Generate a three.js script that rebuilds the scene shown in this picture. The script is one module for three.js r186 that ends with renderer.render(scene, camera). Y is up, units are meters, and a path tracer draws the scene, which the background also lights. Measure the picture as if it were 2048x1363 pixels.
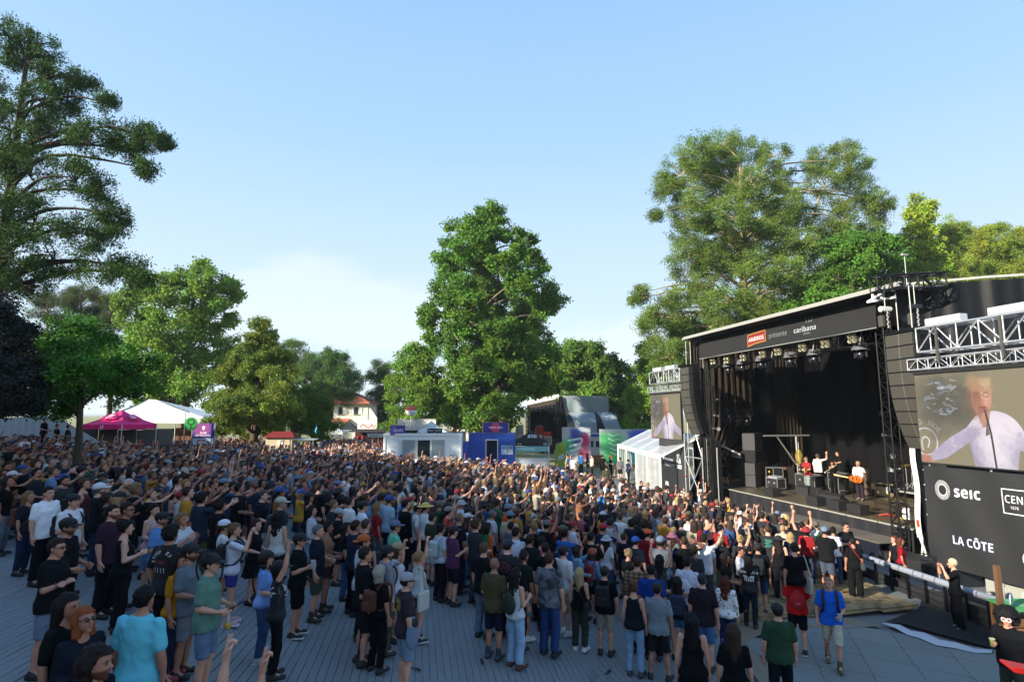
import * as THREE from 'three';
import { mergeGeometries } from 'three/addons/utils/BufferGeometryUtils.js';
import { RoundedBoxGeometry } from 'three/addons/geometries/RoundedBoxGeometry.js';

// ---------------------------------------------------------------- camera, sky, sun, exposure
const scene = new THREE.Scene();
const FPX = 1138, PCX = 1024, PCY = 681.5, PITCH = 7.36 * Math.PI / 180, EYE = 5;
const camera = new THREE.PerspectiveCamera(2 * Math.atan(PCY / FPX) * 180 / Math.PI, 2048 / 1363, 0.1, 3000);
camera.position.set(0, EYE, 0);
camera.rotation.set(PITCH, 0, 0);
scene.add(camera);
const renderer = new THREE.WebGLRenderer({ antialias: true });
renderer.setSize(1024, 681);
renderer.toneMapping = THREE.LinearToneMapping;
renderer.toneMappingExposure = 2.4;
renderer.shadowMap.enabled = true;
const SUN = new THREE.Vector3(-0.82, 0.385, 0.57).normalize();
const sun = new THREE.DirectionalLight(new THREE.Color(1.0, 0.9, 0.74), 5);
sun.position.copy(SUN).multiplyScalar(150).add(new THREE.Vector3(0, 0, -30));
sun.target.position.set(0, 0, -30);
sun.castShadow = true;
sun.shadow.radius = 1.2;
sun.shadow.mapSize.set(4096, 4096);
Object.assign(sun.shadow.camera, { left: -90, right: 90, top: 70, bottom: -70, near: 1, far: 400 });
scene.add(sun, sun.target);
scene.fog = new THREE.FogExp2(new THREE.Color(0.72, 0.82, 0.9), 0.00025);

// seeded randomness and noise
function rng(seed) { let s = seed >>> 0; return () => { s = (s + 0x6D2B79F5) | 0; let t = Math.imul(s ^ (s >>> 15), 1 | s); t = (t + Math.imul(t ^ (t >>> 7), 61 | t)) ^ t; return ((t ^ (t >>> 14)) >>> 0) / 4294967296; }; }
const clamp = (x, a = 0, b = 1) => Math.min(b, Math.max(a, x));
const lerp = (a, b, t) => a + (b - a) * t;
const sstep = (a, b, x) => { const t = clamp((x - a) / (b - a)); return t * t * (3 - 2 * t); };
const hash3 = (x, y, z) => { let h = Math.imul(x, 374761393) + Math.imul(y, 668265263) + Math.imul(z, 2147483647 ^ 1274126177); h = Math.imul(h ^ (h >>> 13), 1274126177); return ((h ^ (h >>> 16)) >>> 0) / 4294967296; };
function vnoise(x, y, z = 0) {
  const xi = Math.floor(x), yi = Math.floor(y), zi = Math.floor(z), f = t => t * t * (3 - 2 * t), u = f(x - xi), v = f(y - yi), w = f(z - zi);
  const c = (a, b, d) => hash3(xi + a, yi + b, zi + d);
  return lerp(lerp(lerp(c(0, 0, 0), c(1, 0, 0), u), lerp(c(0, 1, 0), c(1, 1, 0), u), v), lerp(lerp(c(0, 0, 1), c(1, 0, 1), u), lerp(c(0, 1, 1), c(1, 1, 1), u), v), w);
}
const fbm = (x, y, z = 0, o = 4) => { let s = 0, a = 0.5, n = 0; for (let i = 0; i < o; i++) { s += a * vnoise(x, y, z); n += a; a *= 0.5; x *= 2.03; y *= 2.03; z *= 2.03; } return s / n; };

// sky: a computed panorama, pale at the horizon, thin low cloud
{
  const W = 1536, H = 768, data = new Float32Array(W * H * 4);
  const stops = [[-90, [0.20, 0.22, 0.22]], [-4, [0.45, 0.52, 0.56]], [0, [0.64, 0.72, 0.76]], [7, [0.53, 0.67, 0.76]], [16, [0.445, 0.595, 0.765]], [26, [0.32, 0.51, 0.76]], [40, [0.235, 0.42, 0.745]], [65, [0.2, 0.42, 0.82]], [90, [0.16, 0.36, 0.75]]];
  for (let j = 0; j < H; j++) for (let i = 0; i < W; i++) {
    const el = (j + 0.5) / H * 180 - 90, az = ((i + 0.5) / W - 0.5) * 2 * Math.PI;
    let k = 0; while (k < stops.length - 2 && el > stops[k + 1][0]) k++;
    const t = clamp((el - stops[k][0]) / (stops[k + 1][0] - stops[k][0]));
    const c = [0, 1, 2].map(n => lerp(stops[k][1][n], stops[k + 1][1][n], t));
    const ce = Math.cos(el * Math.PI / 180), dir = [Math.cos(az) * ce, Math.sin(el * Math.PI / 180), Math.sin(az) * ce];
    const mu = dir[0] * SUN.x + dir[1] * SUN.y + dir[2] * SUN.z;
    const glow = Math.pow(clamp((mu + 1) / 2), 6) * 0.55;
    if (el > 0) { c[0] += glow * 0.4; c[1] += glow * 0.3; c[2] += glow * 0.18; }
    if (el > -2 && el < 30) {
      const n = fbm(Math.cos(az) * 3.1 + 7, el * 0.16 + Math.sin(az * 2) * 0.6, Math.sin(az) * 3.1 + 2, 5);
      const m = sstep(0.5, 0.66, n + 0.13 * Math.exp(-Math.pow((el - 6) / 6, 2)) - sstep(11, 20, el) * 0.3) * sstep(-2, 2, el);
      const cc = [0.76, 0.78, 0.8];
      for (let n2 = 0; n2 < 3; n2++) c[n2] = lerp(c[n2], cc[n2], m * 0.36);
    }
    data.set([c[0] * 0.6, c[1] * 0.6, c[2] * 0.6, 1], (j * W + i) * 4);
  }
  const sky = new THREE.DataTexture(data, W, H, THREE.RGBAFormat, THREE.FloatType);
  sky.mapping = THREE.EquirectangularReflectionMapping; sky.magFilter = sky.minFilter = THREE.LinearFilter; sky.needsUpdate = true;
  scene.background = sky; scene.environment = sky;
}

// ---------------------------------------------------------------- measuring: where things stand
const CP = Math.cos(PITCH), SP = Math.sin(PITCH);
function ray(px, py) { const x = (px - PCX) / FPX, v = (PCY - py) / FPX; return [x, v * CP + SP, -(CP - v * SP)]; }
function at(px, py, d) { const r = ray(px, py), k = d / -r[2]; return [r[0] * k, EYE + r[1] * k, -d]; }          // a sight line cut at forward distance d
function proj(x, y, z) { const Y = y - EYE, dep = -z * CP + Y * SP, up = Y * CP + z * SP; return [PCX + FPX * x / dep, PCY - FPX * up / dep]; }
const interp = (xs, ys, x) => { if (x <= xs[0]) return ys[0]; for (let i = 1; i < xs.length; i++) if (x <= xs[i]) return lerp(ys[i - 1], ys[i], (x - xs[i - 1]) / (xs[i] - xs[i - 1])); return ys[ys.length - 1]; };
// the ground falls towards the stage at the right
function groundY(x, z) {
  const d = Math.max(6, -z), u = x / d;
  const near = interp([-1.3, -0.86, -0.5, -0.35, -0.1, 0, 0.14, 0.57, 0.78, 1.2], [3.15, 3.2, 3.42, 3.72, 4.15, 4.3, 4.7, 4.95, 5.15, 5.2], u);
  const far = interp([-1.3, -0.81, -0.636, -0.41, -0.2, -0.03, 0.14, 0.35, 1.2], [2.5, 2.8, 3.5, 3.95, 4.05, 4.2, 5.0, 5.15, 5.2], u);
  return EYE - lerp(near, far, sstep(9, 40, d));
}
function onGround(px, py) { let lo = 3, hi = 200; const f = d => { const p = at(px, py, d); return p[1] - groundY(p[0], p[2]); }; for (let i = 0; i < 50; i++) { const m = (lo + hi) / 2; if (f(m) > 0) lo = m; else hi = m; } const p = at(px, py, lo); p[1] = groundY(p[0], p[2]); return p; }
function byHead(px, py, h) { let lo = 2.5, hi = 90; const f = d => { const p = at(px, py, d); return p[1] - groundY(p[0], p[2]) - h; }; for (let i = 0; i < 50; i++) { const m = (lo + hi) / 2; if (f(m) > 0) lo = m; else hi = m; } const p = at(px, py, lo); p[1] = groundY(p[0], p[2]); return p; }
// the stage's own axes: X into the stage, Z along its front towards the camera, origin at the near front corner of the deck
const DECK = 1.0, STA = Math.asin(0.215), SX = [Math.cos(STA), -Math.sin(STA)], SZ = [Math.sin(STA), Math.cos(STA)], S0 = [13.8, -20.3];
const st = (X, y, Z) => [S0[0] + SX[0] * X + SZ[0] * Z, y, S0[1] + SX[1] * X + SZ[1] * Z];
const toSt = p => { const a = p[0] - S0[0], b = p[2] - S0[1]; return [a * SX[0] + b * SX[1], p[1], a * SZ[0] + b * SZ[1]]; };
function onX(px, py, X) { const r = ray(px, py), a = r[0] * SX[0] + r[2] * SX[1], o = -S0[0] * SX[0] - S0[1] * SX[1], k = (X - o) / a; return toSt([r[0] * k, EYE + r[1] * k, r[2] * k]); }
function onY(px, py, y) { const r = ray(px, py), k = (y - EYE) / r[1]; return toSt([r[0] * k, y, r[2] * k]); }
function onZ(px, py, Z) { const r = ray(px, py), a = r[0] * SZ[0] + r[2] * SZ[1], o = -S0[0] * SZ[0] - S0[1] * SZ[1], k = (Z - o) / a; return toSt([r[0] * k, EYE + r[1] * k, r[2] * k]); }

// ---------------------------------------------------------------- building helpers
const names = new Map();
function numbered(n) { const k = names.get(n) || 0; names.set(n, k + 1); return k ? `${n}_${String(k).padStart(3, '0')}` : n; }
const lin = hex => new THREE.Color(hex);
const mats = new Map();
function mat(hex, o = {}) {
  const key = hex + JSON.stringify(o); if (mats.has(key)) return mats.get(key);
  const P = o.transmission || o.clearcoat || o.specularIntensity !== undefined ? THREE.MeshPhysicalMaterial : THREE.MeshStandardMaterial;
  const m = new P({ color: lin(hex), roughness: 0.85, metalness: 0, ...o }); mats.set(key, m); return m;
}
function label(o, text, category, group, kind) { o.userData.label = text; if (category) o.userData.category = category; if (group) o.userData.group = group; if (kind) o.userData.kind = kind; return o; }
function thing(name, text, category, pos = [0, 0, 0], turn = 0, group) { const o = new THREE.Group(); o.name = numbered(name); o.position.set(...pos); o.rotation.y = turn; label(o, text, category, group); scene.add(o); return o; }
const onStage = (name, text, category, [X, y, Z], turn = 0, group) => thing(name, text, category, st(X, y, Z), STA + turn, group);
function part(name, geos, m, parent) {
  const g = Array.isArray(geos) ? merge(geos) : geos;
  const o = new THREE.Mesh(g, m); o.name = name; o.castShadow = o.receiveShadow = true; (parent || scene).add(o); return o;
}
function merge(list) {
  list = list.flat(9).filter(Boolean);
  const uv = list.every(g => g.attributes.uv), col = list.some(g => g.attributes.color), ix = list.every(g => g.index);
  const out = list.map(g => { let h = g; if (!ix && g.index) h = g.toNonIndexed(); if (h === g) h = g.clone(); if (!uv) h.deleteAttribute('uv'); if (!col) h.deleteAttribute('color'); else if (!h.attributes.color) h.setAttribute('color', new THREE.BufferAttribute(new Float32Array(h.attributes.position.count * 3).fill(1), 3)); h.deleteAttribute('uv1'); h.morphAttributes = {}; return h; });
  return out.length === 1 ? out[0] : mergeGeometries(out, false);
}
const E = new THREE.Euler(), M4 = new THREE.Matrix4(), V = (x, y, z) => new THREE.Vector3(x, y, z), UPV = V(0, 1, 0);
function box(w, h, d, x = 0, y = 0, z = 0, rx = 0, ry = 0, rz = 0) { const g = new THREE.BoxGeometry(w, h, d); if (rx || ry || rz) g.applyMatrix4(M4.makeRotationFromEuler(E.set(rx, ry, rz))); return g.translate(x, y, z); }
function rbox(w, h, d, r, x = 0, y = 0, z = 0, rx = 0, ry = 0, rz = 0) { const g = new RoundedBoxGeometry(w, h, d, 2, Math.min(r, w / 2.1, h / 2.1, d / 2.1)); if (rx || ry || rz) g.applyMatrix4(M4.makeRotationFromEuler(E.set(rx, ry, rz))); return g.translate(x, y, z); }
function rod(a, b, r = 0.025, r2 = r, seg = 7) { const A = V(...a), D = V(...b).sub(A), L = D.length(); const g = new THREE.CylinderGeometry(r2, r, L, seg, 1); g.translate(0, L / 2, 0); const q = new THREE.Quaternion().setFromUnitVectors(UPV, D.normalize()); g.applyQuaternion(q); return g.translate(A.x, A.y, A.z); }
function beam(a, b, w, h) { const A = V(...a), B = V(...b), L = A.distanceTo(B), g = new THREE.BoxGeometry(w, h, L), m = new THREE.Matrix4().lookAt(A, B, UPV); g.applyMatrix4(m); const c = A.clone().add(B).multiplyScalar(0.5); return g.translate(c.x, c.y, c.z); }
function tube(pts, r = 0.02, seg = 24, rad = 6) { return new THREE.TubeGeometry(new THREE.CatmullRomCurve3(pts.map(p => V(...p))), seg, r, rad, false); }
function ball(r, x = 0, y = 0, z = 0, sx = 1, sy = 1, sz = 1, a = 12, b = 8) { const g = new THREE.SphereGeometry(r, a, b); g.scale(sx, sy, sz); return g.translate(x, y, z); }
function lathe(prof, seg = 16) { return new THREE.LatheGeometry(prof.map(p => new THREE.Vector2(p[0], p[1])), seg); }
// a lattice truss of four chords with diagonals
function truss(a, b, w = 0.3, h = w, bay = w, r = 0.024, r2 = 0.012, up = [0, 1, 0]) {
  const A = V(...a), B = V(...b), L = A.distanceTo(B), D = B.clone().sub(A).normalize(), U0 = V(...up), Sd = D.clone().cross(U0).normalize(), U = Sd.clone().cross(D).normalize(), n = Math.max(1, Math.round(L / bay)), out = [];
  const c = (i, j, t) => A.clone().addScaledVector(D, t * L).addScaledVector(Sd, i * w / 2).addScaledVector(U, j * h / 2).toArray();
  const K = [[1, 1], [1, -1], [-1, -1], [-1, 1]];
  for (const [i, j] of K) out.push(rod(c(i, j, 0), c(i, j, 1), r, r, 6));
  for (let f = 0; f < 4; f++) { const p = K[f], q = K[(f + 1) % 4]; for (let k = 0; k < n; k++) { const s = (k + f) % 2; out.push(rod(c(...(s ? p : q), k / n), c(...(s ? q : p), (k + 1) / n), r2, r2, 4)); if (k === 0) out.push(rod(c(...p, 0), c(...q, 0), r2, r2, 4)); out.push(rod(c(...p, (k + 1) / n), c(...q, (k + 1) / n), r2, r2, 4)); } }
  return merge(out);
}
// a flat or folded sheet from four corners (a bottom-left, b bottom-right, c top-right, d top-left), with thickness folds fn(u,v)
function sheet(a, b, c, d, nu = 1, nv = 1, fn = null) {
  const g = new THREE.PlaneGeometry(1, 1, nu, nv), p = g.attributes.position, A = V(...a), B = V(...b), C = V(...c), D = V(...d), n = B.clone().sub(A).cross(D.clone().sub(A)).normalize();
  for (let i = 0; i < p.count; i++) { const u = p.getX(i) + 0.5, v = p.getY(i) + 0.5, q = A.clone().lerp(B, u).lerp(D.clone().lerp(C, u), v); if (fn) q.addScaledVector(n, fn(u, v)); p.setXYZ(i, q.x, q.y, q.z); }
  g.computeVertexNormals(); return g;
}
function slab(poly, y0, y1) { const s = new THREE.Shape(poly.map(p => new THREE.Vector2(p[0], -p[1]))), g = new THREE.ExtrudeGeometry(s, { depth: y1 - y0, bevelEnabled: false }); g.rotateX(-Math.PI / 2); return g.translate(0, y0, 0); }
function canvasTex(w, h, draw, rep) { const c = document.createElement('canvas'); c.width = w; c.height = h; draw(c.getContext('2d'), w, h); const t = new THREE.CanvasTexture(c); t.colorSpace = THREE.SRGBColorSpace; t.anisotropy = 4; if (rep) { t.wrapS = t.wrapT = THREE.RepeatWrapping; t.repeat.set(...rep); } return t; }
function printed(w, h, draw, o = {}) { return new THREE.MeshStandardMaterial({ map: canvasTex(w, h, draw), roughness: 0.75, ...o }); }
function greyTex(n, fn) { const d = new Uint8Array(n * n * 4); for (let j = 0; j < n; j++) for (let i = 0; i < n; i++) { const v = fn(i / n, j / n), c = Array.isArray(v) ? v : [v, v, v], k = (j * n + i) * 4; for (let q = 0; q < 3; q++) d[k + q] = clamp(c[q]) * 255; d[k + 3] = 255; } const t = new THREE.DataTexture(d, n, n); t.wrapS = t.wrapT = THREE.RepeatWrapping; t.magFilter = THREE.LinearFilter; t.minFilter = THREE.LinearMipmapLinearFilter; t.generateMipmaps = true; t.needsUpdate = true; return t; }
// ---------------------------------------------------------------- people: signed distance fields meshed by surface nets
function surfaceNet(f, mn, mx, cell) {
  const n = [0, 1, 2].map(k => Math.max(2, Math.ceil((mx[k] - mn[k]) / cell) + 1)), [nx, ny, nz] = n, S = new Float32Array(nx * ny * nz);
  for (let k = 0, q = 0; k < nz; k++) for (let j = 0; j < ny; j++) for (let i = 0; i < nx; i++, q++) S[q] = f(mn[0] + i * cell, mn[1] + j * cell, mn[2] + k * cell);
  const idx = new Int32Array(nx * ny * nz).fill(-1), pos = [], tri = [], sy = nx, sz = nx * ny, o = [0, 1, sy, sy + 1, sz, sz + 1, sz + sy, sz + sy + 1];
  const ed = [[0, 1], [2, 3], [4, 5], [6, 7], [0, 2], [1, 3], [4, 6], [5, 7], [0, 4], [1, 5], [2, 6], [3, 7]];
  for (let k = 0; k < nz - 1; k++) for (let j = 0; j < ny - 1; j++) for (let i = 0; i < nx - 1; i++) {
    const q = i + j * sy + k * sz; let m = 0; for (let c = 0; c < 8; c++) if (S[q + o[c]] < 0) m |= 1 << c;
    if (m === 0 || m === 255) continue;
    let x = 0, y = 0, z = 0, cnt = 0;
    for (const [a, b] of ed) { const sa = S[q + o[a]], sb = S[q + o[b]]; if ((sa < 0) === (sb < 0)) continue; const t = sa / (sa - sb); x += lerp(a & 1, b & 1, t); y += lerp((a >> 1) & 1, (b >> 1) & 1, t); z += lerp(a >> 2, b >> 2, t); cnt++; }
    idx[q] = pos.length / 3; pos.push(mn[0] + (i + x / cnt) * cell, mn[1] + (j + y / cnt) * cell, mn[2] + (k + z / cnt) * cell);
  }
  const quad = (a, b, c, d, fl) => { if (a < 0 || b < 0 || c < 0 || d < 0) return; if (fl) tri.push(a, b, c, a, c, d); else tri.push(a, c, b, a, d, c); };
  for (let k = 1; k < nz - 1; k++) for (let j = 1; j < ny - 1; j++) for (let i = 1; i < nx - 1; i++) {
    const q = i + j * sy + k * sz, s = S[q] < 0;
    if (s !== S[q + 1] < 0) quad(idx[q - sy - sz], idx[q - sz], idx[q], idx[q - sy], s);
    if (s !== S[q + sy] < 0) quad(idx[q - 1 - sz], idx[q - 1], idx[q], idx[q - sz], s);
    if (s !== S[q + sz] < 0) quad(idx[q - 1 - sy], idx[q - sy], idx[q], idx[q - 1], s);
  }
  const g = new THREE.BufferGeometry(); g.setAttribute('position', new THREE.Float32BufferAttribute(pos, 3)); g.setIndex(tri); g.computeVertexNormals(); return g;
}
function smin(a, b, k) { const h = Math.max(k - Math.abs(a - b), 0) / k; return Math.min(a, b) - h * h * k * 0.25; }
function cap(p, a, b, ra, rb) { // p = [x,y,z]; tapered capsule
  const dx = b[0] - a[0], dy = b[1] - a[1], dz = b[2] - a[2], px = p[0] - a[0], py = p[1] - a[1], pz = p[2] - a[2], L = dx * dx + dy * dy + dz * dz, t = L > 0 ? Math.min(1, Math.max(0, (px * dx + py * dy + pz * dz) / L)) : 0;
  const ex = px - dx * t, ey = py - dy * t, ez = pz - dz * t; return Math.sqrt(ex * ex + ey * ey + ez * ez) - (ra + (rb - ra) * t);
}
function ell(p, c, r) { const x = (p[0] - c[0]) / r[0], y = (p[1] - c[1]) / r[1], z = (p[2] - c[2]) / r[2], k0 = Math.sqrt(x * x + y * y + z * z), gx = x / r[0], gy = y / r[1], gz = z / r[2], k1 = Math.sqrt(gx * gx + gy * gy + gz * gz); return k1 < 1e-9 ? -Math.min(...r) : k0 * (k0 - 1) / k1; }
const TORSO = { // y, half width, half depth, z centre
  m: [[0.84, 0.125, 0.10, -0.01], [0.93, 0.17, 0.118, -0.012], [1.06, 0.158, 0.108, 0.005], [1.16, 0.163, 0.112, 0.008], [1.30, 0.18, 0.122, 0.0], [1.40, 0.17, 0.10, -0.015], [1.46, 0.10, 0.075, -0.02], [1.52, 0.055, 0.055, -0.012]],
  f: [[0.84, 0.13, 0.105, -0.015], [0.93, 0.178, 0.122, -0.018], [1.06, 0.138, 0.095, 0.0], [1.16, 0.137, 0.098, 0.008], [1.28, 0.153, 0.122, 0.018], [1.38, 0.145, 0.092, -0.01], [1.45, 0.085, 0.066, -0.02], [1.52, 0.047, 0.048, -0.012]],
};
function torsoAt(T, y) { let i = 1; while (i < T.length - 1 && y > T[i][0]) i++; const a = T[i - 1], b = T[i], t = clamp((y - a[0]) / (b[0] - a[0])), s = t * t * (3 - 2 * t); return [lerp(a[1], b[1], s), lerp(a[2], b[2], s), lerp(a[3], b[3], s)]; }
function torsoD(p, T, inf, y0, y1, straight = 0) { const y = Math.min(Math.max(p[1], y0), y1), [w0, d0, zc] = torsoAt(T, y); let w = w0, d = d0; if (straight && y < 1.26) { const [ws, ds] = torsoAt(T, 1.26); w = lerp(w, Math.max(w, ws), straight); d = lerp(d, Math.max(d, ds), straight); } w += inf; d += inf; const x = p[0] / w, z = (p[2] - zc) / d, k = Math.sqrt(x * x + z * z), dd = (k - 1) * (w * d / Math.sqrt(Math.max(1e-6, (x * x * d * d + z * z * w * w) / Math.max(k * k, 1e-6)))), dy = p[1] - y; return dy === 0 ? dd : (dd > 0 ? Math.hypot(dd, dy) : Math.abs(dy)); }
const ARMS = { // upper arm and forearm directions: outward, up, forward; hand
  down: [[0.2, -1, 0.0], [0.06, -1, 0.2], 'relaxed'], bent: [[0.16, -1, 0.02], [-0.3, 0.3, 1], 'grip'], low: [[0.16, -1, 0.0], [-0.3, -0.3, 1], 'grip'], cross: [[0.15, -1, 0.22], [-1, 0.14, 0.42], 'relaxed'],
  fwd: [[0.2, -0.15, 1], [0.0, 0.5, 1], 'open'], salute: [[0.2, 0.35, 1], [0.0, 0.75, 0.85], 'open'], up: [[0.35, 0.95, 0.3], [-0.1, 1, 0.12], 'fist'], horn: [[0.3, 0.95, 0.35], [0.0, 1, 0.1], 'horn'], upfist: [[0.75, 0.3, 0.35], [-0.05, 1, 0.1], 'fist'],
  face: [[0.4, -0.35, 0.85], [-0.5, 0.95, 0.2], 'grip'], hip: [[0.65, -0.9, -0.15], [-0.75, -0.45, 0.35], 'relaxed'], pocket: [[0.32, -1, -0.12], [-0.12, -1, 0.22], 'relaxed'], back: [[0.22, -1, -0.25], [-0.9, -0.45, -0.3], 'relaxed'],
  clap: [[0.2, -0.85, 0.45], [-0.5, 0.6, 0.75], 'open'], wide: [[1, -0.12, 0.05], [0.85, -0.25, 0.3], 'open'], neck: [[0.85, 0.42, 0.1], [-0.75, 0.4, -0.5], 'open'], fiddle: [[0.45, -0.35, 0.8], [-0.35, 0.45, 0.75], 'grip'], bow: [[0.5, -0.7, 0.45], [-0.35, -0.1, 0.9], 'grip'],
  strum: [[0.35, -0.9, -0.1], [-0.75, -0.3, 0.6], 'grip'], fret: [[0.45, -0.85, 0.25], [0.35, 0.35, 0.85], 'grip'], squeeze: [[0.2, -0.9, 0.25], [-0.35, -0.05, 0.9], 'grip'], point: [[0.2, 0.12, 1], [0.0, 0.3, 1], 'point'],
};
const LEGS = { stand: [[0.11, 0.0], [0.11, 0.0], 0.16, 0.16], contra: [[0.13, 0.06], [0.1, -0.05], 0.3, 0.12], wide: [[0.17, 0.0], [0.17, 0.02], 0.3, 0.3], walk: [[0.09, 0.26], [0.09, -0.24], 0.05, 0.05], straddle: [[0.2, 0.34], [0.2, 0.34], 0.3, 0.3] };
const nrm = v => { const l = Math.hypot(...v); return v.map(x => x / l); };
function skeleton(sp) {
  const m = sp.sex !== 'f', T = TORSO[m ? 'm' : 'f'], J = { m, T, arm: [], leg: [] };
  for (const [i, s] of [[0, 1], [1, -1]]) { // 0 left (+x), 1 right (-x)
    const [u, f, hand] = ARMS[sp.arms[i]], sh = [s * (m ? 0.185 : 0.158), 1.415, -0.015], U = nrm([u[0] * s, u[1], u[2]]), Fd = nrm([f[0] * s, f[1], f[2]]);
    if (U[1] > 0) sh[1] += 0.05 * U[1], sh[0] -= s * 0.02 * U[1];
    const el = sh.map((v, k) => v + U[k] * 0.285), wr = el.map((v, k) => v + Fd[k] * 0.245);
    J.arm.push({ sh, el, wr, F: Fd, hand: sp.hands ? sp.hands[i] : hand, s });
    const L = LEGS[sp.legs], hip = [s * 0.088, 0.9, -0.005];
    if (sp.legs === 'straddle') { const kn = [s * 0.2, 0.84, 0.4], an = [s * 0.14, 0.42, 0.42]; J.leg.push({ hip, kn, an, toe: [s * 0.15, 0.36, 0.55], s }); continue; }
    const fx = s * L[i][0], fz = L[i][1], walk = sp.legs === 'walk', an = [fx, walk && fz < 0 ? 0.14 : 0.085, fz - 0.03], kn = [lerp(hip[0], fx, 0.5) + s * 0.008, walk && fz < 0 ? 0.475 : 0.49, fz * 0.5 + 0.02 + (walk ? 0.07 : 0)];
    const ta = L[2 + i]; J.leg.push({ hip, kn, an, toe: [fx + s * Math.sin(ta) * 0.14, walk && fz < 0 ? 0.03 : 0.035, fz + 0.115], s });
  }
  return J;
}
const geoCache = new Map();
function cached(key, make) { if (!geoCache.has(key)) geoCache.set(key, make()); return geoCache.get(key); }
// hands: wrist at the origin, fingers along +y, palm facing +z, thumb towards +x
const HANDS = { relaxed: [0.35, 0.45, 0.5, 0.5], open: [0.08, 0.06, 0.06, 0.1], fist: [1.5, 1.55, 1.55, 1.5], grip: [1.0, 1.05, 1.1, 1.1], horn: [0.05, 1.55, 1.55, 0.08], point: [0.05, 1.4, 1.5, 1.5] };
function handGeo(kind, cell) {
  return cached('hand' + kind + cell, () => {
    const caps = [], curl = HANDS[kind], fx = [0.032, 0.011, -0.011, -0.031], len = [0.074, 0.083, 0.077, 0.06];
    for (let i = 0; i < 4; i++) { let p = [fx[i], 0.085, 0], a = 0; for (let s = 0; s < 3; s++) { a += curl[i] * (s === 0 ? 0.85 : 1) * 0.62; const l = len[i] * [0.46, 0.3, 0.24][s], q = [p[0] + (kind === 'open' ? fx[i] * 0.12 : 0), p[1] + Math.cos(a) * l, p[2] + Math.sin(a) * l]; caps.push([p, q, 0.0098 - s * 0.0008, 0.009 - s * 0.0008]); p = q; } }
    const th = curl[1] > 0.9 ? [[0.03, 0.03, 0.01], [0.042, 0.065, 0.028], [0.02, 0.09, 0.038]] : [[0.03, 0.03, 0.006], [0.058, 0.065, 0.014], [0.068, 0.1, 0.016]];
    caps.push([th[0], th[1], 0.014, 0.0115], [th[1], th[2], 0.0115, 0.0095]);
    const f = (x, y, z) => { const p = [x, y, z]; let d = smin(ell(p, [0, 0.05, 0], [0.041, 0.056, 0.017]), cap(p, [0, -0.03, 0], [0, 0.02, 0], 0.026, 0.026), 0.03); for (const c of caps) d = smin(d, cap(p, c[0], c[1], c[2], c[3]), 0.009); return d; };
    return surfaceNet(f, [-0.065, -0.05, -0.035], [0.1, 0.2, 0.09], cell);
  });
}
// head: origin between the ears, face towards +z
function headGeo(m, cell, beard) {
  return cached('head' + m + cell + beard, () => {
    const f = (x, y, z) => {
      const p = [x, y, z], q = [Math.abs(x), y, z];
      let d = smin(ell(p, [0, 0.03, -0.012], [0.074, 0.092, 0.097]), ell(p, [0, -0.045, 0.022], m ? [0.058, 0.07, 0.068] : [0.052, 0.066, 0.064]), 0.045);
      d = smin(d, cap(p, [0, 0.005, 0.084], [0, -0.026, 0.104], 0.009, 0.014), 0.014);
      d = smin(d, ell(q, [0.03, 0.026, 0.076], [0.028, 0.01, 0.014]), 0.012);
      d = -smin(-d, ell(q, [0.03, 0.004, 0.096], [0.018, 0.012, 0.014]), 0.012);
      d = smin(d, ell(q, [0.028, 0.004, 0.077], [0.012, 0.011, 0.011]), 0.003);
      d = smin(d, ell(p, [0, -0.058, 0.084], [0.023, 0.0085, 0.009]), 0.006);
      d = smin(d, ell(p, [0, -0.1, 0.066], [0.022, 0.018, 0.016]), 0.02);
      d = smin(d, ell(q, [0.079, -0.005, -0.008], [0.01, 0.031, 0.019]), 0.008);
      return d;
    };
    const g = surfaceNet(f, [-0.1, -0.14, -0.125], [0.1, 0.14, 0.13], cell), P = g.attributes.position, c = new Float32Array(P.count * 3).fill(1);
    for (let i = 0; i < P.count; i++) {
      const x = Math.abs(P.getX(i)), y = P.getY(i), z = P.getZ(i); let k = [1, 1, 1];
      if (z > 0.06) { if (Math.hypot(x - 0.028, (y - 0.004) * 1.3) < 0.012) k = [0.12, 0.1, 0.1]; else if (y > 0.019 && y < 0.033 && x > 0.012 && x < 0.05) k = [0.35, 0.28, 0.24]; else if (Math.hypot(x / 2.4, y + 0.058) < 0.0095) k = [0.82, 0.5, 0.48]; }
      if (beard && y < -0.038 && z > -0.02 && !(z > 0.07 && Math.hypot(x / 2.2, y + 0.058) < 0.009)) k = [0.28, 0.2, 0.15];
      c.set(k, i * 3);
    }
    g.setAttribute('color', new THREE.BufferAttribute(c, 3)); return g;
  });
}
const TIERS = { near: [0.021, 0.0085, 0.0085], mid: [0.038, 0.0125, 0.014], far: [0.05, 0.016, 0.02] };
const headM = sp => new THREE.Matrix4().makeTranslation(0, 1.625, 0.012).multiply(new THREE.Matrix4().makeRotationFromEuler(new THREE.Euler((sp.hp || 0) * -0.0174, (sp.hy || 0) * 0.0174, 0, 'YXZ')));
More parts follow.
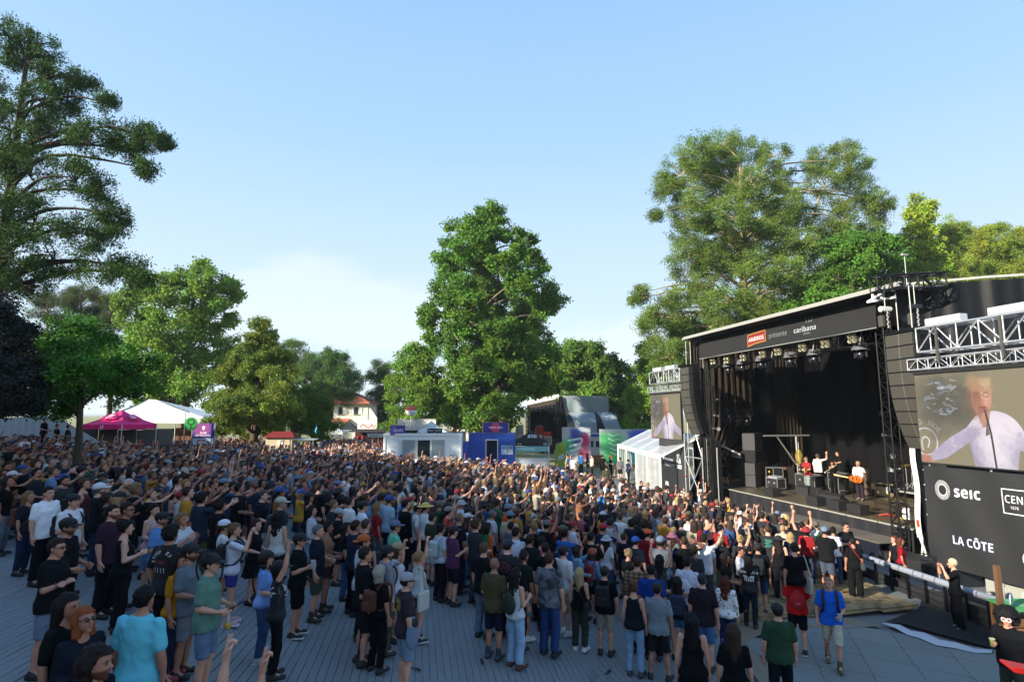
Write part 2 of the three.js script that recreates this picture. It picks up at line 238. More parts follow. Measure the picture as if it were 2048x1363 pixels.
function bodyGeo(sp, tier) {
  return cached(['body', tier, sp.sex, sp.arms, sp.legs, sp.hands, sp.hy || 0, sp.hp || 0, sp.beard || 0].join(), () => {
    const J = skeleton(sp), [c0, c1, c2] = TIERS[tier], k = J.m ? 1 : 0.88;
    const f = (x, y, z) => {
      const p = [x, y, z]; let d = torsoD(p, J.T, 0, 0.86, 1.5);
      d = smin(d, cap(p, [0, 1.43, -0.02], [0, 1.58, 0.004], 0.056 * k, 0.052 * k), 0.03);
      for (const a of J.arm) { d = smin(d, cap(p, a.sh, a.el, 0.055 * k, 0.041 * k), 0.035); d = smin(d, smin(cap(p, a.el, a.wr, 0.041 * k, 0.027 * k), cap(p, a.el.map((v, q) => v + a.F[q] * 0.05), a.el.map((v, q) => v + a.F[q] * 0.12), 0.041 * k, 0.036 * k), 0.02), 0.02); }
      for (const l of J.leg) { d = smin(d, smin(cap(p, l.hip, l.kn, 0.087, 0.054), cap(p, l.kn, l.an, 0.052, 0.038), 0.03), 0.04); d = smin(d, cap(p, [lerp(l.kn[0], l.an[0], 0.25), lerp(l.kn[1], l.an[1], 0.28), lerp(l.kn[2], l.an[2], 0.28) - 0.018], [lerp(l.kn[0], l.an[0], 0.5), lerp(l.kn[1], l.an[1], 0.5), lerp(l.kn[2], l.an[2], 0.5) - 0.012], 0.05, 0.044), 0.03); d = smin(d, cap(p, l.an, l.toe, 0.038, 0.028), 0.03); }
      return d;
    };
    const b = bounds(J, 0.11), out = [surfaceNet(f, b[0], b[1], c0)];
    const h = headGeo(J.m, c2, sp.beard || 0).clone(); h.applyMatrix4(headM(sp)); out.push(h);
    for (const a of J.arm) { const g = handGeo(a.hand, c1).clone(); if (a.s > 0) { g.scale(-1, 1, 1); const ix = g.index.array; for (let i = 0; i < ix.length; i += 3) { const t = ix[i]; ix[i] = ix[i + 1]; ix[i + 1] = t; } g.computeVertexNormals(); }
      const Y = V(...a.F), inw = V(-a.s, 0, 0.35); if (Math.abs(Y.y) > 0.8 && Y.y > 0) inw.set(-a.s * 0.25, 0, 1); const Z = inw.addScaledVector(Y, -inw.dot(Y)).normalize(), X = Y.clone().cross(Z); if (J.m) g.scale(1.06, 1.06, 1.06); g.applyMatrix4(new THREE.Matrix4().makeBasis(X, Y, Z).setPosition(...a.wr)); out.push(g); }
    return merge(out);
  });
}
function bounds(J, r) { const P = [[0, 1.6, 0], [0.2, 0.86, 0], [-0.2, 0.86, 0], [0, 1, 0.1], [0, 1, -0.1]]; for (const a of J.arm) P.push(a.sh, a.el, a.wr); for (const l of J.leg) P.push(l.hip, l.kn, l.an, l.toe); const mn = [9, 9, 9], mx = [-9, -9, -9]; for (const p of P) for (let k = 0; k < 3; k++) { mn[k] = Math.min(mn[k], p[k] - r); mx[k] = Math.max(mx[k], p[k] + r); } mn[1] = Math.max(mn[1], -0.03); return [mn, mx]; }
// folds in cloth: real relief
const fold = (x, y, z, a, s) => a * (Math.sin(y * 38 + 9 * vnoise(x * 7 + s, y * 6, z * 7) * 2) * 0.5 + (vnoise(x * 16 + s, y * 12, z * 16) - 0.5) * 1.6);
function topGeo(sp, tier) { // style: tee, tank, long, dress, longdress, open
  const st0 = sp.top[0];
  return cached(['top', tier, sp.sex, st0, sp.arms, st0 === 'longdress' ? sp.legs : ''].join(), () => {
    const J = skeleton(sp), c0 = TIERS[tier][0], seed = st0.length * 3.7 + sp.arms[0].length, k = J.m ? 1 : 0.88, tank = st0 === 'tank' || st0 === 'tankdress', crop = st0 === 'crop';
    const dress = st0 === 'dress' || st0 === 'tankdress', ldress = st0 === 'longdress', hem = ldress ? 0.13 : dress ? 0.58 : crop ? 1.04 : J.m ? 0.83 : 0.87, sl = tank ? 0 : st0 === 'long' ? 2 : 1, amp = tier === 'near' ? 0.008 : 0;
    const f = (x, y, z) => {
      const p = [x, y, z]; let d = torsoD(p, J.T, (J.m ? 0.02 : 0.013) + 0.022 * clamp((1.08 - y) / 0.14), 0.8, 1.49, J.m ? 0.85 : 0.3);
      if (dress || ldress) { const t = clamp((0.98 - y) / (0.98 - hem)), r0 = lerp(0.17, ldress ? 0.33 : 0.26, t), r1 = lerp(0.13, ldress ? 0.27 : 0.21, t), kk = Math.hypot(x / r0, (z + 0.01) / r1); if (y < 1.0) d = smin(d, (kk - 1) * r1 + (ldress || dress ? 0.012 * Math.sin(Math.atan2(z, x) * 9) * t : 0), 0.03); }
      for (const a of J.arm) { if (sl === 1) { const e = a.sh.map((v, q) => lerp(v, a.el[q], 0.72)); d = smin(d, cap(p, a.sh, e, 0.062 * k, 0.066 * k), 0.04); } if (sl === 2) { d = smin(d, cap(p, a.sh, a.el, 0.07 * k, 0.055 * k), 0.05); d = smin(d, cap(p, a.el, a.wr, 0.055 * k, 0.042 * k), 0.03); } }
      if (tank) for (const a of J.arm) d = Math.max(d, -(cap(p, [a.sh[0] + a.s * 0.01, 1.3, 0], [a.sh[0] + a.s * 0.03, 1.52, 0], 0.062, 0.075)));
      d = Math.max(d, hem - y, y - (tank ? 1.45 : 1.5)); if (tank || !J.m) d = Math.max(d, -(Math.hypot(x, (y - 1.5) * 0.9, (z - 0.03) * 0.55) - (tank ? 0.085 : 0.068))); else d = Math.max(d, -(Math.hypot(x, (y - 1.53), (z - 0.03) * 0.8) - 0.062));
      if (amp) d += fold(x, y, z, amp, seed); return d;
    };
    const b = bounds(J, 0.13); b[0][1] = hem - 0.06; b[1][1] = Math.max(1.56, ...J.arm.map(a => Math.max(a.sh[1], sl === 2 ? Math.max(a.wr[1], a.el[1]) : a.el[1]) + 0.1)); if (dress || ldress) { b[0][0] = Math.min(b[0][0], -0.36); b[1][0] = Math.max(b[1][0], 0.36); b[0][2] = Math.min(b[0][2], -0.36); b[1][2] = Math.max(b[1][2], 0.36); }
    const g = surfaceNet(f, b[0], b[1], c0), P = g.attributes.position, N = g.attributes.normal, uv = new Float32Array(P.count * 2);
    for (let i = 0; i < P.count; i++) { const back = N.getZ(i) < 0; uv[i * 2] = back ? 0.75 - P.getX(i) * 0.5 : 0.25 + P.getX(i) * 0.5; uv[i * 2 + 1] = (P.getY(i) - 0.8) / 0.8; }
    g.setAttribute('uv', new THREE.BufferAttribute(uv, 2)); return g;
  });
}
function bottomGeo(sp, tier) { // shorts, trousers, jeans, skirt
  const st0 = sp.bottom[0];
  return cached(['bottom', tier, sp.sex, st0, sp.legs].join(), () => {
    const J = skeleton(sp), c0 = TIERS[tier][0], amp = tier === 'near' ? 0.007 : 0, short = st0 === 'shorts', mini = st0 === 'mini', skirt = st0 === 'skirt', fit = st0 === 'slim' ? 0.016 : st0 === 'wide' ? 0.045 : 0.026;
    const f = (x, y, z) => {
      const p = [x, y, z]; let d = torsoD(p, J.T, 0.008, 0.84, 1.1);
      if (skirt) { const t = clamp((1.0 - y) / 0.55), r0 = lerp(0.165, 0.27, t), r1 = lerp(0.12, 0.22, t); if (y < 1.02) d = smin(d, (Math.hypot(x / r0, z / r1) - 1) * r1 + 0.01 * Math.sin(Math.atan2(z, x) * 10) * t, 0.03); }
      else for (const l of J.leg) { const kn = l.kn; d = smin(d, cap(p, l.hip, kn, y > 0.86 ? 0.092 : 0.1, short ? 0.088 : mini ? 0.085 : 0.056 + fit), 0.05); if (!short && !mini) d = smin(d, cap(p, kn, [l.an[0], l.an[1] + 0.02, l.an[2]], 0.056 + fit, 0.044 + fit * 1.1), 0.03); }
      const cut = skirt ? 0.45 : short ? 0.5 : mini ? 0.68 : 0.1;
      d = Math.max(d, y - (J.m ? 0.99 : 1.03)); if (sp.legs !== 'straddle') d = Math.max(d, cut - y);
      if (amp) d += fold(x, y, z, amp, 5.1); return d;
    };
    const b = bounds(J, 0.12); b[1][1] = 1.08; if (skirt) { b[0][0] = b[0][2] = -0.34; b[1][0] = b[1][2] = 0.34; } else { b[0][0] = -0.34; b[1][0] = 0.34; b[0][2] = Math.min(-0.2, ...J.leg.map(l => l.an[2] - 0.15)); b[1][2] = Math.max(0.2, ...J.leg.map(l => l.kn[2] + 0.15)); }
    const g = surfaceNet(f, b[0], b[1], c0), P = g.attributes.position, uv = new Float32Array(P.count * 2); for (let i = 0; i < P.count; i++) { uv[i * 2] = P.getX(i) * 2; uv[i * 2 + 1] = P.getY(i) * 2; } g.setAttribute('uv', new THREE.BufferAttribute(uv, 2)); return g;
  });
}
function shoeGeo(sp, tier, i) {
  return cached(['shoe', tier, sp.legs, i, sp.boots || 0].join(), () => {
    const l = skeleton(sp).leg[i], c = tier === 'near' ? 0.013 : 0.026, base = l.an[1] - 0.085, dir = nrm([l.toe[0] - l.an[0], 0, l.toe[2] - l.an[2]]), heel = [l.an[0] - dir[0] * 0.035, base + 0.04, l.an[2] - dir[2] * 0.035], toe = [l.an[0] + dir[0] * 0.165, l.toe[1], l.an[2] + dir[2] * 0.165], mid = [lerp(heel[0], toe[0], 0.35), base + 0.055, lerp(heel[2], toe[2], 0.35)];
    const f = (x, y, z) => { const p = [x, y, z]; let d = smin(cap(p, heel, toe, 0.042, 0.04), cap(p, heel, mid, 0.046, 0.046), 0.03); d = smin(d, cap(p, [l.an[0], base + 0.05, l.an[2]], [l.an[0], base + (sp.boots ? 0.18 : 0.09), l.an[2]], 0.052, 0.05), 0.02); return Math.max(d, base + 0.003 - y - (l.an[1] > 0.1 ? 0.1 : 0)); };
    const mn = [Math.min(heel[0], toe[0]) - 0.08, base - 0.06, Math.min(heel[2], toe[2]) - 0.08], mx = [Math.max(heel[0], toe[0]) + 0.08, base + 0.26, Math.max(heel[2], toe[2]) + 0.08]; return surfaceNet(f, mn, mx, c);
  });
}
function soleGeo(sp, i) { return cached(['sole', sp.legs, i].join(), () => { const l = skeleton(sp).leg[i], base = l.an[1] - 0.085, dir = nrm([l.toe[0] - l.an[0], 0, l.toe[2] - l.an[2]]); const g = rbox(0.098, 0.03, 0.3, 0.014); g.rotateY(Math.atan2(dir[0], dir[2])); return g.translate(l.an[0] + dir[0] * 0.066, base + 0.016, l.an[2] + dir[2] * 0.066); }); }
function hairGeo(sp, tier) { // short, crop, long, bun, pony, curly, afro, wavy, bob
  const h = sp.hair[0];
  return cached(['hair', tier, h, sp.hy || 0, sp.hp || 0, sp.cap ? 1 : 0, sp.sex].join(), () => {
    const c = TIERS[tier][2] * 1.15, thick = { crop: 0.005, short: 0.01, curly: 0.03, afro: 0.11 }[h] || 0.016, bump = h === 'curly' || h === 'afro' || h === 'wavy' ? 0.018 : h === 'crop' ? 0.006 : 0.012;
    const f = (x, y, z) => {
      const p = [x, y, z]; let d = ell(p, [0, 0.032, -0.014], [0.075 + thick, 0.093 + thick, 0.098 + thick]);
      const line = sp.cap ? 0.02 : 0.062; const fz = y > line ? 0.2 : lerp(0.035, -0.02, clamp((line - y) / 0.1)); d = Math.max(d, z - fz); d = Math.max(d, (['short', 'crop'].includes(h) ? -0.045 : -0.075) - y - Math.max(0, -z) * 0.5);
      if (sp.cap) d = Math.max(d, y - 0.045);
      if (h === 'long' || h === 'wavy') { for (const s of [-1, 1]) d = smin(d, cap(p, [s * 0.055, 0.0, -0.045], [s * 0.075, -0.3, -0.075], 0.052, 0.036), 0.05); d = smin(d, cap(p, [0, 0, -0.07], [0, -0.34, -0.1], 0.07, 0.045), 0.05); }
      if (h === 'bob') { for (const s of [-1, 1]) d = smin(d, cap(p, [s * 0.06, 0.0, -0.03], [s * 0.07, -0.13, -0.025], 0.045, 0.034), 0.04); d = smin(d, cap(p, [0, 0, -0.07], [0, -0.13, -0.06], 0.068, 0.05), 0.05); }
      if (h === 'bun') d = smin(d, ell(p, [0, 0.09, -0.105], [0.045, 0.042, 0.042]), 0.015); if (h === 'pony') d = smin(d, cap(p, [0, 0.05, -0.12], [0, -0.17, -0.15], 0.034, 0.018), 0.03);
      return d + bump * (vnoise(x * 42 + 3, y * (h === 'long' ? 9 : 38), z * 42) - 0.5) * 2;
    };
    const g = surfaceNet(f, [-0.24, -0.44, -0.26], [0.24, 0.28, 0.2], c); g.applyMatrix4(headM(sp)); return g;
  });
}
function capGeo(sp, tier) { // cap, back, bucket, straw, beanie
  const kind = sp.cap[0];
  return cached(['cap', tier, kind, sp.hy || 0, sp.hp || 0].join(), () => {
    const out = []; const dome = new THREE.SphereGeometry(1, 16, 8, 0, Math.PI * 2, 0, Math.PI * 0.5); dome.scale(0.1, 0.088, 0.122); dome.translate(0, 0.055, -0.012);
    if (kind === 'beanie') { const d2 = ball(0.1, 0, 0.055, -0.014, 0.98, 1.05, 1.18, 14, 10); out.push(d2, new THREE.TorusGeometry(0.098, 0.016, 6, 18).rotateX(Math.PI / 2).scale(1, 1, 1.16).translate(0, 0.04, -0.014)); }
    else { out.push(dome); out.push(new THREE.CylinderGeometry(0.1, 0.1, 0.022, 18, 1, true).scale(1, 1, 1.22).translate(0, 0.047, -0.012)); }
    if (kind === 'cap' || kind === 'back') { const br = new THREE.CylinderGeometry(0.086, 0.09, 0.009, 18, 1); br.scale(0.92, 1, 1.15); const p = br.attributes.position; for (let i = 0; i < p.count; i++) p.setY(i, p.getY(i) - 2.2 * p.getX(i) ** 2); br.computeVertexNormals(); br.rotateX(0.16); br.translate(0, 0.045, 0.1); if (kind === 'back') br.rotateY(Math.PI); out.push(br, ball(0.012, 0, 0.145, -0.012, 1, 0.5, 1, 6, 4)); }
    if (kind === 'bucket' || kind === 'straw') { const w = kind === 'straw' ? 0.2 : 0.155; out.push(lathe([[0.098, 0.04], [0.115, 0.028], [w, kind === 'straw' ? 0.03 : -0.005], [w + 0.003, kind === 'straw' ? 0.036 : 0.0], [0.112, 0.048], [0.1, 0.06]], 20).scale(1, 1, 1.12).translate(0, 0.008, -0.012)); }
    const g = merge(out); g.applyMatrix4(headM(sp)); return g;
  });
}
const SKIN = ['#a87762', '#b5866f', '#9a6a54', '#bd917d', '#855743', '#63402f'];
const skinMat = i => mat(SKIN[i % 6], { roughness: 0.6, vertexColors: true });
const weave = greyTex(256, (u, v) => { const n = fbm(u * 7, v * 7, 2, 4), w = 0.5 + 0.5 * Math.sin(u * 804) * Math.sin(v * 804); return 0.68 + 0.26 * n + 0.06 * w; });
weave.colorSpace = THREE.NoColorSpace;
const clothMats = new Map(), clothMat = c => { if (typeof c !== 'string') return c; if (!clothMats.has(c)) clothMats.set(c, new THREE.MeshPhysicalMaterial({ color: lin(c).multiplyScalar(1.15), map: weave, roughness: 0.92, specularIntensity: 0.25, bumpMap: weave, bumpScale: 0.012 })); return clothMats.get(c); };
const TOPNAME = { tee: 'shirt', tank: 'tank_top', crop: 'crop_top', long: 'long_sleeved_shirt', dress: 'dress', tankdress: 'dress', longdress: 'dress', bare: null };
const BOTNAME = { shorts: 'shorts', mini: 'shorts', trousers: 'trousers', slim: 'trousers', wide: 'trousers', skirt: 'skirt' };
function makePerson(sp, tier, pos, yaw, h, text, group) {
  const o = thing('person', text, 'person', pos, yaw, group), k = h / 1.75; o.scale.setScalar(k);
  part('body', bodyGeo(sp, tier), skinMat(sp.skin || 0), o);
  if (sp.top[0] !== 'bare') part(TOPNAME[sp.top[0]], topGeo(sp, tier), clothMat(sp.top[1]), o);
  if (sp.bottom) part(BOTNAME[sp.bottom[0]], bottomGeo(sp, tier), clothMat(sp.bottom[1]), o);
  for (const i of [0, 1]) { const s = part('shoe', shoeGeo(sp, tier, i), mat(sp.shoes || '#15161a', { roughness: 0.7 }), o); if (tier === 'near' && sp.sole && sp.legs !== 'straddle') part('sole', soleGeo(sp, i), mat(sp.sole), s); }
  if (sp.hair) part('hair', hairGeo(sp, tier), mat(sp.hair[1], { roughness: 0.75, specularIntensity: 0.4 }), o);
  if (sp.cap) part(sp.cap[0] === 'straw' || sp.cap[0] === 'bucket' ? 'hat' : sp.cap[0] === 'beanie' ? 'beanie' : 'cap', capGeo(sp, tier), mat(sp.cap[1]), o);
  if (sp.shades) { const g = cached('shades' + (sp.hy || 0) + '_' + (sp.hp || 0), () => { const q = merge([ball(0.024, 0.031, 0.004, 0.098, 1, 0.72, 0.28, 8, 6), ball(0.024, -0.031, 0.004, 0.098, 1, 0.72, 0.28, 8, 6), box(0.02, 0.006, 0.006, 0, 0.008, 0.102), box(0.004, 0.007, 0.1, 0.077, 0.008, 0.045), box(0.004, 0.007, 0.1, -0.077, 0.008, 0.045)]); q.applyMatrix4(headM(sp)); return q; }); part('sunglasses', g, mat('#0a0a0c', { roughness: 0.25 }), o); }
  o.userData.spec = undefined; delete o.userData.spec;
  return o;
}
// a point on a person's skeleton, in the scene
function hold(o, sp, i, off = [0, 0, 0]) { const a = skeleton(sp).arm[i], p = V(a.wr[0] + a.F[0] * 0.085 + off[0], a.wr[1] + a.F[1] * 0.085 + off[1], a.wr[2] + a.F[2] * 0.085 + off[2]); o.updateMatrixWorld(true); return p.applyMatrix4(o.matrixWorld).toArray(); }
function fromPerson(o, x, y, z) { o.updateMatrixWorld(true); return V(x, y, z).applyMatrix4(o.matrixWorld).toArray(); }
// ---------------------------------------------------------------- ground
{
  // one sheet to the horizon: sealed plaza near, trodden summer grass and gravel beyond
  const xs = [], zs = []; for (let i = 0; i <= 90; i++) { const t = i / 45 - 1; xs.push(Math.sign(t) * (Math.abs(t) * 45 + Math.pow(Math.abs(t), 5) * 900)); } for (let j = 0; j <= 90; j++) { const t = j / 90; zs.push(25 - t * 85 - Math.pow(t, 7) * 1100); }
  const g = new THREE.PlaneGeometry(1, 1, 90, 90), p = g.attributes.position, uv = g.attributes.uv, c = new Float32Array(p.count * 3);
  for (let j = 0; j <= 90; j++) for (let i = 0; i <= 90; i++) { const k = j * 91 + i, x = xs[i], z = zs[j], y = groundY(x, z) - 0.03 - 0.03 * sstep(-26, -22, z); p.setXYZ(k, x, y, z); uv.setXY(k, x / 4, z / 4); const grass = sstep(48, 56, -z + 0.2 * x) , n = fbm(x * 0.3, z * 0.3, 1, 3); const a = [0.13, 0.14, 0.145], b = [0.2 + n * 0.1, 0.19 + n * 0.08, 0.08]; c.set([0, 1, 2].map(q => lerp(a[q], b[q], grass)), k * 3); }
  g.setAttribute('color', new THREE.BufferAttribute(c, 3)); g.computeVertexNormals();
  const grain = greyTex(256, (u, v) => 0.72 + 0.28 * fbm(u * 40, v * 40, 3, 3)); grain.colorSpace = THREE.NoColorSpace;
  const o = part('ground', g, new THREE.MeshStandardMaterial({ vertexColors: true, map: grain, roughness: 0.95 }), scene); o.userData.kind = 'structure';
}
{
  // plaza floor of narrow interlocking strips with open joints
  const base = new THREE.Group(); base.name = 'paving'; base.userData.kind = 'structure'; scene.add(base);
  const R = rng(5), W = 0.118, L = 1.1, cells = [], A0 = 0.165, ca = Math.cos(A0), sa = Math.sin(A0);
  for (let i = -150; i < 150; i++) for (let j = -2; j < 26; j++) { const a = i * W, b = -4.2 - (j + 0.5 + hash3(i, 3, 1)) * L, x = a * ca + b * sa, z = b * ca - a * sa; const u = x / -z; if (z > -3 || u < -1.15 || u > 0.7) continue; if (x > 3.2 + (-z - 8) * 0.24 + 0.05 * Math.sin(z * 3)) continue; cells.push([x, z]); }
  const g = new THREE.BufferGeometry(); // chamfered plank: 20 triangles
  { const hx = W / 2 - 0.0016, hz = L / 2 - 0.001, c = 0.004, t = 0.012, P = [[-hx, 0, -hz], [hx, 0, -hz], [hx, 0, hz], [-hx, 0, hz], [-hx, t - c, -hz], [hx, t - c, -hz], [hx, t - c, hz], [-hx, t - c, hz], [-hx + c, t, -hz + c], [hx - c, t, -hz + c], [hx - c, t, hz - c], [-hx + c, t, hz - c]], Q = []; for (const b of [0, 4]) for (let k = 0; k < 4; k++) { const n = (k + 1) % 4; Q.push([b + k, b + 4 + k, b + 4 + n, b + n]); } Q.push([8, 11, 10, 9]); const v = [], uvs = []; for (const q of Q) for (const t3 of [[0, 1, 2], [0, 2, 3]]) for (const m of t3) { v.push(...P[q[m]]); uvs.push(P[q[m]][0] * 2, P[q[m]][2] * 2); } g.setAttribute('position', new THREE.Float32BufferAttribute(v, 3)); g.setAttribute('uv', new THREE.Float32BufferAttribute(uvs, 2)); g.computeVertexNormals(); }
  const grain = greyTex(128, (u, v) => { const n = fbm(u * 30, v * 30, 8, 3); return 0.78 + 0.22 * n; }); grain.colorSpace = THREE.NoColorSpace;
  const im = new THREE.InstancedMesh(g, new THREE.MeshStandardMaterial({ map: grain, roughness: 0.8, side: THREE.DoubleSide }), cells.length); im.name = 'floor_strip'; im.userData.kind = 'stuff'; im.receiveShadow = true;
  const m = new THREE.Matrix4(), q = new THREE.Quaternion(), q0 = new THREE.Quaternion().setFromAxisAngle(UPV, A0);
  cells.forEach(([x, z], i) => { const y = groundY(x, z), dy = (groundY(x, z - 0.4) - groundY(x, z + 0.4)) / 0.8, dx = (groundY(x + 0.4, z) - groundY(x - 0.4, z)) / 0.8; q.setFromEuler(new THREE.Euler(Math.atan(dy), 0, Math.atan(dx))).multiply(q0); m.compose(V(x, y - 0.024 + R() * 0.0012, z), q, V(1, 1, 1)); im.setMatrixAt(i, m); const s = fbm(x * 0.5, z * 0.5, 4, 3) > 0.5 ? 1 : 0.96, b = s * (0.95 + R() * 0.09); im.setColorAt(i, new THREE.Color(0.165 * b, 0.182 * b, 0.188 * b)); });
  base.add(im);
  console.log('strips', cells.length);
}
// ground-level sheets at the right, drawn where the photograph shows their corners
const gpoly = (pts, lift) => pts.map(([a, b]) => { const p = onGround(a, b); return [p[0], p[2], p[1] + lift]; });
function groundSheet(pts, lift, n = 10) { // a sheet that follows the ground, triangulated from its outline
  const q = gpoly(pts, lift), s = new THREE.Shape(q.map(p => new THREE.Vector2(p[0], -p[1]))), g = new THREE.ShapeGeometry(s), P = g.attributes.position; for (let i = 0; i < P.count; i++) { const x = P.getX(i), z = -P.getY(i); P.setXYZ(i, x, groundY(x, z) + lift, z); } g.computeVertexNormals(); return g;
}
{
  // rubber mats with jagged interlocking seams, each mat its own piece
  const grp = new THREE.Group(); grp.name = 'rubber_matting'; grp.userData.kind = 'structure'; scene.add(grp);
  const R = rng(21), shades = ['#666e6b', '#646c68', '#686f6d', '#636b69', '#6a716c'].map(c => mat(c, { roughness: 0.9 })), o0 = onGround(1560, 1240), S = 0.95;
  const ax = [0.94, 0.34], az = [-0.34, 0.94];
  const outline = gpoly([[1475, 1262], [1560, 1236], [1700, 1240], [1765, 1250], [1860, 1262], [1990, 1305], [2100, 1300], [2300, 1420], [1560, 1600], [1500, 1420]], 0);
  const inside = (x, z) => { let r = false; for (let i = 0, j = outline.length - 1; i < outline.length; j = i++) { const [a, b] = outline[i], [c, d] = outline[j]; if ((b > z) !== (d > z) && x < (c - a) * (z - b) / (d - b) + a) r = !r; } return r; };
  for (let i = -8; i < 16; i++) for (let j = -9; j < 12; j++) {
    const cx = o0[0] + ax[0] * i * S + az[0] * j * S, cz = o0[2] + ax[1] * i * S + az[1] * j * S; if (!inside(cx, cz)) continue;
    const pts = [], teeth = 5, T = 0.05; for (let e = 0; e < 4; e++) for (let k = 0; k < teeth * 2; k++) { const t = k / (teeth * 2) - 0.5, on = k % 2 ? T : -T * 0.2, q = [[t, -0.5 + on * (e === 0 ? 1 : 0)], [0.5 - 0.0, t], [-t, 0.5], [-0.5, -t]][e]; const off = (k % 2 ? 1 : -1) * 0.022; if (e === 0) q[1] = -0.5 + off; if (e === 1) q[0] = 0.5 + off; if (e === 2) q[1] = 0.5 + off; if (e === 3) q[0] = -0.5 + off; pts.push(q); }
    const s = new THREE.Shape(pts.map(([a, b]) => new THREE.Vector2(a * (S - 0.012), -b * (S - 0.012)))), g = new THREE.ExtrudeGeometry(s, { depth: 0.014, bevelEnabled: false }); g.rotateX(-Math.PI / 2); const p = g.attributes.position;
    for (let k = 0; k < p.count; k++) { const a = p.getX(k), b = p.getZ(k), x = cx + ax[0] * a + az[0] * b, z = cz + ax[1] * a + az[1] * b; p.setXYZ(k, x, groundY(x, z) - 0.018 + p.getY(k), z); } g.computeVertexNormals();
    part('rubber_tile', g, shades[Math.floor(R() * shades.length)], grp);
  }
  const dirt = part('sand', groundSheet([[1425, 1232], [1560, 1226], [1700, 1236], [1765, 1250], [1700, 1256], [1560, 1252], [1490, 1282], [1560, 1350], [1620, 1420], [1560, 1420], [1480, 1310], [1420, 1256]], 0.0), mat('#6f6654'), scene); label(dirt, 'pale sand and bare ground along the edge of the rubber mats', 'sand', null, 'stuff');
}
{
  const t = thing('plywood_floor', 'weathered plywood boards laid on the ground in front of the stage pit', 'floor'); t.userData.kind = 'structure';
  const tex = greyTex(256, (u, v) => { const n = fbm(u * 4, v * 40, 2, 4), s = fbm(u * 9, v * 9, 7, 4); return [0.42 + 0.26 * n - 0.2 * sstep(0.5, 0.7, s), 0.38 + 0.22 * n - 0.17 * sstep(0.5, 0.7, s), 0.29 + 0.16 * n - 0.12 * sstep(0.5, 0.7, s)]; }); tex.colorSpace = THREE.SRGBColorSpace;
  const woods = ['#e6ddc8', '#d3cab6', '#f0e6d0', '#c4bba8'].map(c => new THREE.MeshStandardMaterial({ color: lin(c), map: tex, roughness: 0.85 }));
  const a = onGround(1828, 1218), b = onGround(1500, 1238), c = onGround(1690, 1150), far = onGround(1480, 1160), R = rng(8);
  const e1 = [b[0] - a[0], b[2] - a[2]], L1 = Math.hypot(...e1), d1 = e1.map(v => v / L1), e2 = [c[0] - a[0], c[2] - a[2]], L2 = Math.hypot(...e2), d2 = e2.map(v => v / L2), n1 = Math.ceil(L1 / 1.22), n2 = 3;
  for (let layer = 0; layer < 2; layer++) for (let i = 0; i < n1; i++) for (let j = 0; j < n2; j++) {
    const w = 1.2, l = L2 / n2 * 1.35, x = a[0] + d1[0] * (i + 0.5) * 1.22 + d2[0] * (j + 0.5) * L2 / n2 * 1.35, z = a[2] + d1[1] * (i + 0.5) * 1.22 + d2[1] * (j + 0.5) * L2 / n2 * 1.35, ang = Math.atan2(d1[0], d1[1]);
    if (layer === 0 && j > 0) continue;
    const y = groundY(x, z) + (layer ? 0.055 : 0.02) + R() * 0.004, g = box(l - 0.008, 0.024, w, 0, 0, 0, 0, ang + (layer ? 0 : 0.03), 0).translate(x - (layer ? 0 : 0.06), y, z + (layer ? 0 : 0.12)); const uv = g.attributes.uv; for (let k = 0; k < uv.count; k++) uv.setXY(k, uv.getX(k) * 0.9 + i * 0.37, uv.getY(k) * 0.6 + j * 0.21);
    part('plywood_board', g, woods[Math.floor(R() * 4)], t);
  }
  const mats2 = thing('black_floor_mat', 'black rubber floor mat under the filming person, edged with torn white sheet', 'floor mat'); mats2.userData.kind = 'structure';
  part('mat', groundSheet([[1838, 1218], [1770, 1244], [1800, 1246], [1880, 1268], [1990, 1298], [2110, 1290], [2110, 1215], [1980, 1190], [1850, 1180]], 0.012), mat('#0e0f11', { roughness: 0.95 }), mats2);
  const rimPts = [[1762, 1246], [1800, 1250], [1822, 1262], [1850, 1266], [1880, 1280], [1915, 1286], [1950, 1298], [1986, 1300], [1984, 1307], [1950, 1306], [1910, 1297], [1872, 1291], [1840, 1277], [1815, 1270], [1790, 1256]];
  part('torn_sheet', groundSheet(rimPts, 0.018), mat('#a9adb3'), mats2);
}
[[832, 1338, 0.9], [963, 1322, 0.2], [1216, 1344, -0.6], [1062, 1236, 0.5], [300, 1330, 1.2]].forEach(([x, y, a], i) => { const p = onGround(x, y), t = thing('leaf_scrap', `${['curled dark leaf scrap on the paving below the denim shorts', 'small dark scrap on the paving left of the brown boots', 'thin dark scrap on the paving below the beige shorts', 'tiny scrap on the paving beside the white shoes', 'scrap on the paving in front of the mustard top'][i]}`, 'scrap', [p[0], p[1] + 0.004, p[2]], a); part('leaf', sheet([-0.02, 0, 0.11], [0.02, 0, 0.11], [0.03, 0.012, -0.11], [-0.015, 0.02, -0.11], 3, 8, (u, v) => 0.02 * Math.sin(v * 5) * u), mat('#1f1c17', { side: THREE.DoubleSide }), t); });
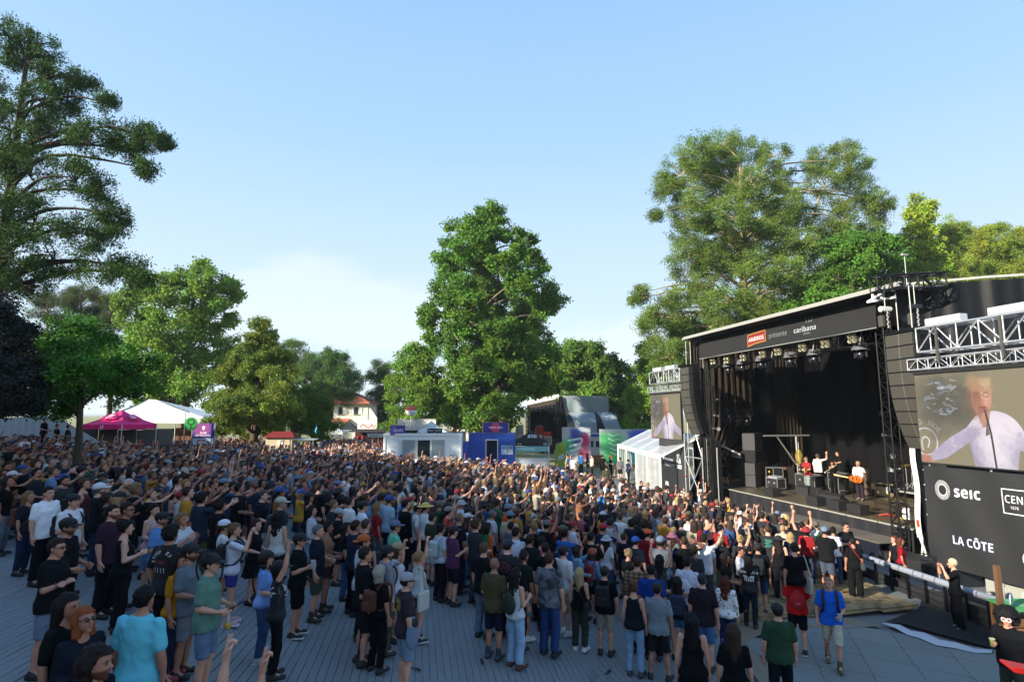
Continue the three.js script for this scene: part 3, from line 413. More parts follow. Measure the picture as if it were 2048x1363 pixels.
// ---------------------------------------------------------------- trees
const leafGeo = new Map();
function spray(kind) { // a twig of small separate leaves about 0.5 m across
  if (leafGeo.has(kind)) return leafGeo.get(kind);
  const R = rng(kind.length * 31 + kind.charCodeAt(0)), pos = [], N = { broad: 13, small: 20, needle: 22, locust: 22, drop: 16 }[kind], W = { broad: 0.105, small: 0.055, needle: 0.024, locust: 0.034, drop: 0.075 }[kind], Ln = { broad: 0.15, small: 0.09, needle: 0.15, locust: 0.095, drop: 0.14 }[kind];
  for (let i = 0; i < N; i++) {
    const th = R() * 6.283, ph = Math.acos(2 * R() - 1), r = 0.27 * Math.cbrt(R()), c = V(r * Math.sin(ph) * Math.cos(th), r * Math.cos(ph) * (kind === 'drop' ? 1 : 0.6), r * Math.sin(ph) * Math.sin(th));
    const d = V(R() - 0.5, (R() - 0.5) * 0.8 - (kind === 'drop' ? 0.8 : 0.15), R() - 0.5).normalize(), n = V((R() - 0.5) * 2.6, 0.7, (R() - 0.5) * 2.6), s = d.clone().cross(n).normalize(), up = s.clone().cross(d), k = 0.7 + R() * 0.6, l = Ln * k, w = W * k;
    const a = c, b = c.clone().addScaledVector(d, l * 0.5).addScaledVector(s, w / 2).addScaledVector(up, w * 0.12), e = c.clone().addScaledVector(d, l), f = c.clone().addScaledVector(d, l * 0.5).addScaledVector(s, -w / 2).addScaledVector(up, w * 0.12), m = c.clone().addScaledVector(d, l * 0.5);
    for (const t of [[a, b, m], [b, e, m], [e, f, m], [f, a, m]]) for (const v of t) pos.push(v.x, v.y, v.z);
  }
  const g = new THREE.BufferGeometry(); g.setAttribute('position', new THREE.Float32BufferAttribute(pos, 3)); g.computeVertexNormals(); leafGeo.set(kind, g); return g;
}
const leafMats = new Map();
const leafMat = tr => { if (!leafMats.has(tr)) leafMats.set(tr, new THREE.MeshPhysicalMaterial({ color: 0xffffff, roughness: 0.75, specularIntensity: 0.35, side: THREE.DoubleSide, transmission: tr, thickness: 0 })); return leafMats.get(tr); };
function barkMat(hex) { return mat(hex, { roughness: 0.95 }); }
function limb(a, b, r0, r1, R, bend = 0.12) { const A = V(...a), B = V(...b), L = A.distanceTo(B), m1 = A.clone().lerp(B, 0.35).add(V((R() - 0.5) * L * bend, L * bend * 0.6, (R() - 0.5) * L * bend)), m2 = A.clone().lerp(B, 0.7).add(V((R() - 0.5) * L * bend, L * bend * 0.5, (R() - 0.5) * L * bend)), cv = new THREE.CatmullRomCurve3([A, m1, m2, B]), g = new THREE.TubeGeometry(cv, 8, 1, 6, false), p = g.attributes.position; for (let i = 0; i <= 8; i++) { const c = cv.getPointAt(i / 8), r = lerp(r0, r1, i / 8); for (let j = 0; j <= 6; j++) { const k = i * 7 + j; p.setXYZ(k, c.x + (p.getX(k) - c.x) * r, c.y + (p.getY(k) - c.y) * r, c.z + (p.getZ(k) - c.z) * r); } } g.computeVertexNormals(); return [g, cv]; }
// blobs: [px, py, radius px, depth offset m, vertical squash]; read off the photograph and set at the tree's own distance
let leafTotal = 0;
function tree(name, text, o) {
  const R = rng(o.seed || Math.floor(o.x * 7 + o.d * 13)), base = o.base || (p => [p[0], groundY(p[0], p[2]), p[2]])(at(o.x, 800, o.d)), t = thing(name, text, 'tree', [0, 0, 0], 0, o.group), mpp = o.d / FPX;
  const blobs = o.world || o.blobs.map(([px, py, r, dz = 0, sq = 0.85]) => { const d = o.d + dz, p = at(px, py, d); return [...p, r * d / FPX, sq]; });
  const top = o.top ? at(o.top[0], o.top[1], o.d) : [blobs.reduce((s, b) => s + b[0], 0) / blobs.length, blobs.reduce((s, b) => Math.max(s, b[1]), -99), base[2]], wood = [], tr = o.tr || 0.35;
  const [tg, tcv] = limb(base, top, tr, tr * 0.16, R, 0.05); const fl = rod([base[0], base[1] - 0.3, base[2]], [base[0], base[1] + 0.7, base[2]], tr * 1.45, tr * 0.97, 9); wood.push(tg, fl);
  if (o.twin) { const [g2] = limb([base[0] + 0.2, base[1] + 1, base[2]], at(o.twin[0], o.twin[1], o.d), tr * 0.8, tr * 0.15, R, 0.08); wood.push(g2); }
  const mats4 = [], cols = [], kind = o.kind || 'broad', dens = o.dens || 1, sc = o.leaf || 1, C = o.col || [0.06, 0.095, 0.022], m = new THREE.Matrix4(), q = new THREE.Quaternion();
  for (const [bx, by, bz, br, sq] of blobs) {
    // limb from the trunk to the clump
    const h = clamp((by - br * 0.9 - base[1]) / Math.max(1, top[1] - base[1]), 0.12, 0.92), a = tcv.getPointAt(h).toArray(), [lg] = limb(a, [bx, by, bz], Math.max(0.05, tr * 0.42 * (1 - h * 0.6)), 0.03, R, 0.2); wood.push(lg);
    const nsub = Math.max(5, Math.round((o.sub || 13) * (br > 2.5 ? 1.25 : 1)));
    for (let s = 0; s < nsub; s++) {
      const th = R() * 6.283, ct = 2 * R() - 1, stt = Math.sqrt(1 - ct * ct), rr = br * (0.45 + 0.5 * Math.sqrt(R())), sx = bx + rr * stt * Math.cos(th), sy = by + rr * ct * sq, sz = bz + rr * stt * Math.sin(th), sr = br * (0.22 + 0.2 * R()) * (o.clump || 1), tone = 0.72 + 0.56 * R(), warm = (R() - 0.5) * 0.3;
      if (s % 2 === 0) wood.push(limb([bx, by - br * 0.2, bz], [sx, sy, sz], 0.035 + 0.008 * br, 0.012, R, 0.2)[0]);
      const n = Math.round(dens * 29 * Math.pow(sr / (0.5 * sc), 1.85)) + 5;
      for (let k = 0; k < n; k++) {
        const a1 = R() * 6.283, c1 = 2 * R() - 1, s1 = Math.sqrt(1 - c1 * c1), r1 = sr * (R() < (o.loose || 0.16) ? 1 + (o.loose ? 1.0 : 0.6) * R() : Math.pow(R(), 0.4)), x = sx + r1 * s1 * Math.cos(a1), y = sy + r1 * c1 * 0.8, z = sz + r1 * s1 * Math.sin(a1);
        q.setFromEuler(new THREE.Euler((R() - 0.5) * 1.3, R() * 6.283, (R() - 0.5) * 1.3)); const f = sc * (0.75 + 0.6 * R()); m.compose(V(x, y, z), q, V(f, f, f)); mats4.push(m.clone()); const b = tone * (0.8 + 0.4 * R()); cols.push([C[0] * b * (1 + warm) * 1.5, C[1] * b * 1.75, C[2] * b * (1 - warm) * 0.85]);
      }
    }
  }
  part('trunk', wood.map(g => { g.deleteAttribute('uv'); return g; }), barkMat(o.bark || '#4b4033'), t);
  const im = new THREE.InstancedMesh(spray(kind), leafMat(o.trans ?? 0.35), mats4.length); im.name = 'crown'; im.castShadow = im.receiveShadow = true; const cc = new THREE.Color(); mats4.forEach((mm, i) => { im.setMatrixAt(i, mm); im.setColorAt(i, cc.setRGB(...cols[i])); }); t.add(im); leafTotal += mats4.length; return t;
}
// fills an outline with clumps: rows of [y, xLeft, xRight] in the photograph
function fill(rows, r, seed, dz = 0.8, sq = 0.85) { const R = rng(seed), out = []; for (const [y, a, b] of rows) { const w = b - a, n = Math.max(1, Math.round(w / (r * 1.25))); for (let i = 0; i < n; i++) { const f = n === 1 ? 0.5 : i / (n - 1), rr = r * (0.8 + 0.45 * R()), x = lerp(a + rr * 0.75, b - rr * 0.75, f) + (R() - 0.5) * r * 0.5, edge = 1 - Math.pow(Math.abs(f * 2 - 1), 2); out.push([x, y + (R() - 0.5) * r * 0.6, rr, (R() * 2 - 1) * dz * w / 60 * (0.3 + edge), sq]); } } return out; }
const GL = [0.085, 0.135, 0.022], GD = [0.045, 0.085, 0.022], GY2 = [0.12, 0.15, 0.028], GO = [0.088, 0.118, 0.036];
tree('locust_tree', 'tall dark locust tree with bare lower limbs at the top left of the photo', { x: -90, d: 30, tr: 0.5, top: [60, 60], kind: 'locust', leaf: 1.35, dens: 0.8, sub: 16, clump: 0.76, loose: 0.34, seed: 3, col: [0.03, 0.058, 0.016], trans: 0.2, bark: '#3d352e',
  blobs: [[20, 70, 42, 0], [75, 85, 42, 0.4], [40, 118, 30, 0.3], [105, 155, 34, 0], [165, 155, 28, 0.6], [-10, 190, 62, 0.8], [85, 200, 45, -0.4], [135, 200, 32, 0.5], [213, 205, 20, 0], [20, 250, 60, 0], [110, 265, 60, 0.7], [180, 280, 50, 0], [245, 270, 42, 0.6], [300, 275, 34, 0], [330, 285, 18, 0.3], [270, 300, 30, 0.4], [292, 338, 22, 0], [-20, 330, 70, 1], [60, 340, 62, 0], [150, 355, 55, -0.6], [205, 390, 42, 0.3], [232, 430, 26, 0], [-10, 430, 70, 0], [70, 435, 62, 0.8], [150, 450, 55, 0], [215, 470, 38, 0.3], [20, 500, 62, -0.5], [110, 510, 60, 0.4], [200, 525, 50, 0], [255, 540, 38, 0.5], [280, 560, 24, 0], [60, 570, 40, 0.6], [-40, 540, 60, 0]] });
tree('maple_tree', 'round dark green shade tree with slim trunk standing in the crowd at the left', { x: 158, d: 21, tr: 0.17, top: [165, 690], kind: 'small', leaf: 1.0, dens: 1.2, seed: 4, col: [0.04, 0.1, 0.014], trans: 0.3, blobs: [...fill([[668, 95, 225], [702, 50, 275], [740, 30, 300], [775, 36, 292]], 38, 5, 1.3), [70, 808, 28, 0.3], [120, 815, 24, 0]] });
tree('copper_beech', 'very dark purple-leaved tree hanging in at the left edge', { x: -60, d: 17, tr: 0.2, top: [-30, 600], kind: 'small', leaf: 0.9, dens: 1.3, seed: 6, col: [0.02, 0.018, 0.028], trans: 0.15, blobs: [...fill([[625, -80, 45], [670, -100, 60], [720, -100, 72], [770, -100, 95], [810, -90, 80]], 36, 8, 0.9)] });
for (const [i, x, yt, w] of [[0, 95, 580, 60], [1, 165, 568, 70], [2, 222, 590, 50]]) tree('pine_tree', ['left one of the three dark pines, nearest the locust tree', 'middle one of the three dark pines, with flat spreading top', 'right one of the three dark pines, half hidden by the bright green tree'][i], { x, d: 72, tr: 0.35, top: [x, yt], kind: 'needle', leaf: 2.0, dens: 1.4, seed: 11 + i, sub: 9, col: [0.05, 0.058, 0.025], bark: '#54402f', blobs: [[x, yt + 14, 26, 0, 0.5], [x - w * 0.4, yt + 26, 22, 1, 0.45], [x + w * 0.4, yt + 24, 22, -1, 0.45], [x - w * 0.15, yt + 48, 24, 0, 0.5], [x + w * 0.35, yt + 60, 22, 1, 0.5], [x, yt + 95, 26, 0, 0.5], [x - w * 0.4, yt + 110, 26, 0, 0.6], [x + w * 0.4, yt + 130, 26, 0, 0.6], [x, yt + 165, 34, 0, 0.8]] });
tree('plane_tree', 'large bright green tree with open crown behind the white marquee', { x: 372, d: 62, tr: 0.6, top: [390, 560], kind: 'broad', leaf: 1.55, dens: 0.95, seed: 15, sub: 12, col: [0.115, 0.17, 0.035], bark: '#5c5344', blobs: [[405, 535, 20, 0], [355, 560, 28, 1], [410, 565, 32, -1], [455, 570, 24, 0], [475, 590, 14, 1], [310, 575, 32, 0], [265, 605, 36, 1], [330, 610, 42, -2], [395, 605, 40, 1], [440, 610, 26, 0], [460, 640, 16, 1], [290, 650, 46, 1], [350, 660, 48, -2], [410, 660, 36, 0], [448, 690, 26, 1], [300, 700, 46, -1], [365, 710, 50, 0], [420, 720, 42, 1], [320, 750, 46, 0], [385, 770, 44, -1], [340, 800, 34, 0], [300, 790, 30, 0]] });
tree('linden_tree', 'conical yellow-green linden tree with low hanging branches and small flags', { x: 510, d: 47, tr: 0.4, top: [517, 650], kind: 'drop', leaf: 1.15, dens: 1.0, seed: 17, sub: 12, col: [0.105, 0.125, 0.03], blobs: fill([[655, 506, 528], [680, 488, 548], [705, 470, 566], [732, 452, 582], [760, 436, 592], [790, 420, 600], [820, 412, 604], [846, 420, 596]], 27, 18, 1.5) });
tree('round_tree', 'small round-topped tree just left of the tiled house', { x: 632, d: 52, tr: 0.25, top: [632, 780], kind: 'small', leaf: 1.4, dens: 1, seed: 19, col: [0.07, 0.11, 0.02], blobs: fill([[785, 612, 648], [810, 590, 662], [838, 585, 668], [858, 590, 660]], 22, 20, 1.2) });
tree('broadleaf_tree', 'left one of two dark trees rising behind the conical linden and the house', { x: 600, d: 95, tr: 0.4, kind: 'small', leaf: 2.2, dens: 1, seed: 22, col: [0.075, 0.11, 0.04], blobs: fill([[690, 570, 612], [715, 560, 645], [750, 565, 670], [785, 580, 670], [820, 580, 670]], 26, 23, 1.5) });
tree('broadleaf_tree', 'right one of two dark trees behind the chimney of the tiled house', { x: 675, d: 90, tr: 0.4, kind: 'small', leaf: 2.1, dens: 1.1, seed: 25, col: [0.045, 0.085, 0.03], blobs: fill([[716, 640, 690], [740, 622, 712], [770, 630, 715], [800, 635, 720], [825, 640, 730]], 24, 26, 1.5) });
tree('cedar_tree', 'olive-brown conifer to the right of the tiled house', { x: 772, d: 96, tr: 0.4, kind: 'needle', leaf: 2.4, dens: 1.6, seed: 28, col: [0.05, 0.07, 0.028], blobs: fill([[735, 750, 780], [755, 742, 795], [780, 738, 800], [810, 742, 800], [840, 745, 800]], 22, 29, 1.5, 0.6) });
tree('ash_tree', 'fresh green tree left of the tallest central tree', { x: 835, d: 63, tr: 0.35, kind: 'drop', leaf: 1.5, dens: 1, seed: 31, col: [0.095, 0.15, 0.03], blobs: fill([[715, 800, 870], [745, 785, 890], [775, 778, 900], [805, 775, 905], [835, 780, 905], [855, 775, 900]], 30, 32, 1.5) });
tree('maple_tree', 'tallest tree in the centre of the photo with a dome-shaped green crown', { x: 965, d: 60, tr: 0.62, top: [975, 440], twin: [1000, 520], kind: 'broad', leaf: 1.35, dens: 0.8, seed: 34, sub: 13, col: [0.062, 0.12, 0.018], bark: '#6b6250', blobs: fill([[432, 945, 1010], [462, 905, 1045], [498, 880, 1070], [535, 878, 1080], [570, 870, 1098], [606, 852, 1125], [640, 846, 1120], [672, 856, 1105], [705, 885, 1100]], 31, 35, 1.5) });
tree('maple_tree', 'broad lower green tree directly in front of the tallest central tree', { x: 1005, d: 57, tr: 0.4, top: [1000, 690], kind: 'broad', leaf: 1.35, dens: 1.1, seed: 37, sub: 13, col: [0.064, 0.112, 0.018], blobs: fill([[680, 955, 1060], [712, 920, 1100], [745, 900, 1115], [778, 890, 1108], [805, 895, 1055], [832, 905, 1030]], 32, 38, 1.6) });
tree('chestnut_tree', 'rounded green tree behind the grey tarpaulin roof of the small stage', { x: 1150, d: 84, tr: 0.4, kind: 'broad', leaf: 1.9, dens: 1, seed: 41, col: [0.075, 0.125, 0.025], blobs: fill([[705, 1120, 1180], [728, 1095, 1210], [758, 1085, 1225], [790, 1080, 1230], [820, 1090, 1230], [845, 1100, 1235]], 32, 42, 1.5) });
tree('chestnut_tree', 'dark green tree between the small stage and the left screen', { x: 1240, d: 80, tr: 0.35, kind: 'broad', leaf: 1.8, dens: 1.1, seed: 44, col: [0.05, 0.09, 0.02], blobs: fill([[722, 1205, 1245], [745, 1200, 1262], [775, 1205, 1270], [805, 1210, 1275], [840, 1215, 1275], [862, 1220, 1275]], 26, 45, 1.5) });
tree('hornbeam_tree', 'bright light green columnar tree just left of the left screen', { x: 1295, d: 66, tr: 0.3, kind: 'drop', leaf: 1.5, dens: 1.1, seed: 47, col: [0.11, 0.175, 0.03], blobs: fill([[712, 1285, 1310], [740, 1272, 1330], [770, 1268, 1345], [800, 1262, 1350], [830, 1262, 1350], [860, 1265, 1350]], 25, 48, 1.5) });
tree('poplar_tree', 'huge olive-green poplar with wide open crown behind the stage roof', { x: 1520, d: 58, tr: 0.75, top: [1480, 330], twin: [1640, 390], kind: 'small', leaf: 1.5, dens: 0.9, seed: 51, sub: 16, clump: 0.85, loose: 0.3, col: GO, bark: '#8a7d5f', blobs: [...fill([[285, 1420, 1490], [315, 1360, 1570], [350, 1325, 1590], [390, 1320, 1600], [430, 1335, 1640], [470, 1345, 1680], [505, 1350, 1700], [545, 1350, 1690], [585, 1330, 1680], [620, 1290, 1640], [655, 1285, 1560], [690, 1300, 1480], [715, 1310, 1420]], 40, 52, 1.5), [1640, 320, 38, 1], [1690, 320, 42, -1], [1720, 350, 34, 1], [1650, 365, 44, 0], [1700, 390, 48, 1], [1750, 400, 36, 0], [1770, 410, 20, 1], [1690, 440, 44, 0], [1740, 440, 30, 1], [1310, 430, 16, 0], [1285, 585, 22, 0], [1272, 600, 14, 0], [1330, 360, 24, 0], [1300, 640, 22, 0]] });
tree('oak_tree', 'dense deep green tree between the olive poplar and the light poplars', { x: 1720, d: 50, tr: 0.4, kind: 'broad', leaf: 1.2, dens: 1.1, seed: 55, col: [0.05, 0.105, 0.018], blobs: fill([[475, 1690, 1790], [505, 1665, 1800], [540, 1640, 1800], [575, 1610, 1790], [605, 1590, 1740], [635, 1560, 1690]], 34, 56, 1.4) });
tree('poplar_tree', 'narrow pointed yellow-green poplar above the right corner of the stage roof', { x: 1845, d: 66, tr: 0.35, top: [1843, 410], kind: 'broad', leaf: 1.5, dens: 0.9, seed: 58, col: [0.155, 0.19, 0.03], blobs: fill([[412, 1836, 1852], [440, 1820, 1866], [470, 1808, 1880], [505, 1800, 1890], [540, 1798, 1900], [575, 1795, 1900]], 24, 59, 1.3) });
for (const [i, x, y] of [[0, 1915, 455], [1, 1975, 462], [2, 2045, 470]]) tree('poplar_tree', ['first round-topped yellow-green tree right of the pointed poplar', 'second round-topped yellow-green tree right of the pointed poplar', 'yellow-green tree at the right edge above the black drape'][i], { x, d: 70, tr: 0.35, kind: 'small', leaf: 1.8, dens: 1.15, seed: 61 + i, col: [0.15, 0.17, 0.035], blobs: fill([[y + 5, x - 26, x + 26], [y + 32, x - 44, x + 44], [y + 60, x - 50, x + 50], [y + 90, x - 52, x + 52], [y + 118, x - 52, x + 52]], 26, 62 + i, 1.3) });
// more trees stand close together in the park on the sunny side, outside the photograph; the square lies in their shade
{
  const t = SUN.clone().negate(), c0 = [2.2, -23.5], along = [0.6, 0.8];
  for (let i = -3; i < 9; i++) {
    const R = rng(300 + i), s = -16 + i * 7, dist = 42 + (i % 2) * 6, lx = c0[0] + along[0] * s - t.x / Math.hypot(t.x, t.z) * dist, lz = c0[1] + along[1] * s - t.z / Math.hypot(t.x, t.z) * dist, gy = groundY(lx, lz), H = 1.1 + dist * 0.385 + (R() - 0.5) * 1.6, world = [];
    const u = lx / Math.max(1, -lz); if (lz < -8 && u > -0.98) continue;
    for (let k = 0; k < 16; k++) { const f = k / 15, y = lerp(2.5, H - 2.4, f), a = k * 2.4, r = 3.0 * Math.sin(Math.PI * clamp(0.25 + f * 0.7)); world.push([lx + Math.cos(a) * r, y, lz + Math.sin(a) * r, 3.0 - f * 0.5, 0.85]); }
    tree('park_tree', `dense green park tree, number ${i + 4} along the shading row beyond the left edge`, { x: 0, d: 40, base: [lx, gy, lz], world, tr: 0.4, kind: 'broad', leaf: 2.6, dens: 1.3, seed: 315 + i, sub: 12, col: [0.05, 0.09, 0.02], trans: 0.2, group: 'park trees on the sunny side' });
  }
}
console.log('leaf sprays', leafTotal);
// ---------------------------------------------------------------- the main stage (in the stage's own axes: X into it, Z along its front)
const BLK = mat('#101113', { roughness: 0.75 }), BLKM = mat('#0c0c0e', { roughness: 0.45, metalness: 0.3 }), ALU = mat('#c4c6c8', { roughness: 0.35, metalness: 0.75 }), STEEL = mat('#a3a59f', { roughness: 0.5, metalness: 0.5 }), DRAPE = mat('#0c0c0e', { roughness: 0.95, specularIntensity: 0.2 }), WING = mat('#2a231e', { roughness: 0.95, specularIntensity: 0.2 }), WHT = mat('#c9cac8', { roughness: 0.6 }), GRILLE = mat('#38362f', { roughness: 0.7 }), CASE = mat('#1b1c1f', { roughness: 0.6 });
const stageAt = (name, text, cat, group) => thing(name, text, cat, st(0, 0, 0), STA, group);
const pleat = (n, a, s = 0) => (u, v) => a * (Math.sin(u * n * 6.283 + 2.5 * vnoise(u * 9 + s, v * 2)) + 0.6 * Math.sin(u * n * 15 + s)) * (0.55 + 0.45 * (1 - v));
{
  const t = stageAt('concert_stage', 'large black open-air stage with white roof edge and lettered front banner at the right', 'stage');
  const deckTex = greyTex(256, (u, v) => { const n = fbm(u * 14, v * 14, 4, 4), sc = sstep(0.62, 0.7, fbm(u * 40, v * 6, 9, 3)); return [0.27 + 0.12 * n + 0.12 * sc, 0.24 + 0.11 * n + 0.1 * sc, 0.19 + 0.09 * n + 0.08 * sc]; }); deckTex.colorSpace = THREE.SRGBColorSpace;
  const deckM = ['#ffffff', '#e6e4e0', '#f2efe9'].map(c => new THREE.MeshStandardMaterial({ color: lin(c), map: deckTex, roughness: 0.42 })), R = rng(2);
  for (let i = 0; i < 5; i++) for (let j = 0; j < 8; j++) { const g = box(1.99, 0.05, 1.93, 0.5 + 1 + i * 2, 0.975, -0.4 - 0.97 - j * 1.94), uv = g.attributes.uv; for (let k = 0; k < uv.count; k++) uv.setXY(k, uv.getX(k) * 0.7 + R() * 0.0 + i * 0.31, uv.getY(k) * 0.7 + j * 0.23); part('deck_panel', g, deckM[Math.floor(R() * 3)], t); }
  part('deck_frame', [box(9.8, 0.12, 15.4, 5.5, 0.88, -8.1)], BLK, t);
  part('deck_edge', Array.from({ length: 9 }, (_, i) => box(0.05, 0.055, 1.46, 0.46, 0.975, -1.1 - i * 1.52)), mat('#85847d', { roughness: 0.5 }), t);
  part('skirt', sheet([0.42, -0.5, -0.4], [0.42, -0.5, -15.8], [0.47, 0.935, -15.8], [0.47, 0.935, -0.4], 120, 3, pleat(18, 0.03)), mat('#16161a', { roughness: 0.6 }), t);
  // roof
  part('roof', [box(11.6, 0.05, 14.6, 4.95, 9.72, -6.3, 0, 0, 0.06)], mat('#8f908c', { roughness: 0.6 }), t);
  part('roof_edge', [box(0.09, 0.13, 14.4, -0.98, 9.38, -6.0), box(0.12, 0.05, 14.4, -0.86, 9.47, -6.0)], mat('#8b8b86', { roughness: 0.6 }), t);
  part('roof_lining', [box(0.95, 0.03, 13.6, -0.45, 9.3, -6.1)], BLK, t);
  part('roof_bracket', [beam([-0.96, 9.3, 0.85], [-0.96, 9.02, -0.1], 0.07, 0.07), beam([-0.96, 9.02, -0.1], [-0.9, 8.98, 1.0], 0.07, 0.07), beam([-0.96, 9.32, 0.5], [-0.96, 9.0, 0.5], 0.07, 0.07), beam([-0.96, 9.3, 0.15], [-0.96, 9.0, 0.15], 0.06, 0.06)], WHT, t);

  const bm = new THREE.MeshStandardMaterial({ roughness: 0.8, map: canvasTex(2048, 200, (c, W, H) => {
    c.fillStyle = '#101114'; c.fillRect(0, 0, W, H); const X = 760; c.save(); c.translate(X, 62); c.rotate(-0.03); c.fillStyle = '#8a6522'; c.beginPath(); c.moveTo(-6, 0); c.lineTo(232, -10); c.lineTo(236, 96); c.quadraticCurveTo(110, 92, -8, 112); c.fill(); c.fillStyle = '#6e1417'; c.beginPath(); c.moveTo(3, 8); c.lineTo(224, -1); c.lineTo(227, 87); c.quadraticCurveTo(110, 82, 1, 100); c.fill(); c.fillStyle = '#b5b5b5'; c.font = 'bold 50px sans-serif'; c.fillText('ANDROS', 10, 70); c.restore();
    c.fillStyle = '#6c7178'; c.font = '52px sans-serif'; c.fillText('présente', X + 272, 130); c.fillStyle = '#8f959e'; c.font = 'bold 56px sans-serif'; c.fillText('caribana', X + 548, 130); c.strokeStyle = '#8d949c'; c.lineWidth = 4; for (const [a, b] of [[690, 676], [712, 714], [730, 752]]) { c.beginPath(); c.moveTo(X + a, 66); c.lineTo(X + b, 22); c.stroke(); } c.font = '18px sans-serif'; c.fillText('FESTIVAL', X + 652, 156);
  }) });
  part('front_banner', sheet([-0.3, 8.17, -12.6], [-0.3, 8.17, -0.45], [-0.26, 9.28, -0.45], [-0.26, 9.28, -12.6].map((v, i) => v), 40, 6, (u, v) => 0.03 * Math.sin(u * 17) * (1 - v) + 0.05 * (1 - v) * vnoise(u * 8, v * 2)), bm, t);
  part('banner_hem', rod([-0.31, 8.16, -0.45], [-0.31, 8.16, -12.6], 0.022), STEEL, t);
  // drapes: back, far wing, near wing
  part('back_drape', sheet([10.3, 0.9, 0.2], [10.3, 0.9, -16.2], [10.3, 10.6, -16.2], [10.3, 10.6, 0.2], 90, 4, pleat(14, 0.06, 4)), DRAPE, t);
  const wing = sheet([0.9, 0.98, -15.3], [4.6, 1.1, -15.3], [5.2, 9.2, -15.3], [0.8, 9.2, -15.3], 70, 20, null); { const p = wing.attributes.position; for (let i = 0; i < p.count; i++) { const v = (p.getY(i) - 1) / 8.2, u = (p.getX(i) - 0.85) / 4.2, pinch = 1 - 0.5 * Math.exp(-Math.pow((v - 0.12) / 0.2, 2)); p.setX(i, 0.85 + (p.getX(i) - 0.85) * pinch); p.setZ(i, -15.25 + 0.14 * Math.sin(u * 62 + 2 * vnoise(u * 8, v * 3)) * (0.5 + 0.5 * v)); } wing.computeVertexNormals(); } part('wing_curtain', wing, WING, t);
  part('wing_curtain', sheet([6.4, 0.98, -15.2], [8.2, 0.98, -15.2], [8.2, 9.2, -15.2], [6.4, 9.2, -15.2], 40, 4, pleat(7, 0.07, 2)), WING, t);
  part('side_drape', sheet([0.7, 0.9, -15.5], [10.9, 0.9, -15.5], [10.9, 10.4, -15.5], [0.7, 9.7, -15.5], 60, 3, pleat(9, 0.04, 9)), DRAPE, t);
  part('near_drape', sheet([10.8, 0.9, -0.2], [0.6, 0.9, -0.2], [0.6, 9.75, -0.2], [10.8, 10.3, -0.2], 60, 3, pleat(9, 0.05, 7)), DRAPE, t);
  // corner towers
  part('tower', truss([0.15, -0.3, -0.62], [0.15, 9.4, -0.62], 0.34, 0.34, 0.36, 0.03, 0.016, [1, 0, 0]), BLKM, t);
  part('tower', truss([0.15, -0.3, -13.1], [0.15, 9.4, -13.1], 0.42, 0.42, 0.42, 0.035, 0.018, [1, 0, 0]), BLKM, t);
  part('tower', truss([0.1, -0.3, -12.45], [0.1, 8.2, -12.45], 0.22, 0.22, 0.34, 0.028, 0.014, [1, 0, 0]), BLKM, t);
  part('ladder', [rod([0.0, 1, -12.78], [0.0, 9.2, -12.78], 0.03), ...Array.from({ length: 24 }, (_, i) => rod([0.0, 1.2 + i * 0.33, -12.78], [0.12, 1.2 + i * 0.33, -12.45], 0.014, 0.014, 5))], mat('#77786f', { roughness: 0.4, metalness: 0.6 }), t);
}
{
  const t = stageAt('stage_side_drape', 'high black drape in soft folds closing the near side of the stage', 'drape');
  const fz = pleat(6, 0.09, 3);
  part('drape', sheet([0.75, -0.4, -0.1], [7.6, -0.4, 4.4], [7.6, 9.72, 4.4], [-0.1, 9.55, 0.28], 80, 14, (u, v) => fz(u, v) * (0.35 + v)), mat('#0f1115', { roughness: 0.55, specularIntensity: 0.5 }), t);
  part('drape', sheet([0.78, -0.4, -0.3], [0.78, -0.4, 2.2], [0.7, 6.0, 2.2], [0.7, 6.0, -0.3], 16, 3, pleat(3, 0.05, 1)), mat('#121316', { roughness: 0.7 }), t);
  part('top_edge', [beam([-0.1, 9.6, 0.3], [2.3, 9.72, 1.55], 0.06, 0.08), beam([2.3, 9.72, 1.55], [7.6, 9.78, 4.4], 0.06, 0.08)], mat('#9a9a95'), t);
  part('ballast_strap', [sheet([0.42, 0.75, -0.2], [0.4, 0.75, 0.03], [0.3, 4.0, 0.16], [0.3, 4.0, -0.06], 4, 16, (u, v) => 0.04 * Math.sin(v * 9)), tube([[0.4, 0.8, -0.1], [0.38, 0.3, 0.1], [0.2, 0.1, 0.3], [0.05, -0.1, 0.5]], 0.035), tube([[0.42, 0.8, 0.0], [0.42, 0.35, -0.05], [0.4, 0.05, -0.1]], 0.03)], mat('#c9c7bd', { roughness: 0.6 }), t);
  part('red_marker', box(0.03, 0.24, 0.12, 0.36, 1.25, -0.06), mat('#a8321f'), t);
}
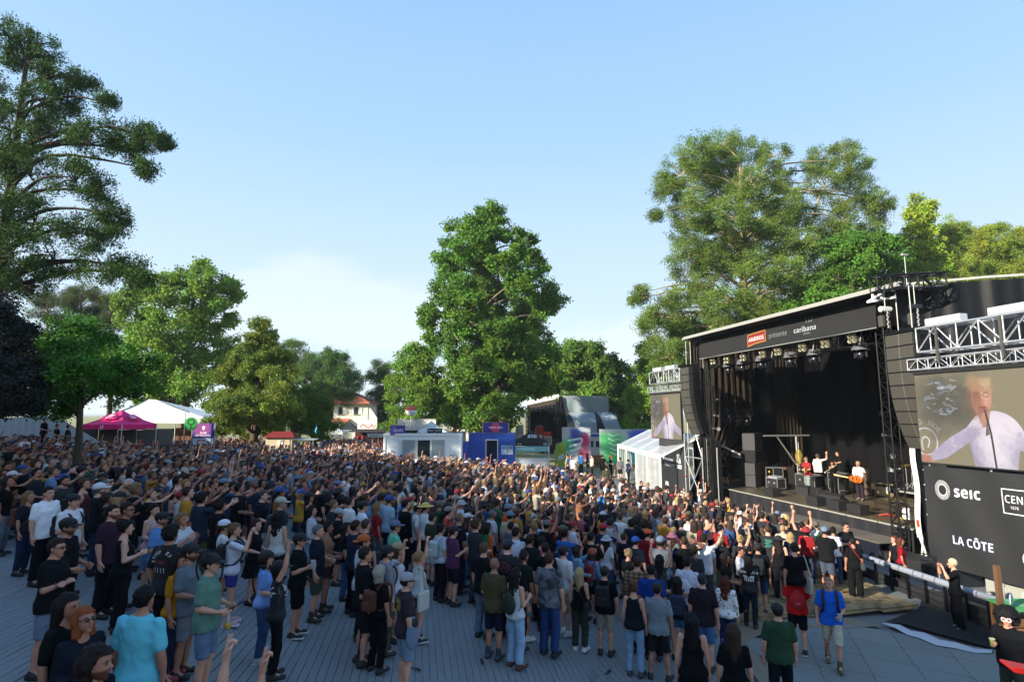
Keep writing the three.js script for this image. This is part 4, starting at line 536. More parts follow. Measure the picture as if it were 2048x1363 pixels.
{ const t = stageAt('hoist_beam', 'black lattice outrigger with two chain hoists above the right speaker column', 'hoist'); part('beam', truss([-1.5, 9.45, 0.75], [0.7, 9.55, 1.35], 0.45, 0.5, 0.5, 0.04, 0.03), BLKM, t); for (const [x, z, c] of [[-1.1, 0.75, '#b9b9b2'], [-0.5, 1.35, '#1a1b1e']]) { part('hoist_motor', [rbox(0.3, 0.16, 0.2, 0.03, x, 8.6, z), rod([x - 0.2, 8.6, z], [x + 0.2, 8.6, z], 0.1, 0.1, 10)], mat(c, { roughness: 0.4 }), t); part('chain', rod([x, 9.4, z], [x, 8.6, z], 0.018), STEEL, t); part('chain_bag', [rbox(0.18, 0.42, 0.2, 0.05, x - 0.02, 8.2, z - 0.16)], mat('#3a3836'), t); part('loose_chain', Array.from({ length: 12 }, (_, i) => ball(0.035, x + 0.02 * Math.sin(i * 2), 8.5 - i * 0.05, z + 0.07, 1, 0.8, 1, 6, 5)), STEEL, t); } part('mast', [rod([0.4, 9.5, 0.3], [0.4, 10.75, 0.3], 0.014), rbox(0.26, 0.07, 0.1, 0.02, 0.4, 10.75, 0.3)], STEEL, t); }
// line arrays: nine tilted cabinets on each side
function lineArray(Z, text, turn) {
  const t = onStage('line_array_speaker', text, 'loudspeaker', [-1.0, 0, Z], turn, 'hanging speaker columns'); let x = 0, y = 7.72;
  part('fly_bar', [box(0.7, 0.07, 1.3, 0.3, y + 0.04, 0), box(0.9, 0.06, 0.1, 0.3, y + 0.12, 0.3), box(0.9, 0.06, 0.1, 0.3, y + 0.12, -0.3)], BLKM, t); part('chain', [rod([0.3, y, 0.3], [0.3, 9.3, 0.3], 0.02), rod([0.3, y, -0.3], [0.3, 9.3, -0.3], 0.02)], STEEL, t);
  for (let i = 0; i < 9; i++) { const a = -0.02 + 0.42 * Math.pow(i / 8, 1.7), h = 0.44, rot = g => { g.rotateZ(a); return g.translate(x + Math.sin(a) * h / 2, y - Math.cos(a) * h / 2, 0); };
    const c = part('cabinet', rot(rbox(0.62, h - 0.012, 1.24, 0.015, 0.34, 0, 0)), BLK, t); for (const s of [-1, 1]) part('grille', rot(rbox(0.02, h - 0.05, 0.56, 0.008, 0.022, 0, s * 0.305)), GRILLE, c); part('waveguide', rot(box(0.02, h - 0.05, 0.035, 0.03, 0, 0)), mat('#77756d', { roughness: 0.3, metalness: 0.5 }), c); part('rigging', [rot(box(0.3, h, 0.05, 0.4, 0, 0.645)), rot(box(0.12, 0.05, 0.09, 0.3, 0.1, 0.67))], BLKM, c);
    x += Math.sin(a) * h; y -= Math.cos(a) * h; }
}
lineArray(1.05, 'long curved column of black loudspeaker boxes hanging beside the right screen', -0.12);
lineArray(-13.2, 'curved column of black loudspeaker boxes hanging beside the left screen', -0.1);
// front truss with lamps
{
  const t = stageAt('lighting_truss', 'black lighting truss spanning the stage opening under the front banner', 'truss'); part('truss', truss([0.35, 7.98, -0.9], [0.35, 7.98, -12.5], 0.5, 0.62, 0.62, 0.032, 0.018), BLKM, t); part('diagonal', [-1.7, -4.2, -6.9, -9.4, -11.6].map(z => rod([0.1, 7.7, z], [0.1, 8.3, z + 0.18], 0.026)), STEEL, t);
  const words = ['nearest', 'second', 'third', 'fourth', 'fifth', 'sixth', 'seventh', 'eighth'];
  [[1428, 722], [1455, 720], [1488, 715], [1527, 708], [1558, 703], [1607, 695], [1653, 687], [1707, 677]].reverse().forEach(([x, y], i) => { const p = onX(x, y, 0.0), b = onStage('blinder_light', `${words[i]} four-eyed blinder lamp on the front truss, counted from the right`, 'stage light', p, 0.25, 'blinder lamps on the front truss'); part('housing', [rbox(0.12, 0.4, 0.4, 0.03)], BLK, b); for (const u of [-1, 1]) for (const v of [-1, 1]) part('lens', lathe([[0.001, 0.0], [0.05, 0.012], [0.085, 0.05], [0.09, 0.05], [0.088, 0.0]], 14).rotateZ(Math.PI / 2).translate(-0.05, u * 0.095, v * 0.095), mat('#d9cfa9', { roughness: 0.12, metalness: 0.85 }), b); part('bracket', [box(0.05, 0.5, 0.02, 0.02, 0.06, 0.22), box(0.05, 0.5, 0.02, 0.02, 0.06, -0.22)], BLKM, b); });
  [[1458, 743], [1486, 738], [1524, 732], [1582, 725], [1630, 720], [1722, 710]].reverse().forEach(([x, y], i) => { const p = onX(x, y - 8, 0.35), b = onStage('moving_head_light', `${words[i]} rain-covered moving head lamp on the front truss, counted from the right`, 'stage light', p, 0.2, 'moving head lamps under the front truss'); const k = 0.95;
    part('rain_cover', [lathe([[0.1, 0.3], [0.24, 0.3], [0.33, 0.05], [0.35, 0.03], [0.31, 0.05], [0.2, 0.26]], 14)].map(g => { const q = g.attributes.position; for (let n = 0; n < q.count; n++) { const w = 1 + 0.14 * (vnoise(q.getX(n) * 13, q.getY(n) * 13, q.getZ(n) * 13) - 0.5); q.setXYZ(n, q.getX(n) * w, q.getY(n), q.getZ(n) * w); } g.computeVertexNormals(); return g; }), mat('#55555a', { roughness: 0.4 }), b);
    part('yoke', [rbox(0.1, 0.36, 0.07, 0.02, 0, -0.08, 0.24), rbox(0.1, 0.36, 0.07, 0.02, 0, -0.08, -0.24), rbox(0.2, 0.1, 0.5, 0.03, 0, 0.12, 0)], BLK, b); const h = part('lamp_head', ball(0.2 * k, 0, -0.14, 0, 1.05, 1.05, 0.95, 18, 12), mat('#141519', { roughness: 0.25 }), b); part('lens', lathe([[0.001, 0.03], [0.09, 0.02], [0.13, 0], [0.13, -0.04]], 16).rotateZ(2.2).translate(-0.13, -0.22, 0), mat('#3a4048', { roughness: 0.05, metalness: 0.4 }), h); part('hook', rod([0, 0.3, 0], [0, 0.5, 0], 0.03), BLKM, b); });
}
{ // inner side truss low on the left with three lamps
  const z = -13.6, a = onZ(1440, 825, z), b2 = onZ(1503, 825, z), t = stageAt('side_truss', 'short black truss hanging on a chain at the far side of the stage', 'truss'); part('truss', truss([a[0], a[1], z], [b2[0], a[1], z], 0.3, 0.34, 0.34, 0.024, 0.013), BLKM, t); part('chain', [rod([(a[0] + b2[0]) / 2, a[1], z], [(a[0] + b2[0]) / 2, 8.8, z], 0.016), ball(0.06, (a[0] + b2[0]) / 2, a[1] + 0.7, z, 1, 1.5, 1)], mat('#8a6a3a', { roughness: 0.4, metalness: 0.6 }), t);
  [['left', 0.22], ['middle', 0.55], ['right', 0.86]].forEach(([w, f]) => { const o = onStage('moving_head_light', `${w} lamp of the three hanging under the short side truss`, 'stage light', [lerp(a[0], b2[0], f), a[1] - 0.2, z], 0.6, 'lamps under the side truss'); part('yoke', [rbox(0.08, 0.42, 0.06, 0.02, 0, -0.16, 0.2), rbox(0.08, 0.42, 0.06, 0.02, 0, -0.16, -0.2), rbox(0.22, 0.1, 0.46, 0.03)], BLK, o); part('lamp_head', [ball(0.18, 0, -0.32, 0, 1, 1.1, 0.9, 14, 10), rod([0, -0.32, 0], [-0.2, -0.48, 0], 0.13, 0.12, 12)], mat('#17181b', { roughness: 0.3 }), o); }); }
// lamps on the towers
for (const [Z, ys, w] of [[-0.62, [2.3, 3.0, 3.5, 4.2, 5.0], 'right'], [-12.4, [2.6, 3.4, 4.2, 4.9, 5.8], 'left']]) ys.forEach((y, i) => { const o = onStage('spotlight', `${['lowest', 'second lowest', 'middle', 'second highest', 'highest'][i]} clamped spotlight on the ${w} stage tower`, 'stage light', [0.3, y, Z + (Z > -5 ? -0.32 : 0.3)], i * 0.7, 'spotlights on the stage towers'); part('housing', [rod([-0.16, 0, 0], [0.12, 0.03, 0], 0.12, 0.09, 12), rbox(0.12, 0.14, 0.14, 0.03, 0.15, 0.04, 0)], BLKM, o); part('lens', new THREE.CylinderGeometry(0.105, 0.105, 0.012, 14).rotateZ(Math.PI / 2).translate(-0.17, 0, 0), mat('#c9ccd0', { roughness: 0.08, metalness: 0.6 }), o); part('clamp', rod([0, 0, 0], [0, 0.05, Z > -5 ? 0.3 : -0.3], 0.02), STEEL, o); });
// screens
const screenTex = (W, H, x0, x1) => canvasTex(W, H, (c) => {
  c.save(); c.scale(W / (x1 - x0), H / 288); c.translate(-x0, 0); c.fillStyle = '#8c866f'; c.fillRect(0, 0, 520, 288); const R = rng(9);
    c.strokeStyle = '#cdd3dc'; c.lineWidth = 5; c.beginPath(); c.arc(22, 220, 44, 0, 7); c.stroke(); c.beginPath(); c.moveTo(10, 250); c.quadraticCurveTo(0, 205, 24, 205); c.quadraticCurveTo(46, 212, 28, 240); c.stroke(); c.fillStyle = '#cdd3dc'; c.font = 'bold 25px serif'; c.save(); c.translate(22, 220); const s = 'NG MOL'; for (let i = 0; i < s.length; i++) { c.save(); c.rotate(-0.62 + i * 0.32); c.fillText(s[i], -8, -56); c.restore(); } c.restore();
  const R2 = rng(31), soft = (col, a, x, y, rx, ry, n) => { c.fillStyle = col; for (let i = 0; i < n; i++) { c.globalAlpha = a * (0.5 + R2()); c.beginPath(); c.ellipse(x + (R2() - 0.5) * rx, y + (R2() - 0.5) * ry, rx * (0.15 + R2() * 0.35), ry * (0.15 + R2() * 0.35), R2() * 3, 0, 7); c.fill(); } c.globalAlpha = 1; };
  soft('#4f4d47', 0.1, 110, 90, 170, 150, 60); for (let i = 0; i < 46; i++) { c.strokeStyle = ['#c3d3ea', '#9fb2cc', '#6d7a8c'][i % 3]; c.globalAlpha = 0.3 + R2() * 0.4; c.lineWidth = 2 + R2() * 5; const x = 40 + R2() * 120, y = 20 + R2() * 110; c.beginPath(); c.ellipse(x, y, 5 + R2() * 16, 1 + R2() * 4, (R2() - 0.5) * 0.6, R2() * 3, R2() * 3 + 2); c.stroke(); } c.globalAlpha = 1;
  c.save(); c.beginPath(); c.moveTo(172, 172); c.lineTo(206, 136); c.quadraticCurveTo(250, 116, 276, 122); c.quadraticCurveTo(330, 132, 350, 190); c.lineTo(440, 232); c.lineTo(520, 258); c.lineTo(520, 292); c.lineTo(430, 270); c.lineTo(330, 232); c.lineTo(318, 290); c.lineTo(190, 290); c.lineTo(178, 216); c.lineTo(96, 268); c.lineTo(40, 284); c.lineTo(34, 262); c.lineTo(110, 206); c.closePath(); c.clip(); c.fillStyle = '#cfcbdc'; c.fillRect(0, 100, 520, 190); soft('#8f8aa8', 0.13, 200, 230, 60, 120, 40); soft('#a39dbd', 0.12, 120, 240, 150, 70, 40); soft('#e3dfee', 0.16, 280, 190, 110, 120, 40); soft('#9a95b4', 0.13, 410, 240, 180, 60, 40); for (let i = 0; i < 40; i++) { c.strokeStyle = i % 2 ? '#8a85a6' : '#e8e4f0'; c.globalAlpha = 0.35; c.lineWidth = 1 + R2() * 3; const x = 60 + R2() * 420, y = 130 + R2() * 150; c.beginPath(); c.moveTo(x, y); c.quadraticCurveTo(x + 14, y + 10, x + 34 * (R2() - 0.3), y + 34 * R2()); c.stroke(); } c.restore(); c.globalAlpha = 1;
  c.fillStyle = '#b98a78'; c.beginPath(); c.ellipse(230, 82, 32, 54, 0.06, 0, 7); c.fill(); c.beginPath(); c.moveTo(210, 118); c.lineTo(254, 118); c.lineTo(246, 165); c.lineTo(226, 172); c.fill(); soft('#8a5a4c', 0.14, 212, 92, 30, 80, 30); soft('#d6a792', 0.14, 246, 78, 24, 60, 24); soft('#a98a6c', 0.2, 226, 38, 66, 30, 40); soft('#c9b08e', 0.2, 246, 36, 30, 22, 18); soft('#7d5244', 0.16, 234, 118, 30, 14, 14); c.strokeStyle = '#6f564e'; c.lineWidth = 2; for (const x of [219, 246]) { c.beginPath(); c.ellipse(x, 73, 10, 6, 0, 0, 7); c.stroke(); } c.fillStyle = '#8f6555'; c.fillRect(209, 62, 18, 3); c.fillRect(238, 62, 18, 3); c.fillStyle = '#7d4a40'; c.fillRect(224, 108, 20, 4); soft('#c07a6a', 0.3, 24, 276, 36, 22, 16); c.fillStyle = '#6d665c'; c.beginPath(); c.moveTo(240, 150); c.lineTo(232, 196); c.lineTo(246, 190); c.fill();
  c.strokeStyle = '#3d3a3a'; c.lineWidth = 6; c.beginPath(); c.moveTo(256, 292); c.lineTo(250, 190); c.lineTo(238, 118); c.stroke(); c.restore();
});
function screen(Z0, Z1, X, text, tex, far) {
  const t = stageAt('video_screen', text, 'screen'), zc = (Z0 + Z1) / 2, L = Math.abs(Z1 - Z0); part('cabinet', box(0.14, 2.82, L, X + 0.08, 4.88, zc), BLK, t);
  const cols = Math.round(L / 0.5), gy = 2.74; part('display', sheet([X - 0.004, 3.51, Z0], [X - 0.004, 3.51, Z1], [X - 0.004, 3.51 + gy, Z1], [X - 0.004, 3.51 + gy, Z0]), new THREE.MeshStandardMaterial({ map: tex, color: new THREE.Color(0.3, 0.3, 0.31), roughness: 0.6, emissive: 0xffffff, emissiveMap: tex, emissiveIntensity: 0.07 }), t); part('top_rail', box(0.2, 0.1, L + 0.05, X + 0.08, 6.33, zc), mat('#0b0b0d'), t);
}
screen(-18.3, -14.35, -0.67, 'left video screen showing the singer in a white shirt, hung under a silver truss', screenTex(512, 384, 0, 430));
screen(1.6, 6.2, -1.07, 'right video screen at the photo edge showing a singer with arms spread', screenTex(1024, 576, 0, 512));
for (const [Z0, Z1, X, w] of [[-18.5, -14.0, -0.67, 'left'], [1.45, 6.6, -1.07, 'right']]) { const t = stageAt('screen_truss', `double silver truss carrying the ${w} video screen`, 'truss'); part('lower_truss', truss([X + 0.08, 6.6, Z0], [X + 0.08, 6.6, Z1], 0.3, 0.34, 0.36, 0.03, 0.018), ALU, t); part('upper_truss', truss([X + 0.1, 7.35, Z0 + 0.5], [X + 0.1, 7.35, Z1], 0.55, 0.76, 0.62, 0.036, 0.026), ALU, t); for (const z of w === 'left' ? [Z0 + 1.3, Z0 + 3] : [2.75, 4.7]) part('hoist_case', [rbox(0.32, 0.24, 1.15, 0.03, X + 0.1, 7.9, z), box(0.28, 0.05, 1.3, X + 0.1, 7.77, z)], mat('#b7babb', { roughness: 0.35, metalness: 0.4 }), t); part('strap', [Z0 + 1.2, Z0 + 3.1].map(z => box(0.06, 1.15, 0.07, X - 0.2, 7.15, z)), mat('#3b3c3a'), t); }
// sponsor banners
const whiteText = (c, s, x, y, f, col = '#cfd2d6', al = 'left') => { c.fillStyle = col; c.font = f; c.textAlign = al; c.fillText(s, x, y); };
const mesh1 = canvasTex(1024, 560, (c, W, H) => {
  c.fillStyle = '#1d1e20'; c.fillRect(0, 0, W, H);
  c.strokeStyle = '#d3d5d8'; for (let r = 0; r < 3; r++) for (let i = 0; i < 34; i++) { const a = i / 34 * 6.283; c.lineWidth = 4; c.beginPath(); c.moveTo(118 + Math.cos(a) * (26 + r * 9), 130 + Math.sin(a) * (28 + r * 10)); c.lineTo(118 + Math.cos(a) * (32 + r * 9), 130 + Math.sin(a) * (35 + r * 10)); c.stroke(); }
  whiteText(c, 'seıc', 190, 158, 'bold 84px sans-serif'); c.lineWidth = 5; c.strokeRect(466, 82, 116, 122); whiteText(c, 'CEN', 524, 150, '52px sans-serif', '#cfd2d6', 'center'); whiteText(c, '1876', 524, 180, '20px sans-serif', '#cfd2d6', 'center'); ['CAISSE', "D'ÉPARGNE", 'DE NYON'].forEach((s, i) => whiteText(c, s, 602, 116 + i * 42, '40px sans-serif'));
  whiteText(c, 'LA CÔTE', 150, 420, 'bold 62px sans-serif', '#aab2cc'); c.beginPath(); c.arc(585, 420, 44, 0, 7); c.stroke(); whiteText(c, 'o', 585, 436, 'bold 60px sans-serif', '#cfd2d6', 'center'); c.fillRect(562, 446, 46, 5); c.strokeRect(630, 394, 200, 52);
});
const mesh2 = canvasTex(512, 480, (c, W, H) => { c.fillStyle = '#26262a'; c.fillRect(0, 0, W, H); c.fillStyle = '#d5d6d6'; c.beginPath(); c.moveTo(60, 175); c.quadraticCurveTo(50, 105, 128, 95); c.quadraticCurveTo(132, 120, 96, 135); c.quadraticCurveTo(88, 165, 60, 175); c.fill(); whiteText(c, 'Retraites', 96, 172, 'bold 36px sans-serif'); whiteText(c, 'Populaires', 96, 208, 'bold 36px sans-serif'); for (const x of [330, 352, 374]) c.fillRect(x, 108, 15, 56); c.fillRect(322, 150, 76, 26); c.fillRect(306, 188, 108, 10); c.fillRect(312, 204, 96, 10); c.fillRect(100, 330, 60, 110); c.fillStyle = '#26262a'; c.fillRect(112, 350, 10, 60); c.fillRect(132, 366, 16, 12); c.fillRect(132, 392, 16, 12); c.strokeStyle = '#d5d6d6'; c.lineWidth = 6; c.beginPath(); c.arc(318, 400, 26, 0, 7); c.stroke(); c.strokeRect(352, 380, 104, 44); c.fillStyle = '#d5d6d6'; for (let i = 0; i < 4; i++) c.fillRect(366 + i * 20, 394, 13, 16); });
{ const t = stageAt('sponsor_banner', 'black mesh banner with white sponsor lettering under the right screen', 'banner'); part('mesh', sheet([-1.09, 0.42, 1.62], [-1.09, 0.42, 6.8], [-1.07, 3.4, 6.8], [-1.07, 3.4, 1.62], 40, 16, (u, v) => 0.018 * Math.sin(u * 21 + v * 5) + 0.03 * vnoise(u * 6, v * 4)), new THREE.MeshStandardMaterial({ map: mesh1, roughness: 0.6 }), t); part('scaffold', [...[1.7, 3.6, 5.6].map(z => rod([-0.9, -0.4, z], [-0.9, 6.4, z], 0.03)), rod([-0.94, 0.45, 1.5], [-0.94, 0.45, 6.9], 0.03), rod([-0.85, 0.6, 1.7], [-0.85, 3.2, 3.6], 0.024), rod([-0.85, 3.2, 3.6], [-0.85, 0.6, 5.6], 0.024)], ALU, t); part('eyelet', Array.from({ length: 7 }, (_, i) => ball(0.022, -1.1, 0.5 + i * 0.46, 1.64, 1, 1, 1, 6, 5)), ALU, t); }
{ const t = stageAt('sponsor_banner', 'black banner with four white sponsor marks under the left screen', 'banner'); part('mesh', sheet([-0.68, -0.3, -17.3], [-0.68, -0.3, -13.75], [-0.66, 3.5, -13.75], [-0.66, 3.5, -17.3], 30, 12, (u, v) => 0.025 * Math.sin(u * 15 + v * 4)), new THREE.MeshStandardMaterial({ map: mesh2, roughness: 0.75 }), t); part('scaffold', [rod([-0.5, -0.4, -17.2], [-0.5, 6.6, -17.2], 0.03), rod([-0.62, -0.4, -13.7], [-0.62, 6.6, -13.7], 0.035)], ALU, t); }
{ const t = stageAt('scaffold_tower', 'open silver scaffold tower with crossed braces below the left speaker column', 'scaffold'), a = -12.55, b = -11.6, X = -1.0; const L = (p, q, r = 0.034) => rod(p, q, r); part('post', [L([X, -0.4, a - 0.9], [X, 3.9, a - 0.9]), L([X, -0.4, b], [X, 3.2, b]), L([X + 0.9, -0.4, b], [X + 0.9, 3.2, b])], ALU, t); part('brace', [L([X, 0.2, a - 0.9], [X, 2.6, b], 0.028), L([X, 2.6, a - 0.9], [X, 0.2, b], 0.028), L([X, 2.65, a - 0.9], [X, 3.9, a - 0.1], 0.028), L([X, 2.65, b], [X, 3.9, b - 0.6], 0.028)], ALU, t); part('ledger', [L([X, 2.62, a - 0.9], [X, 2.62, b]), L([X, 0.15, a - 0.9], [X, 0.15, b])], ALU, t); for (const z of [a - 0.9, b]) part('red_band', rod([X, 1.45, z], [X, 1.55, z], 0.04), mat('#a8321f'), t); part('backdrop', sheet([X + 1.0, -0.3, a - 1.1], [X + 1.0, -0.3, b + 0.3], [X + 1.0, 3.6, b + 0.3], [X + 1.0, 3.6, a - 1.1], 20, 3, pleat(4, 0.04, 6)), DRAPE, t); }
// pit: sub row, ledge, barrier
{ const t = stageAt('front_ledge', 'low dark ledge with worn wooden top running along the stage front above the pit', 'ledge'); for (let i = 0; i < 5; i++) part('top_board', box(1.25, 0.03, 1.24, -0.2, 0.52, -1.2 - i * 1.27), mat(['#5a554b', '#4f4b43', '#625c50'][i % 3]), t); part('face', [box(0.04, 0.95, 6.4, -0.83, 0.02, -3.75)], mat('#131722', { roughness: 0.4 }), t); const u = stageAt('subwoofer_row', 'black subwoofer boxes in the pit at the near corner of the stage', 'loudspeaker'); for (let i = 0; i < 3; i++) { const c = part('cabinet', rbox(1.0, 0.72, 0.9, 0.02, -0.4, -0.08, -0.1 + i * 0.94), CASE, u); part('grille', rbox(0.02, 0.62, 0.8, 0.008, -0.912, -0.08, -0.1 + i * 0.94), BLK, c); } }
{ const RY = 0.62, ra = onY(1680, 1097, RY), rb = onY(2010, 1205, RY), rv = [rb[0] - ra[0], rb[2] - ra[2]], a = st(ra[0] - rv[0] * 0.05, RY, ra[2] - rv[1] * 0.05), b = st(rb[0] + rv[0] * 0.25, RY, rb[2] + rv[1] * 0.25), t = thing('crowd_barrier', 'black pit barrier topped by a thick grey padded rail, running towards the right edge', 'barrier'); const L = k => a.map((v, i) => lerp(v, b[i], k)), y0 = k => { const p = L(k); return groundY(p[0], p[2]); }; for (let i = 0; i < 6; i++) { const p = L(i / 6 + 0.003), q = L((i + 1) / 6 - 0.003); part('rail', rod([p[0], RY, p[2]], [q[0], RY, q[2]], 0.085, 0.085, 14), mat('#7b818c', { roughness: 0.5 }), t); for (const f of [0.3, 0.72]) { const c = L((i + f) / 6), c2 = L((i + f) / 6 + 0.004); part('strap', rod([c[0], RY, c[2]], [c2[0], RY, c2[2]], 0.089, 0.089, 12), mat('#4a4d55'), t); } }
  for (let i = 0; i <= 12; i++) { const p = L(i / 12); part('post', beam([p[0], y0(i / 12) - 0.05, p[2]], [p[0], RY, p[2]], 0.05, 0.07), BLKM, t); } for (const f of [0.25, 0.5, 0.75]) part('mesh_wire', Array.from({ length: 6 }, (_, i) => { const p = L(i / 6), q = L((i + 1) / 6); return rod([p[0], lerp(y0(i / 6), RY, f), p[2]], [q[0], lerp(y0((i + 1) / 6), RY, f), q[2]], 0.008, 0.008, 4); }), BLKM, t); part('kick_plate', Array.from({ length: 6 }, (_, i) => { const p = L(i / 6), q = L((i + 1) / 6); return sheet([p[0] + 0.05, y0(i / 6), p[2]], [q[0] + 0.05, y0(i / 6), q[2]], [q[0] + 0.05, 0.3, q[2]], [p[0] + 0.05, 0.3, p[2]]); }), mat('#121418'), t); }
{ const g = a => onGround(...a), p = g([2012, 1308]), q = at(2013, 1130, -p[2]), t = thing('wooden_post', 'rough upright wooden post at the right edge behind the barrier', 'post', p); part('post', box(0.1, q[1] - p[1], 0.09, 0, (q[1] - p[1]) / 2, 0), mat('#5a3f28'), t); for (let i = 0; i < 3; i++) part('plank', box(1.0, 0.17, 0.03, 0.55, 0.25 + i * 0.2, 0.03), mat(['#6b4a2a', '#7a5634', '#5f4126'][i]), t);
  const u = thing('green_table', 'green-topped wooden side table behind the wooden post', 'table', [p[0] + 1.15, p[1] - 0.12, p[2] - 0.6]); part('top', box(1.3, 0.04, 0.8, 0, 0.95, 0), mat('#3f8a4c'), u); for (const [x, z] of [[-0.58, -0.34], [0.58, -0.34], [-0.58, 0.34], [0.58, 0.34]]) part('leg', box(0.06, 0.93, 0.06, x, 0.465, z), mat('#6b4a2a'), u); const b = thing('water_bottle', 'clear water bottle standing on the green table', 'bottle', [p[0] + 0.75, p[1] + 0.85, p[2] - 0.6]); part('bottle', lathe([[0.001, 0], [0.035, 0], [0.036, 0.16], [0.015, 0.22], [0.001, 0.22]], 12), mat('#a9b5bd', { roughness: 0.1 }), b); part('bottle_cap', rod([0, 0.22, 0], [0, 0.245, 0], 0.016, 0.016, 10), mat('#3a5fa0'), b);
  const c = onStage('generator_cabinet', 'beige metal cabinet standing under the right sponsor banner', 'cabinet', [-0.5, 0, 4.0]); part('body', rbox(0.7, 0.75, 1.9, 0.03, 0, 0.05, 0), mat('#8a8c85', { roughness: 0.5 }), c); for (const z of [-0.5, 0.2]) part('vent', box(0.04, 0.3, 0.3, -0.36, 0.08, z), mat('#9c9e98'), c);
  const rp = at(2030, 1338, 6.6), rr = thing('red_tray', 'red plastic tray edge poking in at the right edge of the photo', 'tray', rp, -0.3); part('tray', [rbox(0.55, 0.03, 0.3, 0.012, 0.2, 0, 0, 0, 0, -0.12), rbox(0.55, 0.06, 0.02, 0.008, 0.2, 0.02, 0.15, 0, 0, -0.12)], mat('#b01a14', { roughness: 0.4 }), rr); }
